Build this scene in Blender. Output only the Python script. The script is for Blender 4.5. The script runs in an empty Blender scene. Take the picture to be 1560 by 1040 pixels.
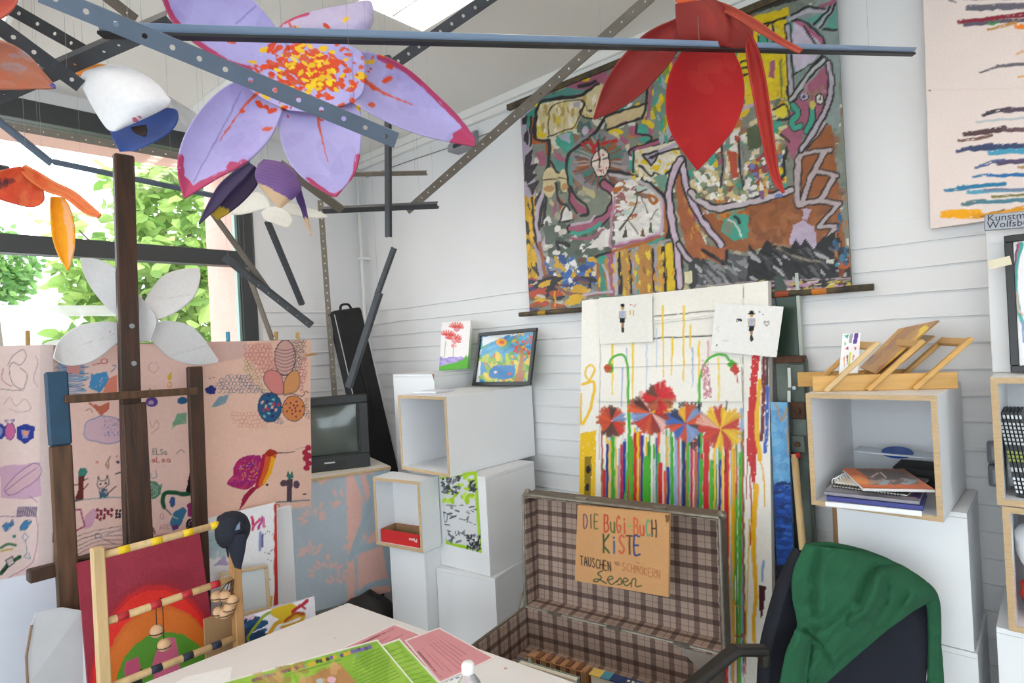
import bpy, bmesh, math, random
import numpy as np
from mathutils import Vector

# ------------------------------------------------------------------ camera
SC = bpy.context.scene
YAW, PITCH, ROLL, FPX = -0.73809515, 0.0029037, -0.05340451, 914.055
CAM = np.array([0.0, 0.0, 1.75])
def cam_axes():
    f = np.array([math.sin(YAW)*math.cos(PITCH), math.cos(YAW)*math.cos(PITCH), math.sin(PITCH)])
    r = np.array([math.cos(YAW), -math.sin(YAW), 0.0]); u = np.cross(r, f)
    return math.cos(ROLL)*r+math.sin(ROLL)*u, -math.sin(ROLL)*r+math.cos(ROLL)*u, f
CR, CU, CF = cam_axes()
cd = bpy.data.cameras.new('camera'); co = bpy.data.objects.new('camera', cd)
SC.collection.objects.link(co)
from mathutils import Matrix
co.matrix_world = Matrix(((CR[0], CU[0], -CF[0], CAM[0]), (CR[1], CU[1], -CF[1], CAM[1]), (CR[2], CU[2], -CF[2], CAM[2]), (0, 0, 0, 1)))
cd.sensor_width = 36.0; cd.sensor_fit = 'HORIZONTAL'; cd.lens = FPX/1560*36.0; cd.clip_start = 0.02; cd.clip_end = 200
SC.camera = co
# ------------------------------------------------------------------ world and exposure
wd = bpy.data.worlds.new('world'); SC.world = wd; wd.use_nodes = True
bg = wd.node_tree.nodes['Background']; bg.inputs[0].default_value = (0.86, 0.93, 1.0, 1); bg.inputs[1].default_value = 6.8
SC.view_settings.view_transform = 'Standard'; SC.view_settings.look = 'None'
SC.view_settings.gamma = 1.0; SC.view_settings.use_curve_mapping = False
SC.view_settings.exposure = -0.38
LAMP = 13.0        # emission of the louvred ceiling fittings
COL = SC.collection
RND = random.Random(7)

# ------------------------------------------------------------------ helpers: points
def ray(x, y): return CF+CR*(x-780)/FPX-CU*(y-520)/FPX
def W(x, y, d): return CAM+ray(x, y)*d
def on(x, y, ax, v):
    d = ray(x, y); i = 'xyz'.index(ax); return CAM+d*((v-CAM[i])/d[i])
def pj(P):
    q = np.asarray(P, float)-CAM; z = q@CF
    return np.stack([780+FPX*(q@CR)/z, 520-FPX*(q@CU)/z], -1)
def lin(c):
    if isinstance(c, str):
        c = c.lstrip('#'); c = [int(c[i:i+2], 16)/255 for i in (0, 2, 4)]
        return np.array([v/12.92 if v <= .04045 else ((v+.055)/1.055)**2.4 for v in c])
    return np.array(c[:3], float)
def nz(v):
    v = np.asarray(v, float); return v/np.linalg.norm(v)
def vn(P, seed=0):                      # smooth value noise on 2-D points, 0..1
    P = np.asarray(P, float); i = np.floor(P).astype(np.int64); f = P-i; f = f*f*(3-2*f)
    def h(a, b):
        n = (a*374761393+b*668265263+seed*1274126177) & 0x7fffffff
        n = ((n ^ (n >> 13))*1274126177) & 0x7fffffff
        return ((n ^ (n >> 16)) & 0xffff)/65535.0
    a, b = i[..., 0], i[..., 1]; fx, fy = f[..., 0], f[..., 1]
    return (h(a, b)*(1-fx)+h(a+1, b)*fx)*(1-fy)+(h(a, b+1)*(1-fx)+h(a+1, b+1)*fx)*fy
def fbm(P, seed=0): return vn(P, seed)*.55+vn(np.asarray(P)*2.1, seed+1)*.3+vn(np.asarray(P)*4.3, seed+2)*.15
def crv(pts, n=8):                      # smooth curve through points
    p = np.array(pts, float); m = len(p)
    if m < 3: return p
    q = np.vstack([2*p[0]-p[1], p, 2*p[-1]-p[-2]]); out = []
    for i in range(m-1):
        a, b, c, d = q[i], q[i+1], q[i+2], q[i+3]
        for k in range(n):
            t = k/n
            out.append(.5*((2*b)+(c-a)*t+(2*a-5*b+4*c-d)*t*t+(3*b-a-3*c+d)*t**3))
    out.append(p[-1]); return np.array(out)
def resample(p, n):
    p = np.asarray(p, float); s = np.r_[0, np.cumsum(np.linalg.norm(np.diff(p, axis=0), axis=1)+1e-9)]
    t = np.linspace(0, s[-1], n); return np.stack([np.interp(t, s, p[:, k]) for k in range(p.shape[1])], 1)

# ------------------------------------------------------------------ helpers: materials
MATS = {}
def mat(name, col, rough=.6, metal=0.0, noise=0.0, nscale=8.0, bump=0.0, bscale=40.0, stretch=None, emit=0.0, trans=0.0, spec=.5, col2=None, alpha=1.0):
    if name in MATS: return MATS[name]
    m = bpy.data.materials.new(name); m.use_nodes = True; nt = m.node_tree; b = nt.nodes['Principled BSDF']
    c = lin(col); b.inputs['Roughness'].default_value = rough; b.inputs['Metallic'].default_value = metal
    b.inputs['Specular IOR Level'].default_value = spec
    tc = nt.nodes.new('ShaderNodeTexCoord'); mp = nt.nodes.new('ShaderNodeMapping')
    nt.links.new(tc.outputs['Object'], mp.inputs[0])
    if stretch: mp.inputs['Scale'].default_value = stretch
    if noise or col2 is not None:
        n = nt.nodes.new('ShaderNodeTexNoise'); n.inputs['Scale'].default_value = nscale; n.inputs['Detail'].default_value = 4
        nt.links.new(mp.outputs[0], n.inputs[0])
        r = nt.nodes.new('ShaderNodeValToRGB'); nt.links.new(n.outputs[0], r.inputs[0])
        c2 = lin(col2) if col2 is not None else np.clip(c*(1-noise), 0, 1)
        r.color_ramp.elements[0].position = .3; r.color_ramp.elements[1].position = .7
        r.color_ramp.elements[0].color = (*c2, 1); r.color_ramp.elements[1].color = (*c, 1)
        nt.links.new(r.outputs[0], b.inputs['Base Color'])
    else: b.inputs['Base Color'].default_value = (*c, 1)
    if bump:
        n2 = nt.nodes.new('ShaderNodeTexNoise'); n2.inputs['Scale'].default_value = bscale; n2.inputs['Detail'].default_value = 3
        nt.links.new(mp.outputs[0], n2.inputs[0]); bp = nt.nodes.new('ShaderNodeBump'); bp.inputs['Strength'].default_value = bump
        bp.inputs['Distance'].default_value = .01
        nt.links.new(n2.outputs[0], bp.inputs['Height']); nt.links.new(bp.outputs[0], b.inputs['Normal'])
    if emit:
        b.inputs['Emission Color'].default_value = (*c, 1); b.inputs['Emission Strength'].default_value = emit
    if trans: b.inputs['Transmission Weight'].default_value = trans
    if alpha < 1: b.inputs['Alpha'].default_value = alpha
    MATS[name] = m; return m
def paintmat(name, rough=.6, bump=.15, bscale=60.0, spec=.4, trl=0.0):
    if name in MATS: return MATS[name]
    m = bpy.data.materials.new(name); m.use_nodes = True; nt = m.node_tree; b = nt.nodes['Principled BSDF']
    a = nt.nodes.new('ShaderNodeAttribute'); a.attribute_name = 'paint'
    tc = nt.nodes.new('ShaderNodeTexCoord'); n = nt.nodes.new('ShaderNodeTexNoise'); n.inputs['Scale'].default_value = bscale
    nt.links.new(tc.outputs['Object'], n.inputs[0])
    hs = nt.nodes.new('ShaderNodeHueSaturation'); mr = nt.nodes.new('ShaderNodeMapRange')
    mr.inputs['To Min'].default_value = .93; mr.inputs['To Max'].default_value = 1.07
    nt.links.new(n.outputs[0], mr.inputs[0]); nt.links.new(mr.outputs[0], hs.inputs['Value']); nt.links.new(a.outputs['Color'], hs.inputs['Color'])
    nt.links.new(hs.outputs[0], b.inputs['Base Color']); b.inputs['Roughness'].default_value = rough; b.inputs['Specular IOR Level'].default_value = spec
    if bump:
        bp = nt.nodes.new('ShaderNodeBump'); bp.inputs['Strength'].default_value = bump; bp.inputs['Distance'].default_value = .004
        nt.links.new(n.outputs[0], bp.inputs['Height']); nt.links.new(bp.outputs[0], b.inputs['Normal'])
    if trl:
        t = nt.nodes.new('ShaderNodeBsdfTranslucent'); mx = nt.nodes.new('ShaderNodeMixShader'); mx.inputs[0].default_value = trl
        nt.links.new(hs.outputs[0], t.inputs[0]); nt.links.new(b.outputs[0], mx.inputs[1]); nt.links.new(t.outputs[0], mx.inputs[2])
        nt.links.new(mx.outputs[0], nt.nodes['Material Output'].inputs[0])
    MATS[name] = m; return m

# ------------------------------------------------------------------ helpers: objects
ORG = {}
def thing(name, label, cat, base, group=None):
    o = bpy.data.objects.new(name, None); COL.objects.link(o); o.empty_display_size = .05
    o.location = Vector([float(v) for v in base]); ORG[o.name] = np.array(base, float)
    o['label'] = label; o['category'] = cat
    if group: o['group'] = group
    return o
def obj(name, VF, m, parent=None, label=None, cat=None, group=None, kind=None, base=None, smooth=False, bevel=0.0, colors=None, solid=0.0, seg=1):
    V, F = VF; V = np.asarray(V, float)
    if parent is not None: org = ORG[parent.name]
    elif base is not None: org = np.array(base, float)
    else:
        lo, hi = V.min(0), V.max(0); org = np.array([(lo[0]+hi[0])/2, (lo[1]+hi[1])/2, lo[2]])
    me = bpy.data.meshes.new(name); me.from_pydata((V-org).tolist(), [], F); me.update()
    if smooth: me.polygons.foreach_set('use_smooth', [True]*len(me.polygons))
    if colors is not None:
        at = me.color_attributes.new('paint', 'FLOAT_COLOR', 'POINT')
        c = np.ones((len(V), 4), np.float32); c[:len(colors), :3] = colors
        if len(colors) < len(V): c[len(colors):, :3] = np.asarray(colors)[-1]
        at.data.foreach_set('color', c.ravel())
    me.materials.append(m)
    o = bpy.data.objects.new(name, me); COL.objects.link(o); ORG[o.name] = org
    if parent is not None: o.parent = parent
    else: o.location = Vector(org.tolist())
    if label: o['label'] = label
    if cat: o['category'] = cat
    if group: o['group'] = group
    if kind: o['kind'] = kind
    if solid:
        md = o.modifiers.new('thickness', 'SOLIDIFY'); md.thickness = solid; md.offset = 0
    if bevel:
        md = o.modifiers.new('bevel', 'BEVEL'); md.width = bevel; md.segments = seg; md.limit_method = 'ANGLE'; md.angle_limit = .7
    return o
def struct(name, VF, m, **k): return obj(name, VF, m, kind='structure', **k)
def join(*parts):
    V, F, n = [], [], 0
    for v, f in parts:
        v = np.asarray(v, float); V.append(v); F += [[i+n for i in q] for q in f]; n += len(v)
    return np.vstack(V), F
BF = [[0, 3, 2, 1], [4, 5, 6, 7], [0, 1, 5, 4], [1, 2, 6, 5], [2, 3, 7, 6], [3, 0, 4, 7]]
def obox(o, a, b, c):                    # corner + three edge vectors
    o, a, b, c = [np.asarray(v, float) for v in (o, a, b, c)]
    return np.array([o, o+a, o+a+b, o+b, o+c, o+a+c, o+a+b+c, o+b+c]), [list(f) for f in BF]
def box(p, q):
    p, q = np.minimum(p, q), np.maximum(p, q)
    return obox(p, (q[0]-p[0], 0, 0), (0, q[1]-p[1], 0), (0, 0, q[2]-p[2]))
def beam(A, B, w, t, up=(0, 0, 1)):      # rectangular bar from A to B: w across, t thick
    A, B = np.asarray(A, float), np.asarray(B, float); d = nz(B-A); up = np.asarray(up, float)
    s = nz(np.cross(d, up)); u = np.cross(s, d)
    return obox(A-s*w/2-u*t/2, s*w, B-A, u*t)
def frame_of(d):
    d = nz(d); h = np.array([0, 0, 1.0]) if abs(d[2]) < .9 else np.array([1.0, 0, 0])
    s = nz(np.cross(d, h)); return s, np.cross(s, d)
def tube(path, r, n=10, cap=True):
    path = np.asarray(path, float); m = len(path); rr = np.broadcast_to(np.asarray(r, float), (m,)); V = []
    d0 = path[min(1, m-1)]-path[0]; s, u = frame_of(d0)
    for i in range(m):
        d = nz(path[min(i+1, m-1)]-path[max(i-1, 0)]); s = nz(s-d*(s@d)); u = np.cross(d, s)
        for k in range(n):
            a = 2*math.pi*k/n; V.append(path[i]+(s*math.cos(a)+u*math.sin(a))*rr[i])
    F = [[i*n+k, i*n+(k+1) % n, (i+1)*n+(k+1) % n, (i+1)*n+k] for i in range(m-1) for k in range(n)]
    if cap: F += [list(range(n))[::-1], list(range((m-1)*n, m*n))]
    return np.array(V), F
def lathe(prof, c, axis=(0, 0, 1), n=16):   # prof: (radius, height) along axis
    s, u = frame_of(axis); ax = nz(axis); c = np.asarray(c, float)
    V = [c+ax*h+(s*math.cos(2*math.pi*k/n)+u*math.sin(2*math.pi*k/n))*r for r, h in prof for k in range(n)]
    m = len(prof)
    F = [[i*n+k, i*n+(k+1) % n, (i+1)*n+(k+1) % n, (i+1)*n+k] for i in range(m-1) for k in range(n)]
    F += [list(range(n))[::-1], list(range((m-1)*n, m*n))]
    return np.array(V), F
def sphere(c, r, n=12, m=8, sq=(1, 1, 1)):
    V = []
    for i in range(1, m):
        a = math.pi*i/m
        for k in range(n):
            b = 2*math.pi*k/n; V.append([math.sin(a)*math.cos(b), math.sin(a)*math.sin(b), math.cos(a)])
    V += [[0, 0, 1], [0, 0, -1]]; V = np.array(V)*np.array(sq)*r+np.asarray(c, float); t = (m-1)*n
    F = [[i*n+k, (i+1)*n+k, (i+1)*n+(k+1) % n, i*n+(k+1) % n] for i in range(m-2) for k in range(n)]
    F += [[t, k, (k+1) % n] for k in range(n)]+[[t+1, (m-2)*n+(k+1) % n, (m-2)*n+k] for k in range(n)]
    return V, F
def gridfaces(nu, nv): return [[j*nu+i, j*nu+i+1, (j+1)*nu+i+1, (j+1)*nu+i] for j in range(nv-1) for i in range(nu-1)]
def prism(poly, vec):                    # polygon of 3-D points extruded by vec
    p = np.asarray(poly, float); n = len(p)
    return np.vstack([p, p+np.asarray(vec, float)]), [list(range(n))[::-1], list(range(n, 2*n))]+[[i, (i+1) % n, n+(i+1) % n, n+i] for i in range(n)]

# ------------------------------------------------------------------ a small painter: colours for points given in picture units
class Paint:
    def __init__(s, P, base, wob=1.2, seed=1):
        s.P0 = np.asarray(P, float); s.seed = seed
        s.P = s.P0+wob*np.stack([vn(s.P0/9, seed)-.5, vn(s.P0/9, seed+50)-.5], 1)*2
        s.C = np.tile(lin(base), (len(s.P), 1)); s.R = random.Random(seed)
    def put(s, idx, w, col):
        c = lin(col); w = w[:, None]; s.C[idx] = s.C[idx]*(1-w)+c*w
    def near(s, pts, r):
        lo, hi = pts.min(0)-r, pts.max(0)+r
        return np.nonzero((s.P[:, 0] > lo[0]) & (s.P[:, 0] < hi[0]) & (s.P[:, 1] > lo[1]) & (s.P[:, 1] < hi[1]))[0]
    def tex(s, idx, dry, fr=.35):
        if not dry: return np.ones(len(idx))
        return np.clip((fbm(s.P0[idx]*np.array([fr*1.6, fr]), s.seed+9)-dry*.75-.08)*9, 0, 1)
    def fill(s, pts, col, a=1.0, dry=0.0, sm=False, fr=.35):
        p = np.asarray(crv(list(pts)+[pts[0]], 6) if sm else pts, float); idx = s.near(p, 1)
        if not len(idx): return s
        x, y = s.P[idx, 0], s.P[idx, 1]; ins = np.zeros(len(idx), bool); n = len(p)
        for i in range(n):
            x1, y1 = p[i]; x2, y2 = p[(i+1) % n]
            if y1 == y2: continue
            c = ((y1 > y) != (y2 > y)) & (x < (x2-x1)*(y-y1)/(y2-y1)+x1); ins ^= c
        idx = idx[ins]; s.put(idx, a*s.tex(idx, dry, fr), col); return s
    def line(s, pts, w, col, a=1.0, dry=0.0, sm=True, close=False, w2=None, fr=.35):
        pts = list(pts)+([pts[0]] if close else [])
        p = crv(pts, 6) if sm and len(pts) > 2 else np.asarray(pts, float); idx = s.near(p, w+1)
        if not len(idx): return s
        Q = s.P[idx]; best = np.full(len(idx), 1e9); n = len(p)-1; al = np.zeros(len(idx)); pe = np.zeros(len(idx)); acc = 0.0
        for i in range(n):
            A, B = p[i], p[i+1]; d = B-A; L = d@d+1e-9; t = np.clip(((Q-A)@d)/L, 0, 1)
            dd = np.linalg.norm(Q-A-t[:, None]*d, axis=1)
            if w2 is not None: dd = dd*w/(w+(w2-w)*(i+t)/n+1e-6)
            k = dd < best; best[k] = dd[k]; ln_ = L**.5; al[k] = acc+t[k]*ln_; pe[k] = (d[0]*(Q[k, 1]-A[1])-d[1]*(Q[k, 0]-A[0]))/ln_; acc += ln_
        wgt = np.clip((w/2+.55-best)/1.1, 0, 1); k = wgt > 0
        tx = 1.0
        if dry: tx = np.clip((.6*vn(np.stack([al[k]*.05, pe[k]*.9], 1), s.seed+3)+.4*vn(np.stack([al[k]*.25, pe[k]*.6], 1), s.seed+4)-dry*.9)*7, 0, 1)
        s.put(idx[k], a*wgt[k]*tx, col); return s
    def clip(s, pts, fn, sm=False):
        C0 = s.C.copy(); fn(); q = Paint(s.P0, '#000000', 0, s.seed); q.P = s.P; q.fill(pts, '#ffffff', sm=sm); m = q.C[:, 0] < .5; s.C[m] = C0[m]; return s
    def ell(s, cx, cy, rx, ry, col, rot=0, a=1.0, dry=0.0, ring=0.0, fr=.35):
        c, sn = math.cos(rot), math.sin(rot); R = max(rx, ry)+2; idx = s.near(np.array([[cx, cy]]), R)
        if not len(idx): return s
        d = s.P[idx]-[cx, cy]; e = np.hypot((d[:, 0]*c+d[:, 1]*sn)/rx, (-d[:, 0]*sn+d[:, 1]*c)/ry)
        k = e < 1
        if ring: k &= (1-e)*min(rx, ry) < ring
        idx = idx[k]; s.put(idx, a*s.tex(idx, dry, fr), col); return s
    def dabs(s, n, box, sz, cols, rot=(0, 3.14), a=1.0, asp=2.0, gauss=False):
        for _ in range(n):
            if gauss: x = s.R.gauss((box[0]+box[2])/2, (box[2]-box[0])/4); y = s.R.gauss((box[1]+box[3])/2, (box[3]-box[1])/4)
            else: x = s.R.uniform(box[0], box[2]); y = s.R.uniform(box[1], box[3])
            r = sz*s.R.uniform(.5, 1.4); s.ell(x, y, r*asp**.5, r/asp**.5, s.R.choice(cols), s.R.uniform(*rot), a)
        return s
    def shade(s, amt=.1, fr=.02, seed=3):
        f = 1+amt*(fbm(s.P0*fr, seed)-.5)*2; s.C = np.clip(s.C*f[:, None], 0, 1); return s
GL = {  # single-stroke capitals in a unit box, y down
 'A': [[(0, 1), (.5, 0), (1, 1)], [(.2, .62), (.8, .62)]], 'B': [[(0, 0), (0, 1), (.7, .95), (.9, .75), (.7, .5), (0, .48)], [(0, 0), (.65, .05), (.8, .25), (.6, .46)]],
 'C': [[(.95, .12), (.5, 0), (.1, .3), (.1, .7), (.5, 1), (.95, .88)]], 'D': [[(0, 0), (0, 1), (.6, .95), (.95, .6), (.9, .3), (.5, .02), (0, 0)]],
 'E': [[(.9, 0), (0, 0), (0, 1), (.9, 1)], [(0, .5), (.7, .5)]], 'F': [[(.9, 0), (0, 0), (0, 1)], [(0, .5), (.7, .5)]],
 'G': [[(.9, .12), (.5, 0), (.1, .3), (.1, .7), (.5, 1), (.9, .85), (.9, .55), (.5, .55)]], 'H': [[(0, 0), (0, 1)], [(1, 0), (1, 1)], [(0, .5), (1, .5)]],
 'I': [[(.5, 0), (.5, 1)]], 'K': [[(0, 0), (0, 1)], [(.9, 0), (0, .55), (.9, 1)]], 'L': [[(0, 0), (0, 1), (.8, 1)]],
 'M': [[(0, 1), (.1, 0), (.5, .6), (.9, 0), (1, 1)]], 'N': [[(0, 1), (0, 0), (.9, 1), (.9, 0)]], 'O': [[(.5, 0), (.05, .4), (.3, .95), (.8, .9), (.95, .4), (.5, 0)]],
 'P': [[(0, 1), (0, 0), (.8, .1), (.8, .4), (0, .5)]], 'R': [[(0, 1), (0, 0), (.8, .1), (.8, .4), (0, .5), (.9, 1)]],
 'S': [[(.9, .1), (.5, 0), (.1, .22), (.5, .5), (.9, .75), (.5, 1), (.05, .88)]], 'T': [[(0, 0), (1, 0)], [(.5, 0), (.5, 1)]],
 'U': [[(0, 0), (.05, .75), (.45, 1), (.85, .8), (.9, 0)]], '-': [[(.1, .5), (.8, .5)]], 'u': [[(0, .4), (.05, .85), (.45, 1), (.85, .85), (.9, .4)], [(.9, .4), (.9, 1)]],
 'i': [[(.5, .35), (.5, 1)], [(.5, .1), (.5, .16)]], 'e': [[(.1, .7), (.85, .65), (.6, .4), (.1, .6), (.3, .97), (.9, .9)]], 'n': [[(0, 1), (0, .4)], [(0, .6), (.4, .4), (.8, .5), (.85, 1)]],
 's': [[(.8, .45), (.3, .42), (.25, .62), (.8, .8), (.5, 1), (.1, .92)]], 'a': [[(.8, .45), (.3, .4), (.1, .75), (.4, 1), (.8, .8), (.8, .4), (.9, 1)]],
 '2': [[(.1, .2), (.5, 0), (.9, .25), (.1, 1), (.9, 1)]], '4': [[(.7, 1), (.7, 0), (.05, .65), (.95, .65)]], 'r': [[(0, 1), (0, .4)], [(0, .6), (.5, .4)]],
 'o': [[(.5, .4), (.1, .7), (.5, 1), (.9, .7), (.5, .4)]], 'c': [[(.85, .5), (.4, .4), (.1, .7), (.4, 1), (.85, .9)]], '8': [[(.5, .5), (.1, .25), (.5, 0), (.9, .25), (.5, .5), (.05, .75), (.5, 1), (.95, .75), (.5, .5)]],
}
def write(pt, text, o, ax, ay, w, cols, gap=.28):   # o origin, ax advance per letter, ay height vector
    o = np.array(o, float); ax = np.array(ax, float); ay = np.array(ay, float)
    if isinstance(cols, str): cols = [cols]
    for i, ch in enumerate(text):
        for st in GL.get(ch, []):
            pt.line([o+ax*(i+x*(1-gap))+ay*y for x, y in st], w, cols[i % len(cols)])
# ------------------------------------------------------------------ painted surfaces
def art(name, c, fn, m, parent=None, step=1.8, thick=.003, base='#ffffff', bend=None, wob=1.2, seed=1, **k):
    """flat work with corners c = (bottom-left, bottom-right, top-left, top-right); fn(paint) colours it"""
    c = [np.asarray(v, float) for v in c]; s = pj(np.array(c))
    nu = int(max(np.linalg.norm(s[1]-s[0]), np.linalg.norm(s[3]-s[2]))/step)+2; nv = int(max(np.linalg.norm(s[2]-s[0]), np.linalg.norm(s[3]-s[1]))/step)+2
    U, V = np.meshgrid(np.linspace(0, 1, nu), np.linspace(0, 1, nv)); U = U.ravel()[:, None]; V = V.ravel()[:, None]
    P = c[0]*(1-U)*(1-V)+c[1]*U*(1-V)+c[2]*(1-U)*V+c[3]*U*V
    pt = Paint(pj(P), base, wob, seed); fn(pt)
    nrm = nz(np.cross(c[1]-c[0], c[2]-c[0]))
    if nrm@(CAM-c[0]) < 0: nrm = -nrm
    F = gridfaces(nu, nv); n = nu*nv; back = np.array([P[0], P[nu-1], P[n-1], P[n-nu]])-nrm*thick
    if bend is not None: P = P+nrm*bend(U[:, 0], V[:, 0])[:, None]
    edge = [list(range(nu)), [i*nu+nu-1 for i in range(nv)], list(range(n-1, n-nu-1, -1)), [i*nu for i in range(nv-1, -1, -1)]]
    F += [e[::-1]+[n+q, n+(q+1) % 4] for q, e in enumerate(edge)]+[[n+3, n+2, n+1, n]]
    cols = np.vstack([pt.C, pt.C[[0, nu-1, n-1, n-nu]]])
    return obj(name, (np.vstack([P, back]), F), m, parent, colors=cols, **k)
def sheet(name, L, R, d0, d1, fn, m, parent, cup=0.0, step=2.5, base='#ffffff', solid=.004, dl=0.0, curl=0.0, seed=1, fold=0.0, **k):
    """curved sheet between two traced edges, from depth d0 (start) to d1 (end); cup bows it, dl swings its sides"""
    L = crv(L, 6); R = crv(R, 6); ln = max(np.linalg.norm(np.diff(L, axis=0), axis=1).sum(), np.linalg.norm(np.diff(R, axis=0), axis=1).sum())
    nv = max(8, int(ln/step)); A = resample(L, nv); B = resample(R, nv); nu = max(6, int(np.linalg.norm(B-A, axis=1).max()/step))
    U, T = np.meshgrid(np.linspace(0, 1, nu), np.linspace(0, 1, nv)); u = U.ravel(); t = T.ravel()
    X = A[:, None, :]*(1-U[..., None])+B[:, None, :]*U[..., None]; X = X.reshape(-1, 2)
    wd_ = np.linalg.norm(B-A, axis=1); wn = np.repeat(wd_/wd_.max(), nu)
    d = d0+(d1-d0)*t+cup*(1-(2*u-1)**2)*wn+dl*(u-.5)*wn+curl*np.sin(math.pi*t)-fold*np.abs(2*u-1)*wn
    P = CAM+(CF+CR*((X[:, :1]-780)/FPX)-CU*((X[:, 1:]-520)/FPX))*d[:, None]
    pt = Paint(X, base, 1.0, seed)
    if fn: fn(pt)
    return obj(name, (P, gridfaces(nu, nv)), m, parent, colors=pt.C, smooth=True, solid=solid, **k)
# ================================================================== the room
XW, YB, ZC = -3.99, 2.72, 3.25
X1, Y0 = 3.6, -2.7
m_wall = mat('white_wall_paint', '#e0e0e2', .55, bump=.08, bscale=18, noise=.03, nscale=3)
m_ceil = mat('ceiling_paint', '#e9e6e2', .8, noise=.03, nscale=2)
m_floor = mat('grey_floor', '#b9b7b4', .5, noise=.15, nscale=6)
m_anth = mat('anthracite_frame', '#3c3f41', .45, noise=.08)
m_pink = mat('pink_render', '#dfb3a6', .8, noise=.05)
m_trunk = mat('white_trunking', '#e6e6e4', .5, noise=.03)
struct('floor', box((XW, Y0, -.1), (X1, YB, 0)), m_floor)
struct('ceiling', box((XW-.36, Y0, ZC), (X1, YB+.2, ZC+.15)), m_ceil)
wb = struct('wall_back', box((XW-.36, YB, 0), (X1, YB+.2, ZC)), m_wall)
struct('wall_right', join(box((X1, Y0, 0), (X1+.15, YB, .8)), box((X1, Y0, 2.9), (X1+.15, YB, ZC)), box((X1, Y0, .8), (X1+.15, -2.2, 2.9)), box((X1, 1.2, .8), (X1+.15, YB, 2.9))), m_wall)
FA, FB, FZ0, FZ1 = -3.3, 3.1, .45, 2.95      # opening added behind the camera for fill daylight, unseen
struct('wall_front', join(box((XW-.36, Y0-.15, 0), (X1, Y0, FZ0)), box((XW-.36, Y0-.15, FZ1), (X1, Y0, ZC)), box((XW-.36, Y0-.15, FZ0), (FA, Y0, FZ1)), box((FB, Y0-.15, FZ0), (X1, Y0, FZ1))), m_wall)
WY0, WY1, WZ0, WZ1 = -1.6, 1.847, .82, 3.175
wl = struct('wall_left', join(box((XW-.36, Y0, 0), (XW, YB, WZ0)), box((XW-.36, Y0, WZ1), (XW, YB, ZC)),
            box((XW-.36, Y0, WZ0), (XW, WY0, WZ1)), box((XW-.36, WY1, WZ0), (XW, YB, WZ1))), m_wall)
# painted-over courses of the brick walls, each its own raised course
def course(z, zt, a, b, seed, fn):
    n = 90; t = np.linspace(a, b, n); w0 = (fbm(np.stack([t*2.3, t*0+seed*7.1], 1), seed)-.5)*.014; w1 = (fbm(np.stack([t*2.3, t*0+(seed+1)*7.1], 1), seed+1)-.5)*.014
    lip = .007+.006*fbm(np.stack([t*5, t*0+seed], 1), seed+5)
    rows = [(z+w0, 0*t), (z+w0+.001, lip), (z+w0+.012, lip*.75), (zt+w1-.02, lip*.4), (zt+w1-.007, lip*.25), (zt+w1-.006, 0*t)]
    V = [fn(t[i], r[0][i], r[1][i]) for r in rows for i in range(n)]
    return np.array(V), gridfaces(n, len(rows))
for k in range(22):
    z = .99+.0963*(k-10); zt = z+.0963
    obj('brick_course', course(z, zt, XW+.03, 1.2, k, lambda t, zz, d: (t, YB-d, zz)), m_wall, wb)
    obj('brick_course', course(z, zt, YB-.02, WY1+.03, k+40, lambda t, zz, d: (XW+d, t, zz)), m_wall, wl)
# trunking and pipes
trs = struct('trim_1', join(box((XW, YB-.03, 3.155), (X1, YB, 3.2)), box((XW, YB-.045, 3.2), (X1, YB, 3.25))), m_trunk, bevel=.004)
pipe = thing('corner_pipe', 'thin white painted pipe running up the wall corner', 'pipe', (XW+.07, YB-.07, 0))
obj('tube', tube([(XW+.07, YB-.07, 0), (XW+.07, YB-.07, 3.15)], .013, 10), m_trunk, pipe, smooth=True)
for zz in (1.0, 1.95, 2.45): obj('clip', box((XW+.05, YB-.09, zz), (XW+.09, YB-.001, zz+.02)), m_trunk, pipe, bevel=.003)
cb = thing('cable', 'thin dark cable strung along the wall below the ceiling', 'cable', (-2.5, YB-.02, 3.06))
obj('line', tube([(x, YB-.012, 3.075+.012*math.sin(x*3)) for x in np.linspace(XW+.1, -2.4, 20)], .003, 5), mat('cable_grey', '#77777a'), cb)
sb = thing('sensor_box', 'small grey sensor box on the wall under the ceiling', 'sensor', (-2.76, YB, 3.0))
m_sg = mat('sensor_grey', '#8d9096', .5)
obj('housing', prism([(-2.86, YB, 3.0), (-2.86, YB-.1, 3.0), (-2.86, YB-.1, 3.04), (-2.86, YB-.02, 3.11), (-2.86, YB, 3.11)], (.2, 0, 0)), m_sg, sb, bevel=.006)
obj('lens', box((-2.8, YB-.103, 3.008), (-2.72, YB-.099, 3.032)), mat('dark_lens', '#2a2c30', .2), sb)

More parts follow.
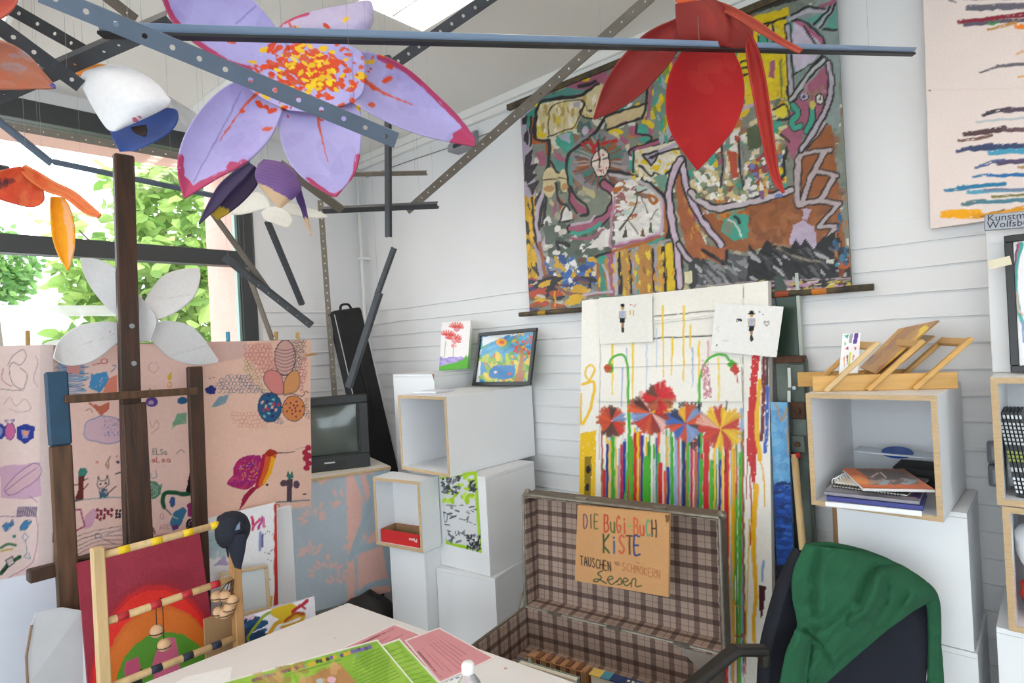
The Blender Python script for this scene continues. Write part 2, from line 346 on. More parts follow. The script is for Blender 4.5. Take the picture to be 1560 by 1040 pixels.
# ------------------------------------------------------------------ window
FX0, FX1 = -4.07, -3.975
win = struct('window_1', join(box((FX0, WY0, 3.066), (FX1, WY1, WZ1)), box((FX0, WY0, WZ0), (FX1, WY1, WZ0+.09))), m_anth, bevel=.004)
obj('stile', box((FX0, 1.745, WZ0+.09), (FX1, WY1, 3.066)), m_anth, win, bevel=.004)
obj('stile', box((FX0, WY0, WZ0+.09), (FX1, WY0+.1, 3.066)), m_anth, win, bevel=.004)
obj('mullion', box((FX0, -.25, WZ0+.09), (FX1, -.15, 3.066)), m_anth, win, bevel=.004)
for a, b in ((-.15, 1.745), (WY0+.1, -.25)): obj('transom', box((FX0, a, 2.356), (FX1, b, 2.454)), m_anth, win, bevel=.004)
gm = bpy.data.materials.new('window_glass'); gm.use_nodes = True; nt = gm.node_tree
tr = nt.nodes.new('ShaderNodeBsdfTransparent'); gl = nt.nodes.new('ShaderNodeBsdfGlossy'); mx = nt.nodes.new('ShaderNodeMixShader')
gl.inputs['Roughness'].default_value = .02; tr.inputs[0].default_value = (.97, .99, .98, 1); mx.inputs[0].default_value = .05
nt.links.new(tr.outputs[0], mx.inputs[1]); nt.links.new(gl.outputs[0], mx.inputs[2]); nt.links.new(mx.outputs[0], nt.nodes['Material Output'].inputs[0])
for a, b in ((-.15, 1.745), (WY0+.1, -.25)):
    for c, d in ((WZ0+.09, 2.356), (2.454, 3.066)): obj('pane', box((-4.04, a, c), (-4.032, b, d)), gm, win)
m_bead = mat('glazing_bead', '#7f9c92', .3)
for yy in (1.742,): obj('glazing_bead', box((-4.03, yy-.016, WZ0+.1), (-3.99, yy, 3.06)), m_bead, win)
added_win2 = struct('added_window_2', join(box((FA, Y0-.1, FZ0), (FB, Y0-.03, FZ0+.08)), box((FA, Y0-.1, FZ1-.08), (FB, Y0-.03, FZ1))), m_anth, bevel=.004)  # unseen window, added so daylight fills in from behind the camera
for xx in (FA, -1.74, -.14, 1.46, FB-.08): obj('stile', box((xx, Y0-.1, FZ0+.08), (xx+.08, Y0-.03, FZ1-.08)), m_anth, added_win2)
for xa, xb in ((FA+.08, -1.74), (-1.66, -.14), (-.06, 1.46), (1.54, FB-.08)): obj('pane', box((xa, Y0-.07, FZ0+.08), (xb, Y0-.062, FZ1-.08)), gm, added_win2)
added_win3 = struct('added_window_3', join(box((X1+.03, -2.2, .8), (X1+.1, 1.2, .88)), box((X1+.03, -2.2, 2.82), (X1+.1, 1.2, 2.9))), m_anth, bevel=.004)  # unseen window, added to brighten the faces turned to the right wall
for yy in (-2.2, -.54, 1.12): obj('stile', box((X1+.03, yy, .88), (X1+.1, yy+.08, 2.82)), m_anth, added_win3)
for yy in (-2.12, -.46): obj('pane', box((X1+.06, yy, .88), (X1+.068, yy+1.58, 2.82)), gm, added_win3)
# frosted film on the lower pane: a band and large letters
m_film = mat('frosted_film', '#f3f6f5', .8, alpha=.62)
obj('film_band', box((-4.031, -.1, 2.03), (-4.0295, 1.2, 2.09)), m_film, win)
def film_letter(strokes, y0, z0, w, h, th):
    P = []
    for st in strokes:
        p = crv([(y0+(1-x)*w, z0+(1-y)*h) for x, y in st], 6)
        for i in range(len(p)-1):
            a, b = p[i], p[i+1]; d = nz(b-a); n = np.array([-d[1], d[0]])*th/2; a = a-d*.004; b = b+d*.004
            q = [(a-n), (b-n), (b+n), (a+n)]; P.append(prism([(-4.031, v[0], v[1]) for v in q], (.0012+.00004*i, 0, 0)))
    return join(*P)
for ch, y0, w in (('n', 1.0, .16), ('2', .66, .2), ('o', .42, .18), ('i', 1.2, .05)):
    obj('film_letter', film_letter(GL[ch], y0, 1.62, w, .26, .045), m_film, win)
# outer pink reveal
struct('trim_2', join(box((-4.52, WY1-.1, .7), (-4.075, WY1+.3, 3.3)), box((-4.52, WY0-.3, .7), (-4.075, WY0+.1, 3.3)), box((-4.42, WY0+.1, 3.068), (-4.075, WY1-.1, 3.3)),
       box((-4.55, WY0, .6), (-4.075, WY1, .84))), m_pink)
# inner sill board
struct('trim_3', box((XW-.005, WY0, .79), (XW+.14, WY1-.02, .82)), m_trunk, bevel=.004)

# ------------------------------------------------------------------ ceiling fittings
m_house = mat('fitting_white', '#e8e8e6', .5); m_blade = mat('louvre_aluminium', '#c9cbcf', .25, metal=.9)
m_lit = mat('lit_tube', '#fff0de', .5, emit=LAMP)
def fitting(x, y, label):
    t = thing('ceiling_light', label, 'ceiling light', (x+.6, y+.19, ZC-.09), 'louvred ceiling lights')
    z0, z1 = ZC-.09, ZC-.002
    obj('housing', join(box((x, y, z0), (x+1.2, y+.02, z1)), box((x, y+.36, z0), (x+1.2, y+.38, z1)), box((x, y+.02, z0), (x+.02, y+.36, z1)), box((x+1.18, y+.02, z0), (x+1.2, y+.36, z1)),
        box((x+.02, y+.02, z1-.01), (x+1.18, y+.36, z1))), m_house, t)
    for q in (.11, .27): obj('tube', tube([(x+.05, y+q, z0+.045), (x+1.15, y+q, z0+.045)], .019, 10), m_lit, t, smooth=True)
    obj('louvre_rail', box((x+.03, y+.187, z0+.002), (x+1.17, y+.193, z0+.045)), m_blade, t)
    for i in range(12): obj('louvre_blade', box((x+.08+i*.095, y+.03, z0+.004), (x+.083+i*.095, y+.35, z0+.022)), m_blade, t)
fitting(-2.06, 1.40, 'louvred ceiling light cut off by the top of the picture, right of the purple flower')
fitting(-3.72, 1.40, 'louvred ceiling light near the window, half hidden behind the purple petals')
for yy, lb in ((.1, 'over the table'), (-1.6, 'at the back of the room')):  # unseen fittings added to raise the room's fill light
    for xx, lc in ((-3.72, 'window side'), (-2.06, 'middle'), (-.4, 'right side'), (1.26, 'far right side')): fitting(xx, yy, 'added unseen louvred fill light %s, %s' % (lb, lc))
fitting(-.4, 1.40, 'added unseen louvred fill light above the red flower')  # one more unseen fitting added for brightness

# ------------------------------------------------------------------ outside
struct('ground_outside', box((-40, -30, -.4), (12, 30, -.3)), mat('street_paving', '#b9b6b0', .9, noise=.2))
def leafmat(name, c1, c2, trl=.5):
    m = bpy.data.materials.new(name); m.use_nodes = True; nt = m.node_tree
    ge = nt.nodes.new('ShaderNodeNewGeometry'); r = nt.nodes.new('ShaderNodeValToRGB')
    r.color_ramp.elements[0].color = (*lin(c1), 1); r.color_ramp.elements[1].color = (*lin(c2), 1)
    nt.links.new(ge.outputs['Random Per Island'], r.inputs[0]); b = nt.nodes['Principled BSDF']; nt.links.new(r.outputs[0], b.inputs[0]); b.inputs['Roughness'].default_value = .5
    t = nt.nodes.new('ShaderNodeBsdfTranslucent'); nt.links.new(r.outputs[0], t.inputs[0]); mx = nt.nodes.new('ShaderNodeMixShader'); mx.inputs[0].default_value = trl
    nt.links.new(b.outputs[0], mx.inputs[1]); nt.links.new(t.outputs[0], mx.inputs[2]); nt.links.new(mx.outputs[0], nt.nodes['Material Output'].inputs[0])
    return m
def leaves(blobs, n, size, seed):
    R = random.Random(seed); V, F = [], []
    for _ in range(n):
        c, rad = R.choices(blobs, [b[1][0]*b[1][1]*b[1][2] for b in blobs])[0]
        while True:
            p = np.array([R.uniform(-1, 1) for _ in range(3)])
            if .25 < p@p < 1: break
        p = np.array(c)+p*np.array(rad); s = size*R.uniform(.6, 1.35)
        a = nz([R.gauss(0, 1), R.gauss(0, 1), R.gauss(-.4, .5)]); b = nz(np.cross(a, [R.gauss(0, 1), R.gauss(0, 1), R.gauss(0, 1)])); k = len(V); nn = np.cross(a, b)*s*.12
        V += [p, p+a*s*.35+b*s*.3+nn, p+a*s*.75+b*s*.22+nn, p+a*s, p+a*s*.75-b*s*.22+nn, p+a*s*.35-b*s*.3+nn]
        F += [[k, k+1, k+2, k+3], [k, k+3, k+4, k+5]]
    return V, F
m_bark = mat('tree_bark', '#6d6152', .9, noise=.3, bump=.4)
tr0 = W(300, 700, 6.6); tb = np.array([tr0[0], tr0[1], -.3])
tree = thing('leafy_tree', 'bright green broad-leaved tree close outside the window', 'tree', tb)
top = W(290, 330, 6.6)
obj('trunk', tube([tb, tb+[.05, .03, 1.2], top-[0, 0, .6], top], [.09, .075, .05, .02], 9), m_bark, tree, smooth=True)
cl = [(W(285, 330, 6.3), (.5, .62, .75)), (W(300, 470, 6.2), (.5, .55, .7)), (W(235, 420, 5.9), (.45, .5, .55)), (W(150, 440, 5.7), (.3, .42, .34)), (W(240, 300, 6.3), (.4, .5, .35)), (W(120, 350, 5.8), (.25, .35, .22)), (W(195, 545, 6.0), (.5, .7, .5)), (W(130, 420, 5.6), (.25, .3, .25))]
for c, r in cl: obj('branch', tube([tb+(top-tb)*.45, (tb+(top-tb)*.6+c)/2, c], [.035, .022, .008], 6), m_bark, tree, smooth=True)
obj('foliage', leaves(cl, 2300, .17, 3), leafmat('leaf_green', '#678f38', '#c2db80', .4), tree, kind='stuff')
tb2 = W(15, 620, 13); tb2[2] = -.3
tree2 = thing('garden_tree', 'distant green tree at the left edge beside the pale house', 'tree', tb2)
c2 = W(-15, 395, 13)
obj('trunk', tube([tb2, c2], [.1, .04], 8), m_bark, tree2); obj('foliage', leaves([(c2, (.8, .9, .8)), (W(-10, 430, 13), (.6, .7, .5))], 1100, .2, 5), leafmat('leaf_mid', '#4f7f3c', '#8fb866', .35), tree2, kind='stuff')
hb = W(90, 560, 18); hx = hb[0]; hy = hb[1]
house = thing('pale_house', 'pale rendered house with pitched roof beyond the street', 'house', (hx-3, hy, -.3))
m_h = mat('house_render', '#f3efe9', .9, noise=.03); m_r = mat('house_roof', '#d5cdc8', .9, noise=.1); m_hw = mat('house_window', '#b9c2c6', .3)
obj('wall', box((hx-5, hy-4.5, -.3), (hx, hy+1.8, 3.6)), m_h, house)
obj('roof', prism([(hx+.3, hy-4.8, 3.5), (hx+.3, hy+2.1, 3.5), (hx+.3, hy-1.3, 5.2)], (-5.6, 0, 0)), m_r, house)
for yy in (-3.6, -2.2, -.8, .6):
    for zz in (.8, 2.4):
        w_ = obj('window', box((hx-.02, hy+yy, zz), (hx+.04, hy+yy+.7, zz+.95)), m_h, house); obj('pane', box((hx+.04, hy+yy+.06, zz+.06), (hx+.05, hy+yy+.64, zz+.89)), m_hw, w_)
# ================================================================== furniture and big pieces
m_white = mat('white_laminate', '#e6e7ea', .45, noise=.02, nscale=4)
m_in = mat('white_laminate_inside', '#e2e3e6', .5, noise=.02)
m_ply = mat('birch_ply_edge', '#c6a880', .6, noise=.2, nscale=30, stretch=(1, 1, 6))
m_seam = mat('panel_seam', '#6f7073', .8)
P_mat = paintmat('brush_paint', .5, .35, 90); P_pap = paintmat('drawn_paper', .75, .05, 60, trl=.12); P_card = paintmat('painted_card', .6, .2, 70, trl=.06); P_print = paintmat('glossy_print', .3, 0, 40)
def rotbox(o, yaw, a, b, c, da, db, dc):
    ex = np.array([math.cos(yaw), math.sin(yaw), 0]); ey = np.array([-math.sin(yaw), math.cos(yaw), 0]); ez = np.array([0, 0, 1.0])
    return obox(np.array(o)+ex*a+ey*b+ez*c, ex*da, ey*db, ez*dc)
def open_box(label, o, yaw, w, d, h, th=.016, cat='display box', name='open_box', edge=None):
    c = np.array(o)+[math.cos(yaw)*w/2-math.sin(yaw)*d/2, math.sin(yaw)*w/2+math.cos(yaw)*d/2, 0]
    t = thing(name, label, cat, c)
    rb = lambda *k: rotbox(o, yaw, *k)
    e = .002
    obj('bottom_panel', rb(0, e, 0, w, d-e, th), m_in, t); obj('top_panel', rb(0, e, h-th, w, d-e, th), m_white, t)
    obj('side_panel', rb(0, e, th, th, d-e, h-2*th), m_white, t); obj('side_panel', rb(w-th, e, th, th, d-e, h-2*th), m_white, t)
    obj('back_panel', rb(th, d-th, th, w-2*th, th, h-2*th), m_in, t)
    obj('front_edge', join(rb(0, 0, 0, w, e, th), rb(0, 0, h-th, w, e, th), rb(0, 0, th, th, e, h-2*th), rb(w-th, 0, th, th, e, h-2*th)), edge or m_ply, t)
    return t
def pedestal(label, o, yaw, w, d, h, th=.016, name='white_pedestal'):
    c = np.array(o)+[math.cos(yaw)*w/2-math.sin(yaw)*d/2, math.sin(yaw)*w/2+math.cos(yaw)*d/2, 0]
    t = thing(name, label, 'pedestal', c); rb = lambda *k: rotbox(o, yaw, *k); g = .0012
    obj('front_panel', rb(0, 0, 0, w, th, h-th-g), m_white, t); obj('back_panel', rb(0, d-th, 0, w, th, h-th-g), m_white, t)
    obj('side_panel', rb(0, th+g, 0, th, d-2*th-2*g, h-th-g), m_white, t); obj('side_panel', rb(w-th, th+g, 0, th, d-2*th-2*g, h-th-g), m_white, t)
    obj('top_panel', rb(0, 0, h-th, w, d, th), m_white, t); obj('core', rb(th, th, .01, w-2*th, d-2*th, h-th-.012), m_seam, t)
    return t
big = open_box('large open white box lying on its side under the framed picture', (-2.726, 2.03, 1.085), -.018, .411, .66, .41)
small = open_box('small open white box holding a red carton', (-2.78, 1.876, .70), .179, .33, .15, .365)
pedestal('white pedestal with the green-bordered poster on its front', (-2.535, 2.093, .581), .085, .372, .423, .502)
a = on(664.6, 864.6, 'z', .578); b = on(753.8, 881.5, 'z', .578)
pedestal('low white pedestal under the one with the poster', (a[0], a[1], 0), math.atan2(b[1]-a[1], b[0]-a[0]), np.linalg.norm(b-a), .45, .579)
pedestal('white pedestal directly under the small box with the red carton', (-2.735, 1.93, 0), .15, .25, .14, .697)
pedestal('tall white pedestal with chipped top corner, behind the large open box', (-3.18, 2.34, 0), 0, .405, .365, 1.59)
c_ = on(658, 575, 'y', 2.34)
obj('chipped_corner', join(prism([(-2.79, 2.3385, 1.588), (-2.774, 2.3385, 1.588), (-2.775, 2.3385, 1.55)], (0, .0012, 0)), prism([(-2.80, 2.3384, 1.590), (-2.775, 2.3384, 1.591), (-2.775, 2.3384, 1.583)], (0, .0012, 0))),
    mat('bare_chipboard', '#a0733f', .9, noise=.3), bpy.data.objects[[o.name for o in COL.objects if o.get('label', '').startswith('tall white pedestal')][0]])
rbx = open_box('open white box with magazines, carrying the wooden book rack', (-.65, 2.197, 1.142), -.02, .372, .50, .382)
pedestal('white pedestal under the magazine box', (-.614, 2.36, .694), 0, .376, .34, .44)
pedestal('bottom white pedestal below the magazine box, behind the chair', (-.66, 2.355, 0), 0, .43, .345, .692)
sA = open_box('open wooden-edged shelf box holding a row of leaning books', (-.157, 2.3, 1.187), 0, .42, .40, .383, th=.018)
sB = open_box('open wooden-edged shelf box holding a white and red bag', (-.146, 2.3, .812), 0, .42, .40, .372, th=.018)
pedestal('white pedestal at the right edge under the shelf boxes', (-.176, 2.31, 0), 0, .45, .385, .81)

# ------------------------------------------------------------------ table
TP = np.array([-2.163, 1.313, .74]); TX = np.array([.9965, .0837, 0]); TY = np.array([-.026, -1.0, 0])
tab = thing('work_table', 'white work table in the foreground with leaflets spread on it', 'table', TP+TX*.6+TY*.4-[0, 0, .74])
m_tab = mat('table_white', '#e3dfdd', .35, noise=.04, nscale=5)
obj('table_top', obox(TP-[0, 0, .03], TX*1.24, TY*.85, (0, 0, .03)), m_tab, tab, bevel=.003)
m_leg = mat('grey_steel', '#9a9da0', .35, metal=.7)
for i in (.05, 1.15):
    for j in (.05, .76): obj('leg', obox(TP+TX*i+TY*j-[0, 0, .74], TX*.045, TY*.045, (0, 0, .71)), m_leg, tab)
obj('apron', obox(TP+TX*.06+TY*.06-[0, 0, .09], TX*1.1, TY*.02, (0, 0, .06)), m_leg, tab)

# ------------------------------------------------------------------ television cabinet, television, black bag
C1 = np.array([-2.994, 2.145, 0]); CX = nz([-.300, -.954, 0]); CY = nz([-.954, .300, 0])   # along front to the left, and back
cab = thing('television_cabinet', 'grey cabinet painted with pink strokes, under the old television', 'cabinet', C1+CX*.45+CY*.22)
def cabpaint(p):
    R = random.Random(4)
    for cx, cy, n, s in ((525, 770, 9, 9), (548, 830, 9, 8), (500, 870, 10, 9), (480, 790, 10, 9), (520, 890, 7, 7), (472, 845, 8, 7), (560, 880, 5, 6), (490, 740, 6, 7)):
        for k in range(n):
            an = -math.pi/2+(k-n/2)*.38; r = s*R.uniform(1.0, 2.6)
            p.ell(cx+math.cos(an)*r*1.2, cy+math.sin(an)*r, 6.5, 2.4, '#dcb0a6', an+R.uniform(-.3, .3), .85)
    for q in ([(528, 728), (532, 790), (530, 850), (534, 920)], [(560, 715), (545, 770), (560, 830), (590, 905)], [(585, 712), (562, 760), (535, 830)]):
        pass
    p.fill([(527, 725), (540, 722), (552, 760), (548, 800), (540, 840), (542, 925), (528, 930), (530, 830)], '#dbaea3')
    p.fill([(548, 722), (566, 718), (570, 745), (560, 770)], '#dbaea3'); p.fill([(575, 735), (596, 750), (598, 850), (575, 780), (566, 760)], '#dbaea3')
    p.fill([(545, 850), (575, 800), (596, 870), (598, 905), (560, 920), (545, 922)], '#dbaea3')
    for q in ([(562, 725), (578, 790), (590, 850), (600, 900)], [(580, 716), (556, 790), (534, 850)], [(545, 905), (570, 890), (602, 885)], [(538, 840), (570, 830), (604, 818)]): p.line(q, 9, '#9fb0bb')
    p.shade(.06, .03)
for nm, o, a_, in (('front_panel', C1+[0, 0, .31], CX*.95),):
    art(nm, (o+a_, o, o+a_+[0, 0, .725], o+[0, 0, .725]), cabpaint, paintmat('cabinet_paint', .5, .1, 50), cab, step=2.0, thick=.018, base='#aab4bc', seed=4)
m_cab = mat('cabinet_grey', '#aab4bc', .5)
obj('side_panel', obox(C1+CX*.0+CY*.019+[0, 0, .31], CX*.018, CY*.43, (0, 0, .725)), m_cab, cab); obj('side_panel', obox(C1+CX*.932+CY*.019+[0, 0, .31], CX*.018, CY*.43, (0, 0, .725)), m_cab, cab)
obj('top_panel', obox(C1-CX*.004-CY*.004+[0, 0, 1.036], CX*.958, CY*.46, (0, 0, .016)), mat('cabinet_top', '#ddd6cc', .5), cab); obj('top_edge', obox(C1-CX*.004-CY*.006+[0, 0, 1.036], CX*.958, CY*.002, (0, 0, .016)), m_ply, cab)
obj('bottom_panel', obox(C1+CY*.02+CX*.02+[0, 0, .31], CX*.91, CY*.42, (0, 0, .018)), m_cab, cab)
m_blk = mat('matt_black', '#17181a', .6, noise=.2)
for i in (.06, .84):
    for j in (.05, .38): obj('leg', obox(C1+CX*i+CY*j, CX*.05, CY*.05, (0, 0, .31)), m_blk, cab)
# crumpled dark cloth below the cabinet
def lump(c, r, seed, sq=(1, 1, .6), amp=.45, n=26, m=16, fr=2.2):
    V, F = sphere((0, 0, 0), 1, n, m); d = fbm(np.stack([V[:, 0]*fr+V[:, 2]*1.7+seed*3, V[:, 1]*fr-V[:, 2]*1.3], 1), seed); V = V*(1-amp+2*amp*d)[:, None]*np.array(sq)*r
    V[:, 2] -= V[:, 2].min(); return V+np.asarray(c, float), F
for px, py, dd, col, lb, r in ((578, 925, 3.35, '#1e1c1d', 'crumpled black cloth bundle on the floor below the painted cabinet', .2), (596, 918, 3.3, '#8d8f93', 'crumpled grey plastic bag on the floor beside the cabinet', .1)):
    g = W(px, py, dd); g[2] = 0
    obj('cloth_bundle', lump((g[0]-.1, g[1]-.05, 0), r, 5, (1, 1, .9), .3), mat('bundle'+col, col, .7, noise=.4), label=lb, cat='bundle', smooth=True)
# television
S1 = np.array([-3.107, 2.086, 1.052]); SX = nz([-.472, -.881, 0]); SY = nz([-.881, .472, 0]); UZ = np.array([0, 0, 1.0])
tv = thing('television', 'old black tube television with a grey-green screen', 'television', S1+SX*.25+SY*.2)
m_tv = mat('tv_plastic', '#1d1f21', .45, noise=.15, nscale=40); m_tv2 = mat('tv_plastic_dark', '#0c0d0e', .5)
tvw, tvh = .52, .44
def fr(x, z, y=0): return S1+SX*x+UZ*z+SY*y
def ringframe(x0, x1, z0, z1, b, y0, y1, parent, nm, m, bev=.004):
    obj(nm, join(obox(fr(x0, z0, y0), SX*(x1-x0), UZ*b[0], SY*(y1-y0)), obox(fr(x0, z1-b[1], y0), SX*(x1-x0), UZ*b[1], SY*(y1-y0)), obox(fr(x0, z0+b[0], y0), SX*b[2], UZ*(z1-z0-b[0]-b[1]), SY*(y1-y0)), obox(fr(x1-b[2], z0+b[0], y0), SX*b[2], UZ*(z1-z0-b[0]-b[1]), SY*(y1-y0))), m, parent, bevel=bev)
ringframe(0, tvw, .0, tvh, (.085, .05, .055), 0, .06, tv, 'bezel', m_tv)
ringframe(.05, tvw-.05, .08, tvh-.045, (.012, .012, .012), .003, .05, tv, 'screen_surround', m_tv2, 0)
n = 14; Vs = []
for j in range(n):
    for i in range(n):
        u, v = i/(n-1), j/(n-1); Vs.append(fr(.055+u*(tvw-.11), .085+v*(tvh-.135), .028-.022*(1-(2*u-1)**2)*(1-(2*v-1)**2)))
obj('screen', (np.array(Vs), gridfaces(n, n)), mat('tube_glass', '#4b544f', .12, spec=.7), tv, smooth=True)
q0 = [fr(0.01, .02, .06), fr(tvw-.01, .02, .06), fr(tvw-.01, tvh-.01, .06), fr(.01, tvh-.01, .06)]; q1 = [fr(.1, .04, .38), fr(tvw-.1, .04, .38), fr(tvw-.1, tvh-.12, .38), fr(.1, tvh-.12, .38)]
obj('rear_housing', (np.array(q0+q1), BF), m_tv, tv, bevel=.01)
obj('badge', obox(fr(.205, .045, -.002), SX*.06, UZ*.008, SY*.003), mat('badge_silver', '#b9bcc0', .3, metal=.6), tv)
obj('control_flap', obox(fr(.14, .02, -.0015), SX*.12, UZ*.035, SY*.003), m_tv2, tv)
obj('foot', obox(fr(.03, 0, .01), SX*(tvw-.06), UZ*.006, SY*.2), m_tv2, tv)
# long black bag leaning in the corner
A = W(524, 472, 4.2); B = W(578, 705, 4.2); dirb = nz(B-A); B2 = A+dirb*((A[2]-.03)/-dirb[2])
bag = thing('keyboard_bag', 'long black padded bag with light piping leaning in the corner', 'bag', (B2[0], B2[1], 0))
m_bag = mat('black_nylon', '#131315', .7, noise=.3, nscale=60, bump=.2, bscale=120); m_pip = mat('light_piping', '#b9bbbd', .5)
toC = nz(CAM-A); s_ = nz(np.cross(dirb, toC)); t_ = np.cross(s_, dirb); s2 = nz(s_*.86+t_*.5); t2 = nz(np.cross(dirb, s2));
if t2@toC < 0: t2 = -t2
wB, tB = .22, .11
Lb = np.linalg.norm(B2-A); o = A-s2*wB/2-t2*tB/2
obj('body', obox(o, s2*wB, dirb*Lb, t2*tB), m_bag, bag, bevel=.02, seg=3)
for i, j in ((0, 1), (1, 1), (1, 0), (0, 0)): obj('piping', tube([o+s2*(wB*i)*.985+t2*(tB*j)*.97+dirb*.03+s2*.002, o+s2*(wB*i)*.985+t2*(tB*j)*.97+dirb*(Lb-.03)+s2*.002], .0032, 6), m_pip, bag)
obj('handle', tube(crv([o+s2*.05+t2*tB/2, o+s2*.07+t2*tB/2-dirb*.035, o+s2*.12+t2*tB/2-dirb*.035, o+s2*.14+t2*tB/2]), .009, 6), m_bag, bag)
obj('strap', tube(crv([o+s2*wB*.5+t2*(tB+.004)+dirb*.35, o+s2*wB*.52+t2*(tB+.02)+dirb*.55, o+s2*wB*.48+t2*(tB+.004)+dirb*.8]), .006, 5), m_bag, bag)

# ------------------------------------------------------------------ easel
m_wood = mat('dark_stained_wood', '#4a2a16', .5, noise=.5, nscale=7, stretch=(6, 6, .6), bump=.15, col2='#26150a')
m_wood2 = mat('worn_brown_wood', '#684830', .6, noise=.5, nscale=7, stretch=(6, 6, .6), col2='#3c2716')
m_blue = mat('blue_wood_paint', '#174462', .45, noise=.25, nscale=12)
EX = -2.76
es = thing('wooden_easel', 'dark wooden studio easel with one blue-painted post', 'easel', (EX, .72, 0))
def post(x, p1, p2, w1, dep, nm, m, parent=None):
    a = on(*p1, 'x', x); b = on(*p2, 'x', x); return obj(nm, obox(b+[-dep/2, -w1/2, 0], (dep, 0, 0), (0, w1, 0), a-b), m, parent or es, bevel=.004)
a0 = on(188, 236, 'x', EX); a1 = on(210, 1040, 'x', EX); k0 = a1+(a1-a0)*(a1[2]/(a0[2]-a1[2]))
pm = obj('centre_post', obox(k0+[-.018, -.036, 0], (.036, 0, 0), (0, .072, 0), a0-k0), m_wood, es, bevel=.006)
l0 = on(85, 566, 'x', EX+.05); l1 = on(110, 1040, 'x', EX+.05); kl = l1+(l1-l0)*(l1[2]/(l0[2]-l1[2])); lm = on(92, 678, 'x', EX+.05)
obj('side_post', obox(kl+[-.015, -.033, 0], (.03, 0, 0), (0, .066, 0), lm-kl), m_wood2, es, bevel=.005)
obj('side_post', obox(lm+[-.0155, -.034, 0], (.031, 0, 0), (0, .068, 0), l0-lm), m_blue, es, bevel=.006, label='blue-painted upper end of the post')
r0 = on(296, 558, 'x', EX-.02); r1 = on(310, 950, 'x', EX-.02); kr = r1+(r1-r0)*(r1[2]/(r0[2]-r1[2]))
obj('side_post', obox(kr+[-.015, -.03, 0], (.03, 0, 0), (0, .06, 0), r0-kr), m_wood, es, bevel=.005)
c0 = on(98, 608, 'x', EX+.07); c1 = on(300, 595, 'x', EX+.03); obj('crossbar', beam(c0, c1, .025, .03), m_wood2, es, bevel=.003)
g0 = on(42, 878, 'x', EX+.03); g1 = on(300, 812, 'x', EX+.0); obj('ledge', beam(g0, g1, .05, .045), m_wood, es, bevel=.005)
h0 = on(205, 640, 'x', EX+.02); obj('centre_batten', obox(h0+[.0, -.045, -.6], (.02, 0, 0), (0, .085, 0), (0, 0, .67)), m_wood, es, bevel=.004)
for zz in (1.9, 1.75): obj('bolt', tube([(EX+.018, a0[1]-.008, zz), (EX+.028, a0[1]-.008, zz)], .01, 8), m_leg, es)

# ------------------------------------------------------------------ ladder game
m_pine = mat('pale_pine', '#d9b886', .55, noise=.25, nscale=6, stretch=(8, 8, .8)); m_pine2 = mat('brown_pine', '#b98a58', .55, noise=.25, nscale=6, stretch=(8, 8, .8))
LX = -2.34
lad = thing('ladder_game', 'wooden ladder throwing game with coloured bands on three rungs', 'game', (LX, .77, 0))
lt = on(148, 834, 'x', LX); rt = on(355, 803, 'x', LX)
obj('post', box((LX-.02, lt[1]-.017, 0), (LX+.02, lt[1]+.017, lt[2])), m_pine, lad, bevel=.003)
obj('post', box((LX-.02, rt[1]-.016, 0), (LX+.02, rt[1]+.016, rt[2]+.01)), m_pine2, lad, bevel=.003)
for y_ in (lt[1], rt[1]): obj('foot', box((LX-.05, y_-.02, 0), (LX+.13, y_+.02, .04)), m_pine, lad, bevel=.003)
bands = {0: ('#e6c21a', (188, 238, 286, 327)), 1: ('#b01f2c', (187, 237, 284, 327)), 2: ('#20283f', (238, 286, 329))}
for k, (p1, p2) in enumerate((((150, 847), (346, 795)), ((150, 951), (354, 881)), ((150, 1053), (356, 972)))):
    a = on(*p1, 'x', LX); b = on(*p2, 'x', LX); rg = obj('rung', tube([a, b], .0125, 12), m_pine, lad, smooth=True)
    colr, xs = bands[k]
    for x in xs:
        t = (x-p1[0])/(p2[0]-p1[0]); y = p1[1]+(p2[1]-p1[1])*t; w = 7
        q = on(x, y, 'x', LX); e = nz(b-a)*.017
        obj('band', tube([q-e, q+e], .0131, 12), mat('band'+colr, colr, .5), rg, smooth=True)
m_cord = mat('black_cord', '#1c1518', .8)
def bola(b1, b2, top, label, dd, r1=.021):
    c1 = W(*b1, dd); c2 = W(*b2, dd); tp = [W(*q, dd) for q in top]
    t = thing('bola', label, 'toy', c2-[0, 0, r1], 'wooden ball bolas')
    for c in (c1, c2):
        bl = obj('ball', sphere(c, r1, 16, 10), mat('ball_wood', '#d2a981', .45, noise=.12), t, smooth=True)
        obj('stripe', tube([c+np.array([math.cos(q)*r1*.99, math.sin(q)*r1*.99, -.005]) for q in np.linspace(0, 2*math.pi, 25)], .0018, 5), mat('ball_stripe', '#3a1518', .5), bl)
    obj('cord', tube(crv([c1, tp[0]]+tp[1:]+[c2]), .0016, 5), m_cord, t)
bola((239, 961), (250, 982), [(238, 926), (242, 915), (247, 916)], 'pair of wooden balls hanging by cord from the middle rung', 2.09, .022)
for b1, b2, tp, lb in (((330, 908), (333, 932), (345, 890), 'wooden ball bola bunched by the right post, left one'), ((343, 907), (342, 934), (349, 888), 'wooden ball bola bunched by the right post, middle one'), ((354, 914), (349, 926), (353, 886), 'wooden ball bola bunched by the right post, right one')):
    bola(b1, b2, [tp, (tp[0]+3, tp[1]+1)], lb, 2.24)
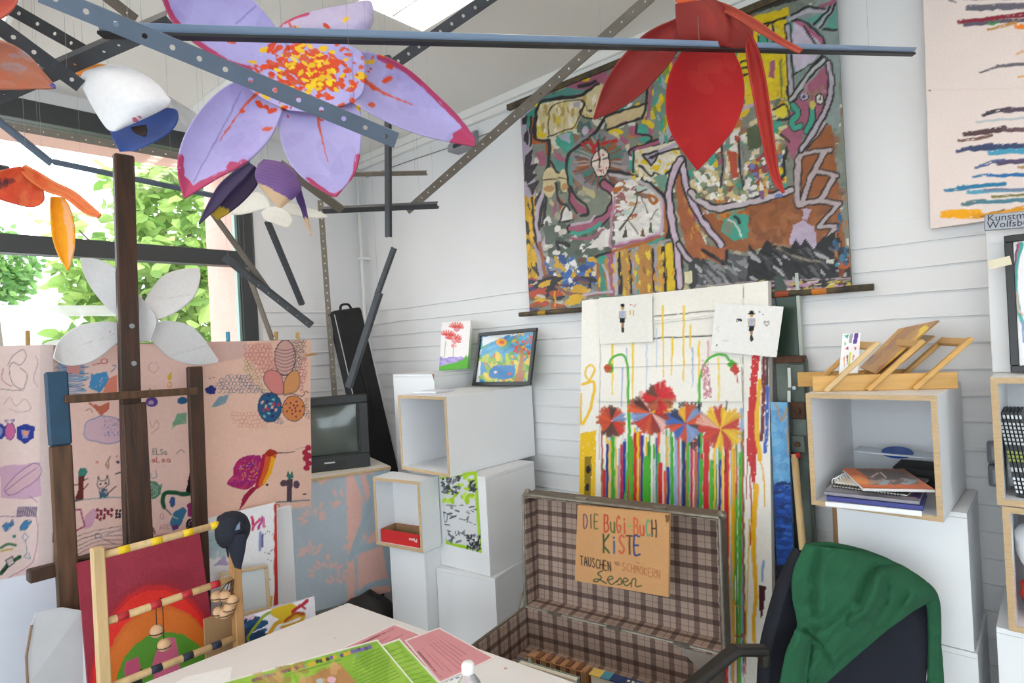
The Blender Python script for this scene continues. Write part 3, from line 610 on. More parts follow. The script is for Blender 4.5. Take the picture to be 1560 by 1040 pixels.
# cap on the right post
m_navy = mat('navy_cotton', '#161b2b', .8, noise=.2, nscale=30, bump=.2, bscale=150)
cp = W(359, 806, 2.27); cap = thing('baseball_cap', 'navy blue cap hung on the right end of the ladder game', 'cap', cp-[0, 0, .1])
ax = nz(CR*.95+CU*.12-CF*.22); sx, ux = frame_of(ax)
prof = [(.064, -.02), (.066, 0), (.064, .02), (.056, .04), (.040, .055), (.018, .063), (.002, .065)]
V, F = lathe(prof, (0, 0, 0), ax, 24); V = V*np.array([1, 1, 1.05])+cp-ax*.02; obj('crown', (V, F), m_navy, cap, smooth=True)
for k in range(6):
    an = k*math.pi/3; obj('seam', tube([cp-ax*.02+(sx*math.cos(an)+ux*math.sin(an))*r*1.01+ax*h for r, h in prof[1:]], .0012, 5), mat('cap_thread', '#2b3247', .8), cap)
obj('button', sphere(cp-ax*.02+ax*.066, .007, 8, 6), m_navy, cap)
nv_ = lambda p: p.shade(.2, .08)
sheet('brim', [(345, 816), (350, 842), (358, 864)], [(377, 812), (373, 840), (367, 867)], 2.235, 2.22, nv_, paintmat('cap_cloth', .8, .1, 120), cap, cup=-.012, base='#161b2b', solid=.004)
sheet('strap', [(345, 782), (332, 786), (331, 798), (340, 818), (347, 848)], [(352, 790), (339, 792), (337, 800), (347, 818), (351, 850)], 2.27, 2.27, None, paintmat('cap_cloth', .8, .1, 120), cap, base='#11141f', solid=.004)
sheet('patch', [(361, 800), (358, 808)], [(366, 794), (366, 806)], 2.185, 2.185, None, paintmat('cap_cloth', .8, .1, 120), cap, base='#6d7890', solid=.001)

# ------------------------------------------------------------------ chair with the green pullover
m_ch = mat('chair_fabric', '#1a1d27', .85, noise=.2, nscale=80); m_chp = mat('chair_plastic', '#1b1714', .4)
cc = W(1300, 1000, 1.9); ch = thing('office_chair', 'dark blue office chair with a black armrest, in front of the white boxes', 'chair', (cc[0], cc[1], 0))
sheet('backrest', [(1217, 838), (1192, 890), (1174, 950), (1164, 1000), (1160, 1075)], [(1424, 908), (1418, 950), (1412, 1000), (1408, 1075)], 1.92, 1.86, lambda p: p.shade(.15, .03), paintmat('chair_cloth', .85, .15, 200), ch, cup=.05, base='#191c27', solid=.05)
a1 = W(1163, 990, 1.78); a2 = W(1120, 990, 1.74); a3 = W(1040, 1056, 1.66)
obj('armrest', join(beam(a1+nz(a1-a2)*.01, a2-nz(a1-a2)*.012, .042, .026), beam(a2+nz(a2-a3)*.012, a3, .042, .026), beam(a1+[0, 0, .012], a1-[0, 0, .05], .042, .026, CR)), m_chp, ch, bevel=.009, seg=3)
obj('arm_upright', tube([a3, a3-[0, 0, .12], a3+[.12, .12, -.28]], .014, 8), m_chp, ch, smooth=True)
sc_ = np.array([cc[0]-.07, cc[1]-.27, .43])
obj('seat', box(sc_+[-.24, -.24, 0], sc_+[.24, .24, .08]), m_ch, ch, bevel=.035, seg=4)
obj('column', tube([sc_+[0, 0, -.33], sc_], .03, 12), m_leg, ch)
obj('back_bracket', tube([sc_+[.05, .2, -.01], np.array([cc[0]+.03, cc[1]+.1, .45]), np.array([cc[0]+.03, cc[1]+.1, .72])], .018, 8), m_chp, ch)
for k in range(5):
    an = k*2*math.pi/5+.3; e = sc_+[math.cos(an)*.27, math.sin(an)*.27, -.35]; obj('leg', beam(sc_+[0, 0, -.32], e, .045, .03), m_chp, ch, bevel=.004)
    obj('castor', lathe([(.0, -.015), (.03, -.013), (.03, .013), (0, .015)], (e[0], e[1], .03), (math.sin(an), -math.cos(an), 0), 12), m_chp, ch)
sw = thing('green_pullover', 'green pullover draped over the back of the office chair', 'clothing', W(1300, 1040, 1.83))
FOLDS = [([(1368, 857), (1336, 862), (1320, 884), (1306, 915)], 6, -.022), ([(1352, 884), (1350, 915), (1332, 950)], 5, -.018), ([(1338, 875), (1334, 900), (1316, 935), (1296, 945)], 7, .02), ([(1246, 838), (1236, 885), (1240, 940)], 6, -.014), ([(1262, 832), (1254, 880), (1252, 930)], 8, .012), ([(1226, 960), (1252, 985), (1268, 1015)], 4, -.014), ([(1290, 930), (1262, 950), (1240, 958)], 6, -.012), ([(1310, 985), (1285, 1000), (1262, 1035)], 6, -.012), ([(1235, 985), (1224, 1020), (1226, 1050)], 5, -.016), ([(1380, 905), (1362, 935), (1330, 965)], 6, -.012), ([(1400, 890), (1380, 920)], 6, .012), ([(1421, 950), (1430, 980), (1424, 1030)], 4, -.01)]
def swfold(L, R, d0, d1, nm, n1=0, cup=-.05, base='#1c5236'):
    o = sheet(nm, L, R, d0, d1, lambda p: p.shade(.1, .05), paintmat('pullover_cloth', .9, .12, 160), sw, cup=cup, base=base, solid=.006, step=3)
    me = o.data; n = len(me.vertices); co_ = np.zeros(n*3); me.vertices.foreach_get('co', co_); co_ = co_.reshape(-1, 3); P = co_+ORG[sw.name]; s = pj(P)
    f = fbm(np.stack([(s[:, 0]*.8+s[:, 1]*.35)/26, (s[:, 1]-s[:, 0]*.5)/90], 1), 3+n1)-.5; f += .45*(fbm(np.stack([(s[:, 0]+s[:, 1]*.9)/14, (s[:, 1]-s[:, 0])/110], 1), 8+n1)-.5)
    f = f*.03
    for q, w, amp in FOLDS:
        q = np.array(q, float); best = np.full(n, 1e9)
        for i in range(len(q)-1):
            d = q[i+1]-q[i]; t = np.clip(((s-q[i])@d)/(d@d), 0, 1); best = np.minimum(best, np.linalg.norm(s-q[i]-t[:, None]*d, axis=1))
        f = f+amp*np.exp(-(best/w)**2)
    P = P+nz(CAM-W(1300, 940, 1.8))*f[:, None]; me.vertices.foreach_set('co', (P-ORG[sw.name]).ravel()); me.update()
swfold([(1226, 829), (1208, 872), (1207, 912), (1214, 955), (1197, 1000), (1186, 1060)], [(1322, 842), (1380, 865), (1424, 904), (1384, 934), (1330, 976), (1262, 1036), (1240, 1062)], 1.87, 1.77, 'body')
swfold([(1380, 868), (1408, 915), (1414, 960), (1412, 1060)], [(1390, 872), (1427, 905), (1433, 975), (1438, 1060)], 1.9, 1.84, 'sleeve', 5, -.012)
swfold([(1226, 829), (1260, 826), (1300, 833), (1340, 846), (1385, 868), (1424, 906)], [(1232, 838), (1262, 838), (1300, 846), (1338, 858), (1378, 878), (1420, 912)], 1.91, 1.94, 'collar_fold', 9, -.015)
swfold([(1212, 958), (1196, 1000), (1184, 1060)], [(1236, 970), (1232, 1010), (1226, 1060)], 1.765, 1.74, 'cuff', 7, -.01)
# ================================================================== suitcase
HL = np.array([-1.78, 1.95, .592]); HR = np.array([-.94, 2.08, .586]); HX = nz(HR-HL); HW = np.linalg.norm(HR-HL); HF = nz(np.cross(HX, [0, 0, 1])); HU = nz(np.array([0, 0, 1])-HF*.07)
suit = thing('suitcase', 'old open suitcase lined with brown plaid cloth', 'suitcase', HL+HX*HW/2+HF*.2-[0, 0, .17])
pm_ = bpy.data.materials.new('plaid_lining'); pm_.use_nodes = True; nt = pm_.node_tree; bs = nt.nodes['Principled BSDF']; bs.inputs['Roughness'].default_value = .9
uvn = nt.nodes.new('ShaderNodeUVMap'); sp = nt.nodes.new('ShaderNodeSeparateXYZ'); nt.links.new(uvn.outputs[0], sp.inputs[0])
def mth(op, a, b=None):
    n = nt.nodes.new('ShaderNodeMath'); n.operation = op
    for i, v in enumerate((a, b)):
        if v is None: continue
        if isinstance(v, (int, float)): n.inputs[i].default_value = v
        else: nt.links.new(v, n.inputs[i])
    return n.outputs[0]
def band(src, per, w, ph=0.0): return mth('LESS_THAN', mth('FRACT', mth('ADD', mth('DIVIDE', src, per), ph)), w)
def mixc(f, c1, c2):
    n = nt.nodes.new('ShaderNodeMix'); n.data_type = 'RGBA'; nt.links.new(f, n.inputs[0])
    for i, c in ((6, c1), (7, c2)):
        if isinstance(c, str): n.inputs[i].default_value = (*lin(c), 1)
        else: nt.links.new(c, n.inputs[i])
    return n.outputs[2]
U_, V_ = sp.outputs[0], sp.outputs[1]
c = mixc(mth('MULTIPLY', band(U_, .072, .3), .62), '#a68f82', '#371e1a'); c = mixc(mth('MULTIPLY', band(V_, .066, .3, .2), .7), c, '#371e1a')
c = mixc(mth('MULTIPLY', band(U_, .072, .05, .33), .5), c, '#4a3433'); c = mixc(mth('MULTIPLY', band(V_, .066, .05, .6), .4), c, '#4a3433'); c = mixc(mth('MULTIPLY', band(U_, .006, .4), .1), c, '#5a4542')
nt.links.new(c, bs.inputs['Base Color'])
m_case = mat('worn_case_shell', '#6b5f50', .6, noise=.35, nscale=15); m_rim = mat('dull_metal_rim', '#8b8478', .4, metal=.5, noise=.3, nscale=40)
def lining(nm, o, a, b, parent, m=pm_, th=.003):
    n = nz(np.cross(a, b)); ob = obj(nm, obox(o, a, b, n*th), m, parent)
    uv = ob.data.uv_layers.new(name='UVMap'); da, db = nz(a), nz(b); org = ORG[parent.name]
    for lp in ob.data.loops:
        v = np.array(ob.data.vertices[lp.vertex_index].co)+org-np.asarray(o); uv.data[lp.index].uv = (float(v@da)+.01, float(v@db)+.01)
    return ob
LH, LD, BD, BH = .485, .095, .46, .17
O = HL.copy()                       # hinge left end on the rim
B_ = -HF*LD                         # lid recedes from the hinge plane
lid = obj('lid', join(obox(O+B_, HX*HW, HU*LH, -HF*.006), obox(O, HX*.006, HU*LH, B_), obox(O+HX*(HW-.006), HX*.006, HU*LH, B_), obox(O+HU*(LH-.006), HX*HW, HU*.006, B_), obox(O, HX*HW, HU*.006, B_)), m_case, suit)
g = .007
lining('lining', O+B_+HX*g+HU*g-B_*.04, HX*(HW-2*g), HU*(LH-2*g), lid); lining('lining', O+HX*g+HU*g, -HF*LD, HU*(LH-2*g), lid); lining('lining', O+HX*(HW-g)+HU*g-HX*.003, -HF*LD, HU*(LH-2*g), lid)
lining('lining', O+HX*g+HU*g, HX*(HW-2*g), -HF*LD, lid); lining('lining', O+HX*g+HU*(LH-g-.003), HX*(HW-2*g), -HF*LD, lid)
base_ = obj('base', join(obox(O-[0, 0, BH], HX*HW, HF*BD, (0, 0, .006)), obox(O-[0, 0, BH], HX*HW, HF*.006, (0, 0, BH)), obox(O-[0, 0, BH]+HF*(BD-.006), HX*HW, HF*.006, (0, 0, BH)), obox(O-[0, 0, BH], HX*.006, HF*BD, (0, 0, BH)), obox(O-[0, 0, BH]+HX*(HW-.006), HX*.006, HF*BD, (0, 0, BH))), m_case, suit)
Dn = np.array([0, 0, -1.0])
lining('lining', O+HX*g+HF*g, HX*(HW-2*g), Dn*(BH-g), base_); lining('lining', O+HX*(g+.003)+HF*g, HF*(BD-2*g), Dn*(BH-g), base_); lining('lining', O+HX*(HW-g)+HF*g, HF*(BD-2*g), Dn*(BH-g), base_)
lining('lining', O+HX*g+HF*(BD-g-.003), HX*(HW-2*g), Dn*(BH-g), base_); lining('lining', O+HX*g+HF*g+Dn*(BH-.009), HX*(HW-2*g), HF*(BD-2*g), base_)
rim = [O, O+HU*LH, O+HU*LH+HX*HW, O+HX*HW]
for i in range(4): obj('lid_rim', tube([rim[i], rim[(i+1) % 4]], .0075, 8), m_rim, lid)
rb_ = [O, O+HF*BD, O+HF*BD+HX*HW, O+HX*HW]
for i in range(3): obj('base_rim', tube([rb_[i], rb_[i+1]], .006, 8), m_rim, base_)
for t in (.18, .5, .82): obj('hinge', obox(O+HX*(HW*t-.03)+HF*.002, HX*.06, HF*.012, (0, 0, .01)), m_rim, suit)
obj('lid_stay', tube([O-HX*.012+HU*.06, O-HX*.014+HF*.03, O-HX*.012+HF*.055-[0, 0, .03]], .005, 6), m_rim, suit)
for t in (.3, .7): obj('latch', obox(O+HX*(HW*t)+HU*(LH+.005)+B_*.3, HX*.05, HU*.006, HF*.02), m_rim, suit)
for i, j in ((0, 1), (1, 1)): obj('corner_guard', sphere(O+HX*HW*i+HU*LH*j+B_*.4, .018, 10, 8), m_rim, suit, smooth=True)
wk = [on(1030, 985, 'y', 2.0), on(1103, 998, 'y', 2.0), on(1078, 1012, 'y', 1.93)]
obj('torn_pocket', prism([HR-HX*.17+HF*.012-[0, 0, .004], HR-HX*.012+HF*.012-[0, 0, .006], HR-HX*.06+HF*.05-[0, 0, .07], HR-HX*.10+HF*.022-[0, 0, .05]], HF*.003), mat('torn_cloth', '#8b827a', .8, noise=.3), base_)
bench = thing('low_bench', 'low white bench carrying the open suitcase', 'bench', HL+HX*HW/2+HF*.2-[0, 0, .592])
zb = HL[2]-BH-.002
obj('top', obox(HL+HX*.03+HF*.03+[0, 0, zb-.03-HL[2]], HX*(HW-.06), HF*(BD-.06), (0, 0, .03)), m_white, bench)
for i in (.05, .75):
    for j in (.05, .36): obj('leg', obox(HL+HX*i+HF*j-[0, 0, HL[2]], HX*.04, HF*.04, (0, 0, zb-.03)), m_white, bench)
# cardboard sign
sgn = [on(875.7, 884, 'y', 1.935), on(1018.3, 909.3, 'y', 1.957), on(880, 769.3, 'y', 1.945), on(1019.3, 782.7, 'y', 1.967)]
def signpaint(p):
    p.shade(.06, .03)
    write(p, 'DIE', (889, 783), (8.2, .6), (.5, 20), 1.7, ['#3b2f5a', '#3b2a22', '#33502a'], .3)
    write(p, 'BuGi-BuCH', (921, 784), (9.0, 1.0), (.3, 25), 2.3, ['#a8382a', '#4a5a2c', '#b0472f', '#b0472f', '#58a05a', '#c0532f', '#b0472f', '#4f8f6a', '#3c2c22'], .3)
    write(p, 'KiSTE', (919, 814), (11.8, .7), (.6, 27), 2.9, ['#3a4a2a', '#2f4f7a', '#b5553a', '#5a3a22', '#1d3f6e'], .25)
    write(p, 'TAUSCHEN', (884, 846), (6.0, 1.3), (.3, 13.5), 1.6, '#2a211a', .3)
    for q in (0, 1, 2): p.line([(937+q*2.6, 856), (939+q*2.6, 861)], 1.2, '#6a3a28')
    write(p, 'SCHMOKERN', (948, 856), (6.6, 1.5), (.3, 12), 1.2, '#9a5a35', .3); p.line([(970, 856), (971, 857)], 1.3, '#9a5a35'); p.line([(973, 856.5), (974, 857.5)], 1.3, '#9a5a35')
    dk = '#26452c'
    p.line([(918, 869), (911, 873), (916, 880), (909, 886), (904, 884), (911, 882), (924, 888)], 1.9, dk); p.line([(926, 884), (934, 881), (930, 877), (926, 883), (932, 890), (940, 885)], 1.9, dk)
    p.line([(940, 886), (945, 880), (947, 888), (941, 890)], 1.9, dk); p.line([(948, 887), (957, 884), (952, 880), (949, 886), (955, 892), (962, 887)], 1.9, dk); p.line([(962, 894), (963, 883), (968, 882), (969, 893), (977, 892)], 1.9, dk)
    p.fill([(1013, 783), (1020, 784), (1019, 795), (1015, 795)], '#6d4c2c')
art('cardboard_sign', sgn, signpaint, paintmat('cardboard', .85, .2, 60), step=1.05, thick=.014, base='#b98a5c', wob=.5, label='brown cardboard sign with coloured handwriting hung inside the suitcase lid', cat='sign')

# books inside the suitcase
def slab(FL, FR, BR, z0, z1, snap=None):
    a, b, c = on(*FL, 'z', z1), on(*FR, 'z', z1), on(*BR, 'z', z1); ex = b-a; ey = c-b; ey = ey-ex*(ey@ex)/(ex@ex)
    return a-[0, 0, z1-z0], ex, ey
def book(label, FL, FR, BR, z0, z1, cover, pages='#efebe3', spine='L', top=None, group=None, name='book', cat='book', step=1.6, base='#ffffff', mt=None):
    o, ex, ey = slab(FL, FR, BR, z0, z1); h = z1-z0; t = thing(name, label, cat, o+ex/2+ey/2, group); th = min(.0016, h*.2); up = np.array([0, 0, 1.0])
    mc = mat('cover'+cover, cover, .45, noise=.08)
    obj('pages', obox(o+ex*.01+ey*.02+up*th, ex*.98, ey*.965, up*(h-2*th)), mat('pages'+pages, pages, .9, noise=.1, nscale=200, stretch=(1, 1, 8)), t)
    obj('back_cover', obox(o, ex, ey, up*th), mc, t)
    if top: art('front_cover', (o+up*h, o+ex+up*h, o+ey+up*h, o+ex+ey+up*h), top, mt or P_print, t, step=step, thick=th, base=base, wob=.4)
    else: obj('front_cover', obox(o+up*(h-th), ex, ey, up*th), mc, t)
    if spine == 'L': obj('spine', obox(o, ex*.008, ey, up*h), mc, t)
    elif spine == 'F': obj('spine', obox(o, ex, ey*.015, up*h), mc, t)
    elif spine == 'R': obj('spine', obox(o+ex*.992, ex*.008, ey, up*h), mc, t)
    return t
zf = HL[2]-BH+.012
def inbase(a, b, da, db, z0, h): return obox(HL+HX*a+HF*b+[0, 0, z0-HL[2]], HX*da, HF*db, (0, 0, h))
def casebook(label, a, b, da, db, z0, h, col, ribs=None, page='#e8e0cf'):
    t = thing('book', label, 'book', HL+HX*(a+da/2)+HF*(b+db/2)+[0, 0, z0-HL[2]], 'books in the suitcase')
    m = mat('case_cover'+col, col, .5, noise=.15, nscale=25)
    obj('cover', join(inbase(a, b, .003, db, z0, h), inbase(a+da-.003, b, .003, db, z0, h), inbase(a, b, da, .003, z0, h)), m, t); obj('pages', inbase(a+.003, b+.003, da-.006, db-.003, z0, h-.004), mat('pages'+page, page, .9, noise=.1), t)
    if ribs:
        for k in range(ribs[0]): obj('spine_rib', inbase(a+da*(k+.2)/ribs[0], b-.002, da*.4/ribs[0], .004, z0, h+.002), mat('rib'+ribs[1], ribs[1], .5), t)
    return t
# the books lie flat in two rows on the case floor, tops just below the table edge
t = thing('book', 'thick tan book with ribbed spine lying in the suitcase', 'book', HL+HX*.26+HF*.2, 'books in the suitcase')
tk0, tk1 = .15, .40
m_tan = mat('tan_leather', '#b98a62', .5, noise=.25, nscale=30); m_tan2 = mat('brown_leather', '#7b4f35', .5, noise=.25)
obj('pages', inbase(tk0, .195, tk1-tk0, .03, zf, .082), mat('pages#e8e0cf', '#e8e0cf', .9), t); obj('cover', inbase(tk0-.003, .19, tk1-tk0+.006, .04, zf+.082, .004), m_tan, t)
obj('spine', join(*[tube([HL+HX*(tk0+(tk1-tk0)*q)+HF*.185+[0, 0, zf+.02-HL[2]], HL+HX*(tk0+(tk1-tk0)*q)+HF*.20+[0, 0, zf+.08-HL[2]]], .01, 6) for q in np.linspace(.02, .98, 3)]), m_tan2, t)
for q in np.linspace(.06, .94, 11): obj('spine_rib', obox(HL+HX*(tk0+(tk1-tk0)*q)+HF*.182+[0, 0, zf-HL[2]], HX*.0195, HF*.045, (0, 0, .088+.003*(int(q*11) % 2))), m_tan2 if int(q*11) % 2 else m_tan, t)
bb = thing('book', 'dark blue book with a yellow band lying right of the tan book', 'book', HL+HX*.53+HF*.2, 'books in the suitcase')
m_bl = mat('blue_cover', '#27406f', .35, noise=.15); m_ye = mat('yellow_band', '#e0c063', .4); m_tl = mat('teal_band', '#4f93a8', .4)
obj('pages', inbase(.425, .19, .235, .036, zf, .084), mat('pages#e8e0cf', '#e8e0cf', .9), bb); obj('cover', join(inbase(.50, .187, .165, .045, zf+.084, .004), inbase(.50, .187, .165, .003, zf, .084), inbase(.661, .187, .004, .045, zf, .084)), m_bl, bb)
obj('yellow_band', join(inbase(.42, .186, .045, .047, zf+.084, .0045), inbase(.42, .186, .045, .003, zf, .084)), m_ye, bb); obj('teal_band', join(inbase(.465, .186, .035, .047, zf+.084, .0043), inbase(.465, .186, .035, .003, zf, .084)), m_tl, bb)
for i in range(5): obj('title_mark', inbase(.56+i*.017, .2, .01, .012, zf+.088, .0006), mat('title_cream', '#d9d3b8', .5), bb)
casebook('grey-green book lying in front of the tan book in the suitcase', .13, .245, .26, .022, zf, .075, '#8aa39b')

# ================================================================== leaflets and bottle on the table
ZT = .7405
def flyer(name, label, cat, pts, z, fn, base, step=1.4, grp=None):
    c = [on(*p, 'z', z) for p in pts]; return art(name, c, fn, paintmat('leaflet_print', .45, 0, 40), step=step, thick=.0006, base=base, wob=.2, label=label, cat=cat, group=grp)
def quadmap(p0, p1, p2, p3):              # p0 bottom-left, p1 bottom-right, p2 top-left, p3 top-right
    p0, p1, p2, p3 = [np.array(q, float) for q in (p0, p1, p2, p3)]
    return lambda u, v: p0*(1-u)*(1-v)+p1*u*(1-v)+p2*(1-u)*v+p3*u*v
def pinkfly(q):
    f = quadmap(*q)
    def fn(p):
        wh = '#eeeaea'
        for a, b in (((0, 0), (1, 0)), ((1, 0), (1, 1)), ((1, 1), (0, 1)), ((0, 1), (0, 0))): p.line([f(*a), f(*b)], 3.2, wh, sm=False)
        R = random.Random(3)
        p.line([f(.08, .93), f(.08, .3)], 2.4, '#7a3f45', sm=False, dry=.35, fr=.9)
        for u, v0, v1 in ((.2, .25, .8), (.28, .4, .9), (.42, .1, .92), (.5, .1, .85), (.58, .1, .8), (.66, .1, .7), (.75, .2, .7)): p.line([f(u, v0), f(u, v1)], 1.3, '#a8636b', a=.8, sm=False, dry=.3, fr=1.2)
    return fn
def greenfly(q, pic):
    f = quadmap(*q)
    def fn(p):
        p.dabs(40, (330, 960, 680, 1045), 18, ['#98c842', '#7fb02f', '#a6cf52'], asp=3, a=.5)
        wh = '#f0f2ec'
        for a, b in (((0, 0), (1, 0)), ((1, 0), (1, 1)), ((1, 1), (0, 1)), ((0, 1), (0, 0))): p.line([f(*a), f(*b)], 4.5, wh, sm=False)
        R = random.Random(6)
        if pic:
            for i in range(34):
                u = .24+i*.021
                if i in (7, 15, 24): continue
                p.ell(*(f(u, .9)+[0, R.uniform(-1, 1)]), 3.0, 3.2, R.choice(['#5c4a86', '#d99a2a', '#3f4a35', '#7a6bb0', '#e0b23a']), R.uniform(0, 3))
            p.line([f(.42, .83), f(.75, .83)], 1.1, '#5b6b38', dry=.3, fr=1)
            p.fill([f(.27, 0), f(.78, 0), f(.73, .78), (f(.3, .6))], '#b98a56'); p.dabs(26, (390, 1012, 520, 1042), 7, ['#caa06a', '#a97a48', '#d9b078'], a=.6)
            p.ell(505, 1035, 7, 5, '#e3b9c4'); p.ell(487, 1037, 5, 4, '#b9c6cc')
            for i in range(11): p.line([f(.80-.01*i, .74-i*.06), f(.97, .83-i*.06)], 1.3, '#5e7c28', a=.75, sm=False, dry=.25, fr=1.1)
            p.line([f(.93, .98), f(.86, .87), f(.83, .8)], 2.2, '#7a84b0', dry=.4)
        else:
            for i in range(9): p.line([f(.72, .8-i*.09), f(.97, .84-i*.09)], 1.2, '#5e7c28', a=.75, sm=False, dry=.25, fr=1.1)
    return fn
q = [(470, 1010), (590, 1060), (601, 950), (690, 985)]
flyer('leaflet', 'pink leaflet lying furthest back on the table, half covered', 'leaflet', q, ZT, pinkfly(q), '#d89298')
q = [(600, 1090), (670, 1037), (616, 975), (669, 955.5)]; q = [(616.5, 975), (670, 1040), (669, 955.5), (754, 1002)]
flyer('leaflet', 'pink leaflet with dark text lying nearest the bottle', 'leaflet', q, ZT+.0012, pinkfly([q[0], q[2], q[1], q[3]]), '#d89298')
q = [(400, 1100), (672, 1042), (375, 1055), (608.5, 972)]
flyer('leaflet', 'green leaflet peeking out under the green one with the picture', 'leaflet', q, ZT+.0022, greenfly(q, 0), '#8fc03c')
q = [(330, 1150), (632, 1042), (325, 1042), (575, 973.5)]
flyer('leaflet', 'green leaflet with a brown picture and colourful heading lying on top', 'leaflet', q, ZT+.0036, greenfly(q, 1), '#8fc03c')
q = [(225, 1062), (345, 1062), (285, 1030), (354, 1015)]
flyer('paper', 'blank white paper at the left edge of the table', 'paper', q, ZT, lambda p: None, '#f0eff0', 4)
q = [(640, 1068), (745, 1068), (672, 1041), (722, 1020)]
def bl_(p): write(p, 'Lese', (668, 1032), (8, -2.5), (1.5, 9), 2, '#2f5fa8')
flyer('paper', 'white paper with blue writing under the bottle', 'paper', q, ZT+.0006, bl_, '#eeeef0', 1.5)
bp = W(713, 1016, 1.38); bot = thing('plastic_bottle', 'clear plastic bottle with a white cap at the bottom edge', 'bottle', (bp[0], bp[1], ZT+.002))
zz = bp[2]-ZT-.002; cl_ = bpy.data.materials.new('clear_plastic'); cl_.use_nodes = True; b_ = cl_.node_tree.nodes['Principled BSDF']; b_.inputs['Base Color'].default_value = (.9, .93, .97, 1); b_.inputs['Roughness'].default_value = .25; b_.inputs['Transmission Weight'].default_value = .8; b_.inputs['IOR'].default_value = 1.2
obj('body', lathe([(.001, 0), (.03, 0), (.032, .01), (.032, zz-.06), (.026, zz-.035), (.014, zz-.016), (.0125, zz-.006)], (bp[0], bp[1], ZT+.002), n=24), cl_, bot, smooth=True)
obj('cap', lathe([(.001, zz-.012), (.0145, zz-.012), (.015, zz-.008), (.015, zz+.006), (.012, zz+.011), (.001, zz+.012)], (bp[0], bp[1], ZT+.002), n=20), mat('cap_white', '#f2f2f2', .4), bot, smooth=True)
for (px, py), r, cn in (((770, 1018), .006, '#c99aa0'), ((790, 1003), .005, '#5a5fa0'), ((511, 972), .004, '#cbb88f')):
    c = on(px, py, 'z', .7402); obj('paint_stain', (np.array([c+[math.cos(a)*r*(1+.3*math.sin(3*a)), math.sin(a)*r, .0002] for a in np.linspace(0, 6.28, 14)[:-1]]), [list(range(13))]), mat('stain'+cn, cn, .6), tab)

# ================================================================== magazines in the right-hand box
zb = 1.142+.016
book('white magazine with blue back cover, lowest in the box', (1257, 763), (1404, 778), (1424, 757), zb+.0005, zb+.018, '#e9e9ee', spine='F')
book('white magazine with a blue edge, second from the bottom', (1259, 755), (1406, 770), (1426, 749), zb+.0185, zb+.034, '#3b3f86', spine='F', pages='#dcdcf0')
def magp(p): p.shade(.1, .05); p.fill([(1385, 757), (1405, 760), (1425, 735), (1405, 735)], '#6a4a86'); p.fill([(1400, 764), (1406, 764), (1428, 742), (1424, 738)], '#3a3a8a')
book('grey magazine with a purple edge in the stack', (1255, 748), (1400, 763), (1424, 738), zb+.0345, zb+.046, '#8d8a94', top=magp, base='#8e8b93', spine='F')
nb = book('spiral notebook with black wire binding in the stack', (1266, 738), (1382, 753), (1408, 728), zb+.0465, zb+.054, '#5f5b5c', spine=None)
o_, ex_, ey_ = slab((1266, 738), (1382, 753), (1408, 728), zb+.0465, zb+.054)
for k in range(22):
    c = o_+ex_*(.04+k*.042)+[0, 0, .006]-ey_*.01; obj('wire_loop', tube([c+nz(ey_)*math.cos(a)*.007+np.array([0, 0, 1])*math.sin(a)*.008 for a in np.linspace(0, 5.4, 9)], .0012, 4), m_blk, nb)
nb2 = book('cream spiral sketchbook with white coil, tilted left', (1271, 733), (1335, 741), (1352, 722), zb+.055, zb+.062, '#e6ddca', spine=None)
o_, ex_, ey_ = slab((1271, 733), (1335, 741), (1352, 722), zb+.055, zb+.062)
for k in range(7):
    c = o_+ey_*(.05+k*.13)+[0, 0, .004]; obj('wire_loop', tube([c+nz(ex_)*math.cos(a)*.011+np.array([0, 0, 1])*math.sin(a)*.012 for a in np.linspace(0, 6, 10)], .0018, 5), mat('coil_white', '#e8e8ea', .4), nb2)
def orp(p):
    p.fill([(1303, 714), (1385, 714), (1400, 737), (1335, 737)], '#8a5a38'); p.fill([(1310, 716), (1378, 718), (1392, 736), (1340, 737)], '#5f4436'); p.fill([(1290, 724), (1308, 724), (1335, 737), (1312, 737)], '#ff9a2e')
    p.line([(1325, 728), (1338, 720)], 2, '#e8d8c8'); p.line([(1342, 719), (1350, 727)], 2, '#e8d8c8'); write(p, 'CAMBIUM', (1308, 713), (6.6, .1), (1, 4.5), 1.5, '#5a2c16', .25)
    p.dabs(30, (1325, 728, 1395, 738), 3, ['#b59a88', '#7a6455', '#a7b4bd'], asp=4, rot=(-.1, .1))
book('orange magazine with dark photo on top of the stack', (1315, 743), (1424, 745), (1384, 714), zb+.063, zb+.073, '#d9d5d2', top=orp, base='#e8701c', spine='F', pages='#efefef')
dk = thing('black_folder', 'black folder at the back of the magazine box', 'folder', (-.42, 2.55, zb))
obj('cover', box((-.46, 2.5, zb+.045), (-.30, 2.66, zb+.05)), m_blk, dk); obj('cover', box((-.46, 2.5, zb+.07), (-.30, 2.66, zb+.074)), m_blk, dk); obj('pages', box((-.458, 2.502, zb+.0015), (-.302, 2.658, zb+.07)), m_blk, dk)
pl = thing('paper_plate', 'white bent card with a blue disc on top of the magazines', 'card', W(1360, 708, 2.15))
V = []; n = 20
for j in range(6):
    for i in range(n):
        u = i/(n-1); a = W(1300+u*122, 704+u*4, 2.25-.15*u); V.append(a+np.array([0, 0, .025*(1-u)**3-.002+.008*math.sin(u*3)])+np.array([.0, .18, 0])*(j/5)*(1 if True else 0)*.6)
V = np.array(V); V[:, 2] += zb+.108-V[:, 2].min()
obj('card', (V, gridfaces(n, 6)), mat('card_white', '#dfe2ea', .5), pl, smooth=True, solid=.003)
c = V[n*2+10]; obj('disc', lathe([(.001, .003), (.05, .003), (.05, .006), (.001, .0065)], c, (.05, -.25, 1), 24), mat('disc_blue', '#1f4fa0', .4), pl)

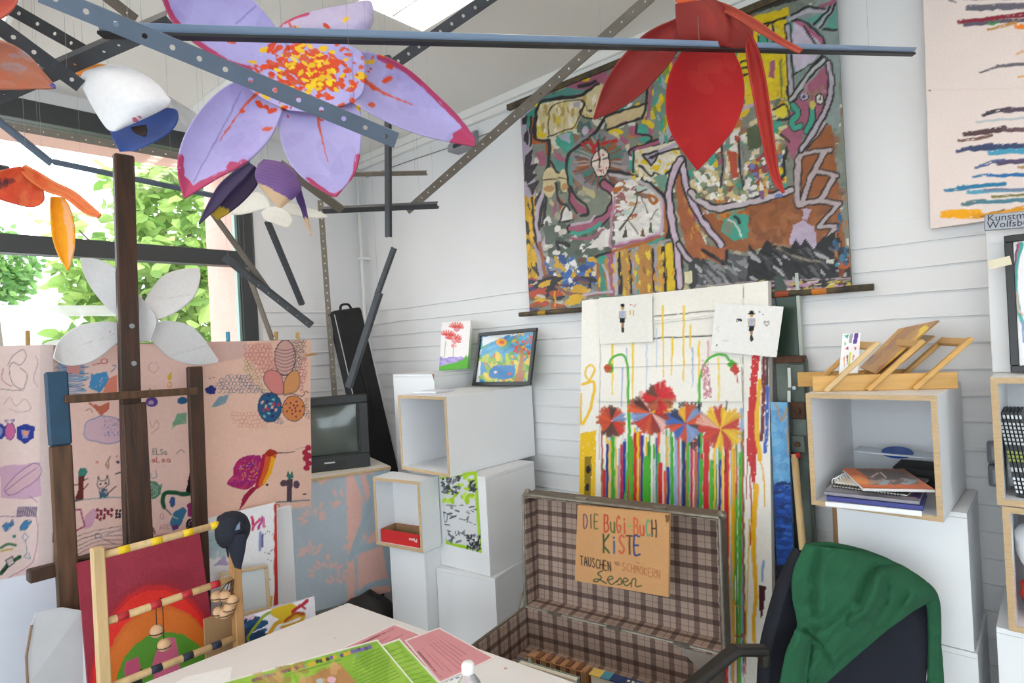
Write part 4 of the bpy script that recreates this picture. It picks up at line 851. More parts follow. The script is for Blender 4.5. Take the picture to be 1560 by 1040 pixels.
# ================================================================== wooden book rack on the right box
ZR = 1.524; RO = np.array([-.640, 2.25, ZR]); ry = .42; RX = np.array([math.cos(ry), math.sin(ry), 0]); RY = np.array([-math.sin(ry), math.cos(ry), 0])
m_bk = mat('honey_wood', '#d9a860', .5, noise=.2, nscale=6, stretch=(1, 1, 8)); m_bk2 = mat('pale_wood', '#dfbd88', .5, noise=.2, nscale=6)
rk = thing('book_rack', 'honey-coloured wooden rack with slanted frames on the magazine box', 'rack', RO+RX*.2+RY*.1)
obj('front_plank', obox(RO, RX*.43, RY*.014, UZ*.055), m_bk, rk, bevel=.002); obj('rear_plank', obox(RO+RY*.21-RX*.02, RX*.37, RY*.014, UZ*.055), m_bk, rk, bevel=.002)
obj('base_slat', obox(RO+RX*.02+RY*.05, RX*.36, RY*.1, UZ*.008), m_bk2, rk)
SL = nz(RX*.73+UZ*.69)
for k, xx in enumerate((.035, .165, .30)):
    fo = RO+RX*xx-RY*.009+UZ*.002; fl = obj('slanted_frame', beam(fo, fo+SL*.235, .016, .022, RY), m_bk2 if k == 0 else m_bk, rk, bevel=.003)
    f2 = RO+RX*(xx-.0)+RY*.202+UZ*.008; obj('rail', beam(f2, f2+SL*.225, .016, .022, RY), m_bk, fl, bevel=.003); obj('rail', beam(fo+SL*.215+RY*.012, f2+SL*.207-RY*.0, .03, .014, np.cross(SL, RY)), m_bk, fl, bevel=.002)
def bkp(p):
    p.dabs(60, (1300, 480, 1435, 570), 12, ['#c9923f', '#b9803a', '#d8a24a', '#a87445'], asp=4, rot=(-.9, -.6), a=.6)
    p.line([(1410, 500), (1402, 512), (1388, 528), (1370, 540)], 9, '#f0c420'); p.ell(1408, 503, 8, 6, '#f4d022', -.6); p.line([(1428, 490), (1400, 530), (1370, 555)], 7, '#8d7a63'); p.line([(1385, 535), (1360, 552), (1340, 562)], 8, '#9a5a4a', dry=.3)
    for i in range(8): p.line([(1312+i*2.4, 557-i*1.9), (1310+i*2.4, 553-i*1.9)], 1.2, '#4a3a22')
art('art_book', (W(1327, 567, 2.02), W(1383, 549, 2.0), W(1372, 500, 2.2), W(1430, 487.5, 2.1)) if False else (W(1310, 559, 2.22), W(1332, 568, 2.05), W(1369, 500.5, 2.28), W(1430, 487.5, 2.11)), bkp, P_print, step=1.4, thick=.006, base='#cf9a48', label='ochre and yellow painted booklet leaning in the rack', cat='booklet')
art('art_book', (W(1322, 566, 2.225), W(1347, 574, 2.055), W(1380, 508, 2.29), W(1424, 511, 2.12)), lambda p: p.shade(.1, .05), P_print, step=3, thick=.004, base='#b08a4c', label='second brown booklet behind the ochre one in the rack', cat='booklet')
def cdp(p):
    for q, cl in (([(1286, 511), (1293, 509), (1292, 517)], '#3fa393'), ([(1295, 508), (1300, 508), (1297, 523), (1293, 522)], '#9b9d9f'), ([(1302, 507), (1308, 507), (1305, 523), (1299, 524)], '#5a2f90'), ([(1288, 531), (1292, 527), (1293, 533)], '#c02060'), ([(1301, 529), (1305, 528), (1303, 535)], '#e0567f'), ([(1289, 542), (1292, 540), (1291, 558)], '#8a4a50'), ([(1294, 537), (1297, 537), (1294, 560), (1292, 560)], '#cfd63a'), ([(1299, 540), (1302, 540), (1299, 552)], '#e08a3a'), ([(1284, 545), (1287, 543), (1287, 560)], '#e9a070'), ([(1286, 520), (1289, 522), (1287, 528)], '#7fb04a')): p.fill(q, cl)
art('bookmark_card', (W(1278, 569, 2.12), W(1307, 568, 2.10), W(1284, 508, 2.13), W(1311, 507, 2.11)), cdp, P_print, step=1.0, thick=.002, base='#f0eef0', wob=.3, label='white card with bright coloured shards standing in the rack', cat='card')

# ================================================================== leaning books and bag in the shelf boxes, switches, pictures
for k in range(6):
    a = on(1549+k*6.4, 758, 'y', 2.34); a[2] = 1.207; tp = on(1522.5+k*6.2, 641, 'y', 2.34); d = tp-a; d[1] = 0; d = nz(d)*.255
    t = thing('book', 'thin striped book, %s from the left in the leaning row' % ('first', 'second', 'third', 'fourth', 'fifth', 'sixth')[k], 'book', a, 'leaning striped books')
    nn = nz(np.cross(d, [0, 1, 0]));
    if nn[0] < 0: nn = -nn
    def sp_(p):
        p.dabs(1, (0, 0, 1, 1), 1, ['#000000'])
    obj('cover', obox(a, nn*.0075, (0, .17, 0), d), mat('dark_spine', '#26272a', .5), t)
    for f0, f1, cn in ((.93, 1.0, '#c9ccd2'), (.62, .9, '#b9bcc0'), (.42, .56, '#8a9a3a'), (.30, .38, '#b4b6ba'), (.05, .25, '#cfd4da')):
        nst = max(1, int((f1-f0)/.045))
        for s in range(nst): obj('spine_mark', obox(a+d*(f0+(f1-f0)*s/nst)-[0, .0008, 0]+nn*.001, nn*.0055, (0, .0008, 0), d*((f1-f0)/nst*.62)), mat('mark'+cn, cn, .5), t)
bgw = thing('cloth_bag', 'white and red cloth bag stuffed in the lower shelf box', 'bag', (.03, 2.45, .83))
obj('white_cloth', lump((.0, 2.42, .9), .13, 3, (.95, .8, .9), .22), mat('white_cotton', '#eeeef0', .85, noise=.08, bump=.3, bscale=25), bgw, smooth=True)
obj('red_cloth', lump((-.01, 2.40, .831), .11, 9, (1, .8, .62), .2), mat('red_cotton', '#d8331f', .7, noise=.15), bgw, smooth=True); obj('black_strap', box((-.03, 2.315, .88), (.05, 2.325, .905)), m_blk, bgw)
swt = thing('wall_switch', 'double grey wall switch beside the shelf boxes', 'switch', (-.21, YB-.02, 1.2))
x0 = on(1503, 672, 'y', YB-.03); x1 = on(1514, 740, 'y', YB-.03); m_sw = mat('switch_grey', '#7b7f88', .5); m_sw2 = mat('switch_rocker', '#a3a7b0', .4)
for za, zb2 in ((x0[2]-.075, x0[2]), (x1[2]+.0, x0[2]-.082)):
    h_ = obj('housing', box((x0[0], YB-.045, za), (x0[0]+.085, YB-.002, zb2)), m_sw, swt, bevel=.006, seg=2); obj('rocker', box((x0[0]+.012, YB-.05, za+.012), (x0[0]+.073, YB-.044, zb2-.012)), m_sw2, h_, bevel=.002)
# ================================================================== big unframed painting on the back wall
BK = '#231f24'
def ol(p, pts, w, col, o=3.3, bk=BK):      # a light band with black outlines
    p.line(pts, w+2*o, bk); p.line(pts, w, col)
def bigpaint(p):
    line0 = p.line
    def ln(pts, w, col, **k): return line0(pts, w*1.35 if col == BK and w < 6 else w, col, **k)
    p.line = ln
    pk, tl, ru, lc, cr, wh, gy, ye = '#a55c76', '#3fa08c', '#99592b', '#bfb0c0', '#d6c699', '#e2deda', '#87868a', '#dfc112'
    p.dabs(900, (785, -30, 1310, 490), 7, ['#6f7a70', '#7f8579', '#a9a48e', '#8a8f88', '#c2b58a', '#59665c', '#d8d2c2', '#8d6a58'], asp=2.2)
    p.dabs(260, (930, 60, 1200, 330), 6, [tl, pk, cr, wh, ye, '#5f6b55', '#b5763a'], asp=2)
    p.dabs(120, (1060, 200, 1200, 320), 5, [wh, '#e6e2d0', '#64744f', tl, '#a5412c', cr], asp=1.6)
    # top edge
    p.fill([(785, 140), (905, 100), (1280, -20), (1280, -40), (785, -40)], '#3a3835'); p.dabs(60, (790, 90, 920, 165), 3, [ye, '#9a4a2a', tl, '#2a2a2c'], asp=3, rot=(-.5, -.2))
    p.fill([(822, 152), (905, 118), (915, 126), (885, 142), (825, 160)], '#4f8f86'); p.fill([(858, 134), (925, 108), (928, 124), (885, 138)], pk); p.ell(893, 121, 8, 3, ye, -.3); p.ell(846, 136, 7, 3, ye, -.4); p.line([(882, 133), (907, 125)], 4, BK)
    # left lilac strip with dark zigzags, yellow edge
    p.fill([(790, 168), (814, 160), (812, 230), (816, 285), (822, 345), (832, 395), (838, 440), (795, 440)], '#b0a2b6')
    p.fill([(800, 175), (816, 165), (816, 182), (808, 195), (803, 200)], '#3f8f80')
    for q in ([(797, 182), (803, 178), (801, 190), (797, 190)], [(800, 205), (805, 200), (804, 220), (799, 215)], [(802, 238), (812, 230), (806, 252), (818, 250), (800, 275)], [(801, 260), (818, 268), (804, 278)], [(805, 282), (820, 276), (812, 295)], [(818, 300), (830, 288), (826, 330)], [(820, 325), (830, 310), (822, 350)]):
        p.fill(q, '#2a2430'); p.line(q, 2, BK, close=True, sm=False)
    p.fill([(796, 300), (812, 303), (811, 345), (815, 385), (822, 420), (803, 426), (798, 360)], '#2f2c26'); p.dabs(150, (797, 300, 818, 425), 3.6, ['#e8b81c', '#d9a818', '#c99a20', '#3a3a30'], asp=3, rot=(1.1, 1.8))
    p.line([(833, 285), (822, 310), (817, 350), (828, 375), (838, 345)], 6, lc); p.line([(812, 300), (814, 340), (820, 375), (835, 400)], 2.5, BK); p.line([(832, 290), (831, 330), (826, 345)], 3, BK); p.line([(824, 370), (828, 400), (833, 420)], 6, '#a0603a')
    # cream head
    hd = [(824, 160), (850, 152), (885, 148), (896, 138), (915, 126), (925, 130), (915, 180), (886, 179), (878, 195), (858, 204), (836, 211), (819, 211), (816, 190)]
    p.fill(hd, cr); p.clip(hd, lambda: p.dabs(90, (820, 150, 912, 208), 4, ['#e3d8b4', '#cdb87a', '#d8c23a', '#b59a5a', '#e9dfc8'], asp=3, rot=(1.2, 1.9))); p.ell(826, 205, 8, 4, ye); p.fill([(872, 156), (884, 155), (883, 165), (873, 164)], '#b3abb8'); p.ell(899, 168, 3.5, 2, '#4a4a44')
    p.line([(818, 212), (816, 192), (823, 158), (850, 150), (885, 146), (896, 137), (913, 128)], 3.6, BK); p.line([(838, 206), (836, 186), (839, 170), (846, 160), (866, 153), (885, 153), (890, 160), (878, 190), (858, 200), (836, 209)], 2, '#3a2f22'); p.line([(885, 153), (892, 160), (884, 172), (890, 178), (902, 180)], 2.2, BK)
    p.fill([(809, 178), (815, 178), (815, 210), (838, 212), (838, 236), (834, 236), (832, 217), (809, 222)], '#a8581e'); p.line([(809, 178), (809, 223)], 2.5, BK); p.line([(815, 180), (815, 211), (838, 213)], 3, BK)
    p.fill([(815, 231), (831, 230), (832, 250), (824, 254)], pk); p.line([(838, 213), (838, 235), (834, 258), (829, 275)], 3.8, BK)
    p.fill([(846, 214), (856, 204), (874, 198), (874, 226), (862, 233), (848, 222)], tl); p.fill([(852, 207), (870, 202), (868, 219), (858, 214)], '#aab2c2'); p.fill([(842, 228), (854, 238), (868, 244), (860, 248), (846, 240)], pk); p.fill([(843, 240), (864, 250), (862, 262), (845, 258)], '#4f8f86'); p.line([(840, 246), (845, 258), (852, 263)], 2.5, BK)
    p.fill([(886, 190), (900, 185), (905, 200), (885, 210)], '#4a6a6a'); p.ell(892, 199, 5, 7, lc, .5); p.fill([(893, 206), (903, 193), (906, 203), (896, 211)], pk)
    for cx, cy, rx, ry in ((838, 278, 10, 24), (861, 275, 8, 18)): p.ell(cx, cy, rx, ry, cr); p.ell(cx, cy+10, rx-2, 5, '#b98d5a')
    p.line([(829, 275), (848, 273)], 1.5, BK); p.line([(852, 271), (866, 272)], 1.5, BK)
    for q in ([(828, 340), (836, 328), (842, 340), (836, 342)], [(853, 338), (858, 322), (864, 312), (874, 326), (874, 336), (862, 337)]): p.fill(q, wh)
    p.line([(853, 338), (858, 320), (862, 314)], 2, BK); p.line([(874, 336), (862, 337), (853, 339)], 2.2, BK); p.fill([(846, 310), (849, 300), (850, 320), (842, 335)], pk); p.fill([(852, 300), (858, 305), (856, 318), (853, 320)], '#a8581e'); p.line([(848, 280), (852, 305), (862, 312), (868, 320)], 2.6, BK)
    # mane, face
    p.ell(912, 245, 47, 44, '#8b868c'); p.line([(924, 176), (905, 205), (888, 217), (869, 232), (863, 253), (867, 276), (873, 292)], 4, BK); p.line([(870, 240), (867, 258), (871, 280)], 5, '#4a9a8a')
    for k in range(64):
        an = k*math.pi*2/64*1.0; r0, r1 = 17, p.R.uniform(30, 42); c = p.R.choice(['#8a4a22', '#9c5a2a', '#6f6a6c', '#3b7f74', '#5c5458', '#a89a94', '#7a4a30'])
        p.line([(914+math.cos(an)*r0, 246+math.sin(an)*(r0+4)), (914+math.cos(an)*r1, 246+math.sin(an)*r1)], 3.2, c)
    for q in ([(888, 222), (898, 216), (906, 230)], [(905, 222), (925, 218), (938, 214)], [(903, 232), (906, 222), (912, 214)]): p.line(q, 5, '#b51f1c', dry=.2)
    p.ell(916, 248, 15, 22, BK); p.ell(916, 248, 13, 20, '#e6d2c8'); p.dabs(26, (905, 232, 928, 266), 1.4, ['#c23a34', '#e8e0da', '#d8a83a'], asp=2); p.line([(910, 214), (914, 240), (913, 256)], 1.8, BK); p.line([(904, 246), (912, 244)], 1.6, BK); p.line([(918, 243), (926, 240)], 1.6, BK); p.line([(910, 260), (919, 259)], 1.6, '#7a2a2a')
    # arms and torso
    p.fill([(828, 345), (945, 335), (938, 398), (880, 405), (838, 395)], '#59665c'); p.dabs(70, (828, 340, 940, 400), 4, [wh, '#6f7c70', '#4c584f', '#cfcac2'], asp=1.5)
    p.fill([(895, 378), (922, 350), (935, 345), (930, 375)], wh)
    ol(p, [(920, 280), (934, 290), (938, 305), (928, 326), (912, 338), (888, 346), (870, 348)], 9, pk); p.line([(936, 292), (941, 306), (932, 326)], 4, lc); p.line([(914, 341), (893, 353), (872, 356)], 6, tl); p.line([(872, 342), (896, 338), (906, 330)], 4, lc); p.line([(870, 364), (900, 362), (920, 350)], 3.5, pk); p.line([(868, 374), (850, 368), (852, 380)], 4, BK)
    p.fill([(868, 290), (880, 308), (894, 317), (894, 327), (878, 322), (866, 305)], '#a04f6b'); p.line([(868, 288), (878, 300), (893, 312), (896, 326), (886, 328)], 3, BK); p.line([(868, 288), (868, 306), (880, 324)], 2.5, BK)
    to = [(932, 292), (942, 276), (965, 272), (990, 285), (1008, 302), (1011, 330), (1008, 355), (980, 362), (940, 370), (934, 330)]
    p.fill(to, '#e3dfda'); p.clip(to, lambda: p.dabs(50, (938, 275, 985, 335), 4.5, ['#a85f6e', '#b5651f', '#8a6a5a', '#d8cfc4', '#c2a070'], asp=1.8, rot=(-.2, .3))); p.dabs(50, (940, 280, 1008, 360), 4, ['#ecebe8', '#d0d0cc', '#b9d0c4', '#f0eee8'], asp=2.5, rot=(-.2, .2))
    p.line([(970, 288), (971, 310), (962, 325), (956, 335), (945, 350)], 2.2, '#3b322c'); p.line([(967, 286), (973, 293), (985, 289)], 2.4, '#3b322c'); p.line([(974, 295), (983, 312), (987, 325)], 1.6, '#4a423c'); p.line([(958, 336), (966, 346), (972, 356)], 1.8, '#4a423c'); p.line([(954, 337), (944, 348)], 1.8, '#4a423c'); p.line([(1003, 318), (990, 335)], 1.5, '#5a524c')
    for x, y, h, c in ((952, 356, 11, '#4a4438'), (979, 354, 10, '#7a5528'), (991, 348, 14, '#5a5038')): p.fill([(x-3, y+h/2), (x, y-h), (x+4, y+h/2)], c)
    p.line([(990, 302), (996, 310), (1002, 306), (998, 300), (988, 298)], 4.5, '#b0601c')
    p.line([(928, 262), (958, 266), (985, 278), (1006, 294), (1015, 304), (1018, 335), (1018, 368)], 5, BK); p.line([(930, 267), (962, 271), (988, 284), (1006, 300)], 5, '#b9b2b8'); p.line([(1008, 304), (1010, 335), (1006, 352), (990, 361), (940, 372)], 5, '#c7abc0'); p.line([(1005, 359), (975, 367), (932, 377)], 4, pk); p.line([(1014, 312), (1015, 350), (1006, 362), (960, 376), (928, 384)], 4.5, '#b0601c'); p.line([(1010, 362), (988, 372)], 4, tl); p.line([(1020, 366), (985, 377), (928, 389)], 4, '#9f9aa0'); p.line([(936, 300), (932, 340), (930, 375)], 4, '#b58aa0')
    # fence under the torso
    for x, w, c in ((912, 8, '#a8623c'), (918, 12, '#3f8f7c'), (924, 5, '#c08a3a'), (930, 6, pk), (937, 6, lc), (944, 6, BK), (953, 12, '#bd8f46'), (961, 4, BK), (966, 7, '#a29da3'), (971, 4, tl), (983, 22, '#b98440'), (996, 4, BK), (1000, 6, '#a29da3'), (1007, 10, '#c89a3a'), (1012, 5, BK), (1021, 13, '#dcbb1c'), (1029, 4, BK)):
        p.line([(x, 388-(x-930)*.12), (x+3, 447-(x-930)*.06)], w, c, sm=False)
    p.dabs(60, (912, 385, 1030, 445), 3, ['#d8b43a', '#c98f45', '#8a6a35', '#e3c93a'], asp=3, rot=(1.2, 1.9)); p.line([(905, 400), (915, 392), (935, 386)], 4, pk); p.fill([(905, 395), (922, 385), (926, 392), (916, 405)], tl); p.line([(898, 440), (900, 405), (908, 392), (930, 384)], 3.4, BK); p.line([(919, 405), (927, 425), (928, 445)], 4, lc)
    # bottom left splashes
    p.dabs(120, (835, 395, 905, 445), 5, ['#2c4f8c', '#3a6ab0', '#e6e6ea', '#d8a82a', '#8d939c', '#6a4a38'], asp=1.8); p.fill([(800, 430), (850, 420), (850, 450), (812, 455)], '#26232a'); p.dabs(60, (803, 425, 900, 475), 6, ['#2c2a30', '#4a3a6a', '#7a5a3a', '#d8a828', '#b84a2a', '#c9c2bc'], asp=3, rot=(-.5, .2)); p.line([(848, 438), (870, 447), (905, 449), (932, 444)], 5, '#8f5a50'); p.line([(890, 449), (932, 444)], 4, lc)
    p.fill([(868, 450), (890, 448), (884, 462), (868, 465)], '#e0b020'); p.line([(846, 445), (847, 465)], 2.4, '#e8a818')
    # band and eye left of the tree
    ol(p, [(962, 232), (1000, 218), (1032, 208)], 5, pk); p.line([(985, 232), (1012, 225), (1034, 218)], 4, tl); p.fill([(965, 232), (1030, 215), (1038, 240), (1018, 290), (990, 270), (968, 262)], '#ddd6bc'); p.dabs(50, (965, 230, 1030, 275), 3.5, [ye, wh, '#c9b070', '#e6e0c8'], asp=1.5)
    p.fill([(980, 236), (1005, 230), (998, 248), (992, 252)], '#a9a0b8'); p.line([(980, 236), (1006, 229), (998, 246), (992, 252)], 2.6, BK, close=True, sm=False); p.ell(994, 239, 6, 2.5, BK, -.3); p.line([(1006, 230), (1034, 219)], 5, '#b0a5c0'); p.line([(1000, 236), (1036, 225)], 2.6, BK)
    p.line([(964, 232), (966, 262)], 4, tl); p.line([(966, 230), (964, 262)], 2.5, BK); p.line([(975, 252), (992, 268), (998, 262), (1010, 268), (1020, 262)], 2.6, BK); p.fill([(994, 272), (1008, 264), (1016, 268), (1014, 295)], '#6f9a88')
    p.fill([(958, 195), (985, 190), (998, 200), (985, 212), (962, 208)], pk); p.ell(980, 198, 9, 8, tl); p.ell(984, 212, 10, 5, tl); p.line([(972, 190), (970, 204), (986, 205), (994, 212), (984, 218)], 2.4, BK)
    p.fill([(922, 178), (950, 168), (985, 160), (986, 176), (950, 186), (926, 196)], '#cdb88c'); p.line([(922, 178), (950, 168), (988, 158)], 3, BK); p.line([(926, 197), (955, 188), (975, 182)], 3, BK); p.line([(930, 170), (955, 160)], 5, tl); p.line([(990, 120), (985, 160), (978, 180)], 3, BK); p.line([(994, 120), (990, 165), (984, 182)], 4, pk)
    p.fill([(1000, 110), (1025, 95), (1030, 190), (1000, 200), (995, 150)], '#6f8f86'); p.dabs(40, (998, 100, 1030, 210), 5, [ye, '#8a9a3a', tl, '#a8b0b8'], asp=3, rot=(1.2, 1.9))
    # brown ground, tree, branch
    p.fill([(1060, 330), (1120, 322), (1165, 306), (1214, 292), (1216, 240), (1268, 185), (1275, 260), (1283, 330), (1292, 390), (1225, 376), (1180, 372), (1140, 384), (1100, 380)], '#96592f'); p.dabs(120, (1120, 300, 1285, 375), 8, ['#9c6038', '#8a5230', '#a66a42', '#7a4a2c'], asp=2.5, a=.6)
    p.dabs(60, (1085, 300, 1140, 335), 4, ['#b0601c', '#c07a2a', '#9a8a5a', '#7a8a72'], asp=1.6)
    p.fill([(1098, 352), (1104, 335), (1118, 326), (1142, 328), (1140, 362), (1120, 368)], tl); p.fill([(1105, 338), (1120, 334), (1116, 358), (1102, 352)], '#7c8a78'); p.line([(1110, 334), (1122, 342), (1130, 360)], 2.6, '#e0e0d8'); p.line([(1120, 330), (1128, 340)], 3, BK)
    p.fill([(1038, 246), (1040, 290), (1056, 330), (1076, 372), (1104, 382), (1110, 412), (1080, 392), (1070, 402), (1050, 392), (1034, 330), (1030, 280)], '#a5603a'); p.dabs(40, (1035, 300, 1090, 395), 4, ['#b06a45', '#985232', '#c8902e'], asp=3, rot=(1.0, 1.5), a=.7)
    ol(p, [(1040, 243), (1046, 285), (1060, 318), (1078, 346), (1100, 374)], 7, '#c9b8cc'); ol(p, [(1038, 243), (1025, 268), (1020, 300), (1026, 345), (1033, 385), (1037, 436)], 8, '#c9b3c6'); ol(p, [(1034, 372), (1048, 392), (1072, 420)], 5, '#bfb0bd')
    p.fill([(1050, 400), (1062, 392), (1078, 405), (1072, 432), (1052, 440)], '#3c3d40'); p.fill([(1075, 385), (1108, 375), (1112, 412)], '#a5603a'); p.line([(1072, 380), (1098, 398), (1110, 412), (1108, 382)], 4, BK, sm=False); p.fill([(1044, 415), (1054, 412), (1056, 432), (1044, 432)], '#e0d8b0'); p.fill([(1062, 434), (1072, 402), (1092, 402), (1104, 416), (1112, 386), (1140, 390), (1148, 432)], '#55565a'); p.dabs(40, (1062, 395, 1140, 430), 4, ['#8a8a8c', '#3a3a3d', '#b0aeb0'], asp=3, rot=(.5, 1.0))
    ol(p, [(1053, 294), (1068, 307), (1092, 318), (1122, 313), (1160, 304), (1206, 290)], 8, '#c4b8c0', 3)
    # leaves in the middle, posts
    p.dabs(90, (1058, 262, 1140, 305), 4, ['#e3e3da', '#69795a', '#8a9a7a', '#d6c088', '#f0eee6'], asp=1.5)
    for x in (1101, 1128): p.line([(x, 215), (x+3, 245), (x+8 if x > 1110 else x, 280)], 4, '#8d8a8e'); p.line([(x-3, 215), (x, 250), (x+5 if x > 1110 else x-2, 285)], 2.4, BK)
    p.fill([(1108, 230), (1122, 232), (1126, 270), (1115, 272)], '#b04a30'); p.fill([(1138, 195), (1165, 190), (1160, 225), (1140, 230)], '#4a5a3e'); p.fill([(1140, 255), (1170, 225), (1175, 260), (1150, 270)], '#8f3f3f'); p.dabs(50, (1138, 240, 1195, 300), 4, ['#6d80b8', '#c9a24a', tl, wh, '#8a5a8a', '#5f6b4a'], asp=1.8); p.line([(1185, 200), (1200, 215), (1195, 245), (1196, 265), (1188, 275)], 4, BK); p.dabs(40, (1165, 150, 1205, 215), 4, [ye, tl, '#d8cf9a', '#c9962a'], asp=2)
    # zigzag
    zz = [([(1257, 186), (1228, 222), (1217, 245), (1215, 284), (1217, 312)], 8), ([(1265, 229), (1228, 234)], 5), ([(1256, 232), (1236, 273), (1224, 308)], 7), ([(1277, 268), (1246, 262)], 5), ([(1272, 271), (1251, 306)], 7), ([(1217, 313), (1246, 306), (1280, 310)], 6), ([(1277, 313), (1248, 346), (1277, 344), (1256, 368)], 5)]
    for q, w in zz: p.line(q, w+5, BK, sm=False)
    for q, w in zz: p.line(q, w, '#b7a8ab', sm=False)
    # yellow field, right panel, pink creature
    p.fill([(1135, 30), (1203, 12), (1198, 148), (1140, 165), (1120, 110)], ye); p.dabs(60, (1135, 40, 1200, 150), 4, ['#e8d012', '#cdb020', '#d8c84a'], asp=3); p.line([(1140, 45), (1200, 26)], 3, BK)
    p.ell(1163, 60, 6, 10, tl); p.ell(1175, 58, 5, 14, '#d8dcd8'); p.ell(1176, 65, 4, 8, tl); p.line([(1170, 70), (1170, 40), (1176, 36), (1180, 60), (1178, 72)], 2.6, BK); p.line([(1156, 55), (1160, 70), (1170, 76)], 2.4, BK)
    for y in (96, 106, 116): p.line([(1128, y), (1142, y-3)], 2.6, BK)
    p.fill([(1172, 95), (1182, 90), (1180, 120), (1172, 118)], pk); p.ell(1178, 132, 6, 9, ye); p.line([(1190, 92), (1192, 150)], 3, '#6a7a3a'); p.line([(1128, 168), (1150, 160)], 5, lc)
    p.fill([(1200, 25), (1240, 8), (1280, -20), (1280, 200), (1205, 152)], '#8b9a98'); p.fill([(1225, 30), (1255, 18), (1268, 30), (1245, 40)], '#5fa093'); p.line([(1205, 30), (1230, 18), (1256, 16)], 6, '#b9b4c0'); p.line([(1206, 24), (1230, 12), (1256, 13)], 3, BK); p.line([(1246, 42), (1262, 22), (1274, 4)], 5, '#b9b4c0'); p.line([(1240, 38), (1262, 14), (1276, -5)], 2.6, BK); p.line([(1250, 44), (1270, 12), (1276, 0)], 2.6, BK); p.line([(1250, 10), (1275, 2)], 5, pk); p.fill([(1256, 45), (1275, 10), (1276, 46)], '#5fa093'); p.line([(1256, 46), (1275, 46)], 3, BK)
    p.fill([(1209, 33), (1222, 36), (1246, 58), (1250, 76), (1242, 92), (1212, 112), (1206, 75)], '#cabfd2'); p.line([(1208, 34), (1205, 70), (1210, 112)], 4, tl); p.line([(1213, 34), (1232, 46), (1251, 62), (1251, 74)], 5, '#bb5a80'); p.line([(1208, 33), (1222, 33), (1246, 50), (1256, 62), (1253, 82), (1240, 98), (1211, 113)], 2.8, BK); p.line([(1225, 42), (1240, 62), (1247, 76)], 3, BK)
    p.fill([(1210, 115), (1242, 96), (1252, 92), (1230, 125), (1208, 152)], '#7f8f8a'); ol(p, [(1201, 40), (1203, 95), (1206, 150)], 5, '#b5b0ba'); ol(p, [(1206, 152), (1235, 112), (1256, 90)], 5, '#b5b8ba')
    p.fill([(1207, 160), (1235, 125), (1258, 98), (1266, 100), (1266, 145), (1248, 182), (1224, 205), (1214, 232), (1208, 248), (1190, 200), (1205, 190)], '#a35d76'); p.dabs(20, (1225, 120, 1262, 170), 4, ['#b8849a', '#8f8a60', '#a36078'], asp=2, a=.6)
    p.ell(1226, 148, 8, 6, BK); p.ell(1226, 147, 6, 5, '#b9b0d0'); p.ell(1226, 148, 2.5, 3, BK); p.ell(1249, 152, 7, 9, BK); p.ell(1249, 152, 5, 7, '#d8d8d0'); p.ell(1250, 151, 2, 3, BK)
    for q in ([(1208, 160), (1216, 172), (1208, 185), (1210, 196), (1220, 192)], [(1238, 165), (1236, 185), (1230, 200)]): ol(p, q, 8, tl, 2)
    p.ell(1238, 160, 5, 7, '#d0c060'); p.fill([(1180, 165), (1200, 155), (1205, 170), (1195, 182), (1182, 178)], '#e0cf3a'); p.line([(1178, 168), (1196, 160), (1204, 180), (1185, 184)], 2.6, BK)
    ol(p, [(1262, 96), (1267, 130), (1258, 168), (1240, 200), (1222, 228)], 6, '#b7aebc'); p.line([(1190, 205), (1202, 216)], 3, BK)
    # lilac patch and black spikes
    p.fill([(1203, 372), (1210, 342), (1226, 336), (1242, 346), (1247, 380)], '#b9a8be'); p.fill([(1222, 318), (1238, 321), (1231, 336), (1225, 334)], '#b9a8be')
    p.fill([(1138, 440), (1142, 372), (1156, 386), (1168, 366), (1178, 374), (1204, 378), (1214, 364), (1222, 376), (1228, 364), (1240, 380), (1250, 366), (1276, 352), (1294, 396), (1310, 440), (1230, 440)], '#232327'); p.dabs(60, (1142, 380, 1295, 435), 5, ['#3c3c40', '#17171a', '#5a5a5e', '#a9a6a8'], asp=4, rot=(.4, 1.1))
    p.line([(1185, 378), (1215, 392), (1250, 398)], 4, '#8a8070', dry=.4); p.line([(1262, 398), (1282, 400), (1290, 396)], 5, '#cfc8c0'); p.dabs(20, (1275, 390, 1305, 435), 5, ['#7a3a1c', '#b05a2a', '#2a2a2c'], asp=2); p.dabs(14, (1272, 330, 1292, 400), 4, ['#3a7a9a', '#2f5f80', '#b0703a'], asp=3, rot=(1.2, 1.8)); p.ell(1276, 403, 3, 3, '#2a9ab0')
    p.dabs(60, (1140, 428, 1300, 446), 4, ['#c9b040', '#8f8a70', '#3a3632', '#b58aa0', '#d8c8b0'], asp=4, rot=(-.3, 0)); p.line([(1062, 436), (1140, 430), (1300, 424)], 3, '#a89aa0', dry=.4)
    p.shade(.16, .12, 5); p.C *= .82
YP = 2.685
PL, PR = -2.272, -.597
pc = [np.array([PL-.015, YP, 1.915]), np.array([PR+.0, YP-.005, 1.905]), np.array([PL, YP, 3.15]), np.array([PR, YP, 3.14])]
bpn = thing('wall_painting', 'large unframed abstract painting with black outlines hanging above the white door', 'painting', (np.mean([PL, PR]), YP, 1.9))
art('canvas', pc, bigpaint, paintmat('thick_paint', .42, .6, 70), bpn, step=1.7, thick=.004, seed=11, wob=1.5, base='#7f8579', bend=lambda u, v: .012*(fbm(np.stack([u*3, v*3], 1), 4))+.03*np.clip(u-.8, 0, 1)*5*np.clip(.5-v, 0, 1)*.6)
m_stick = mat('paint_stained_wood', '#2a2622', .6, noise=.7, nscale=25, col2='#5a4a2c')
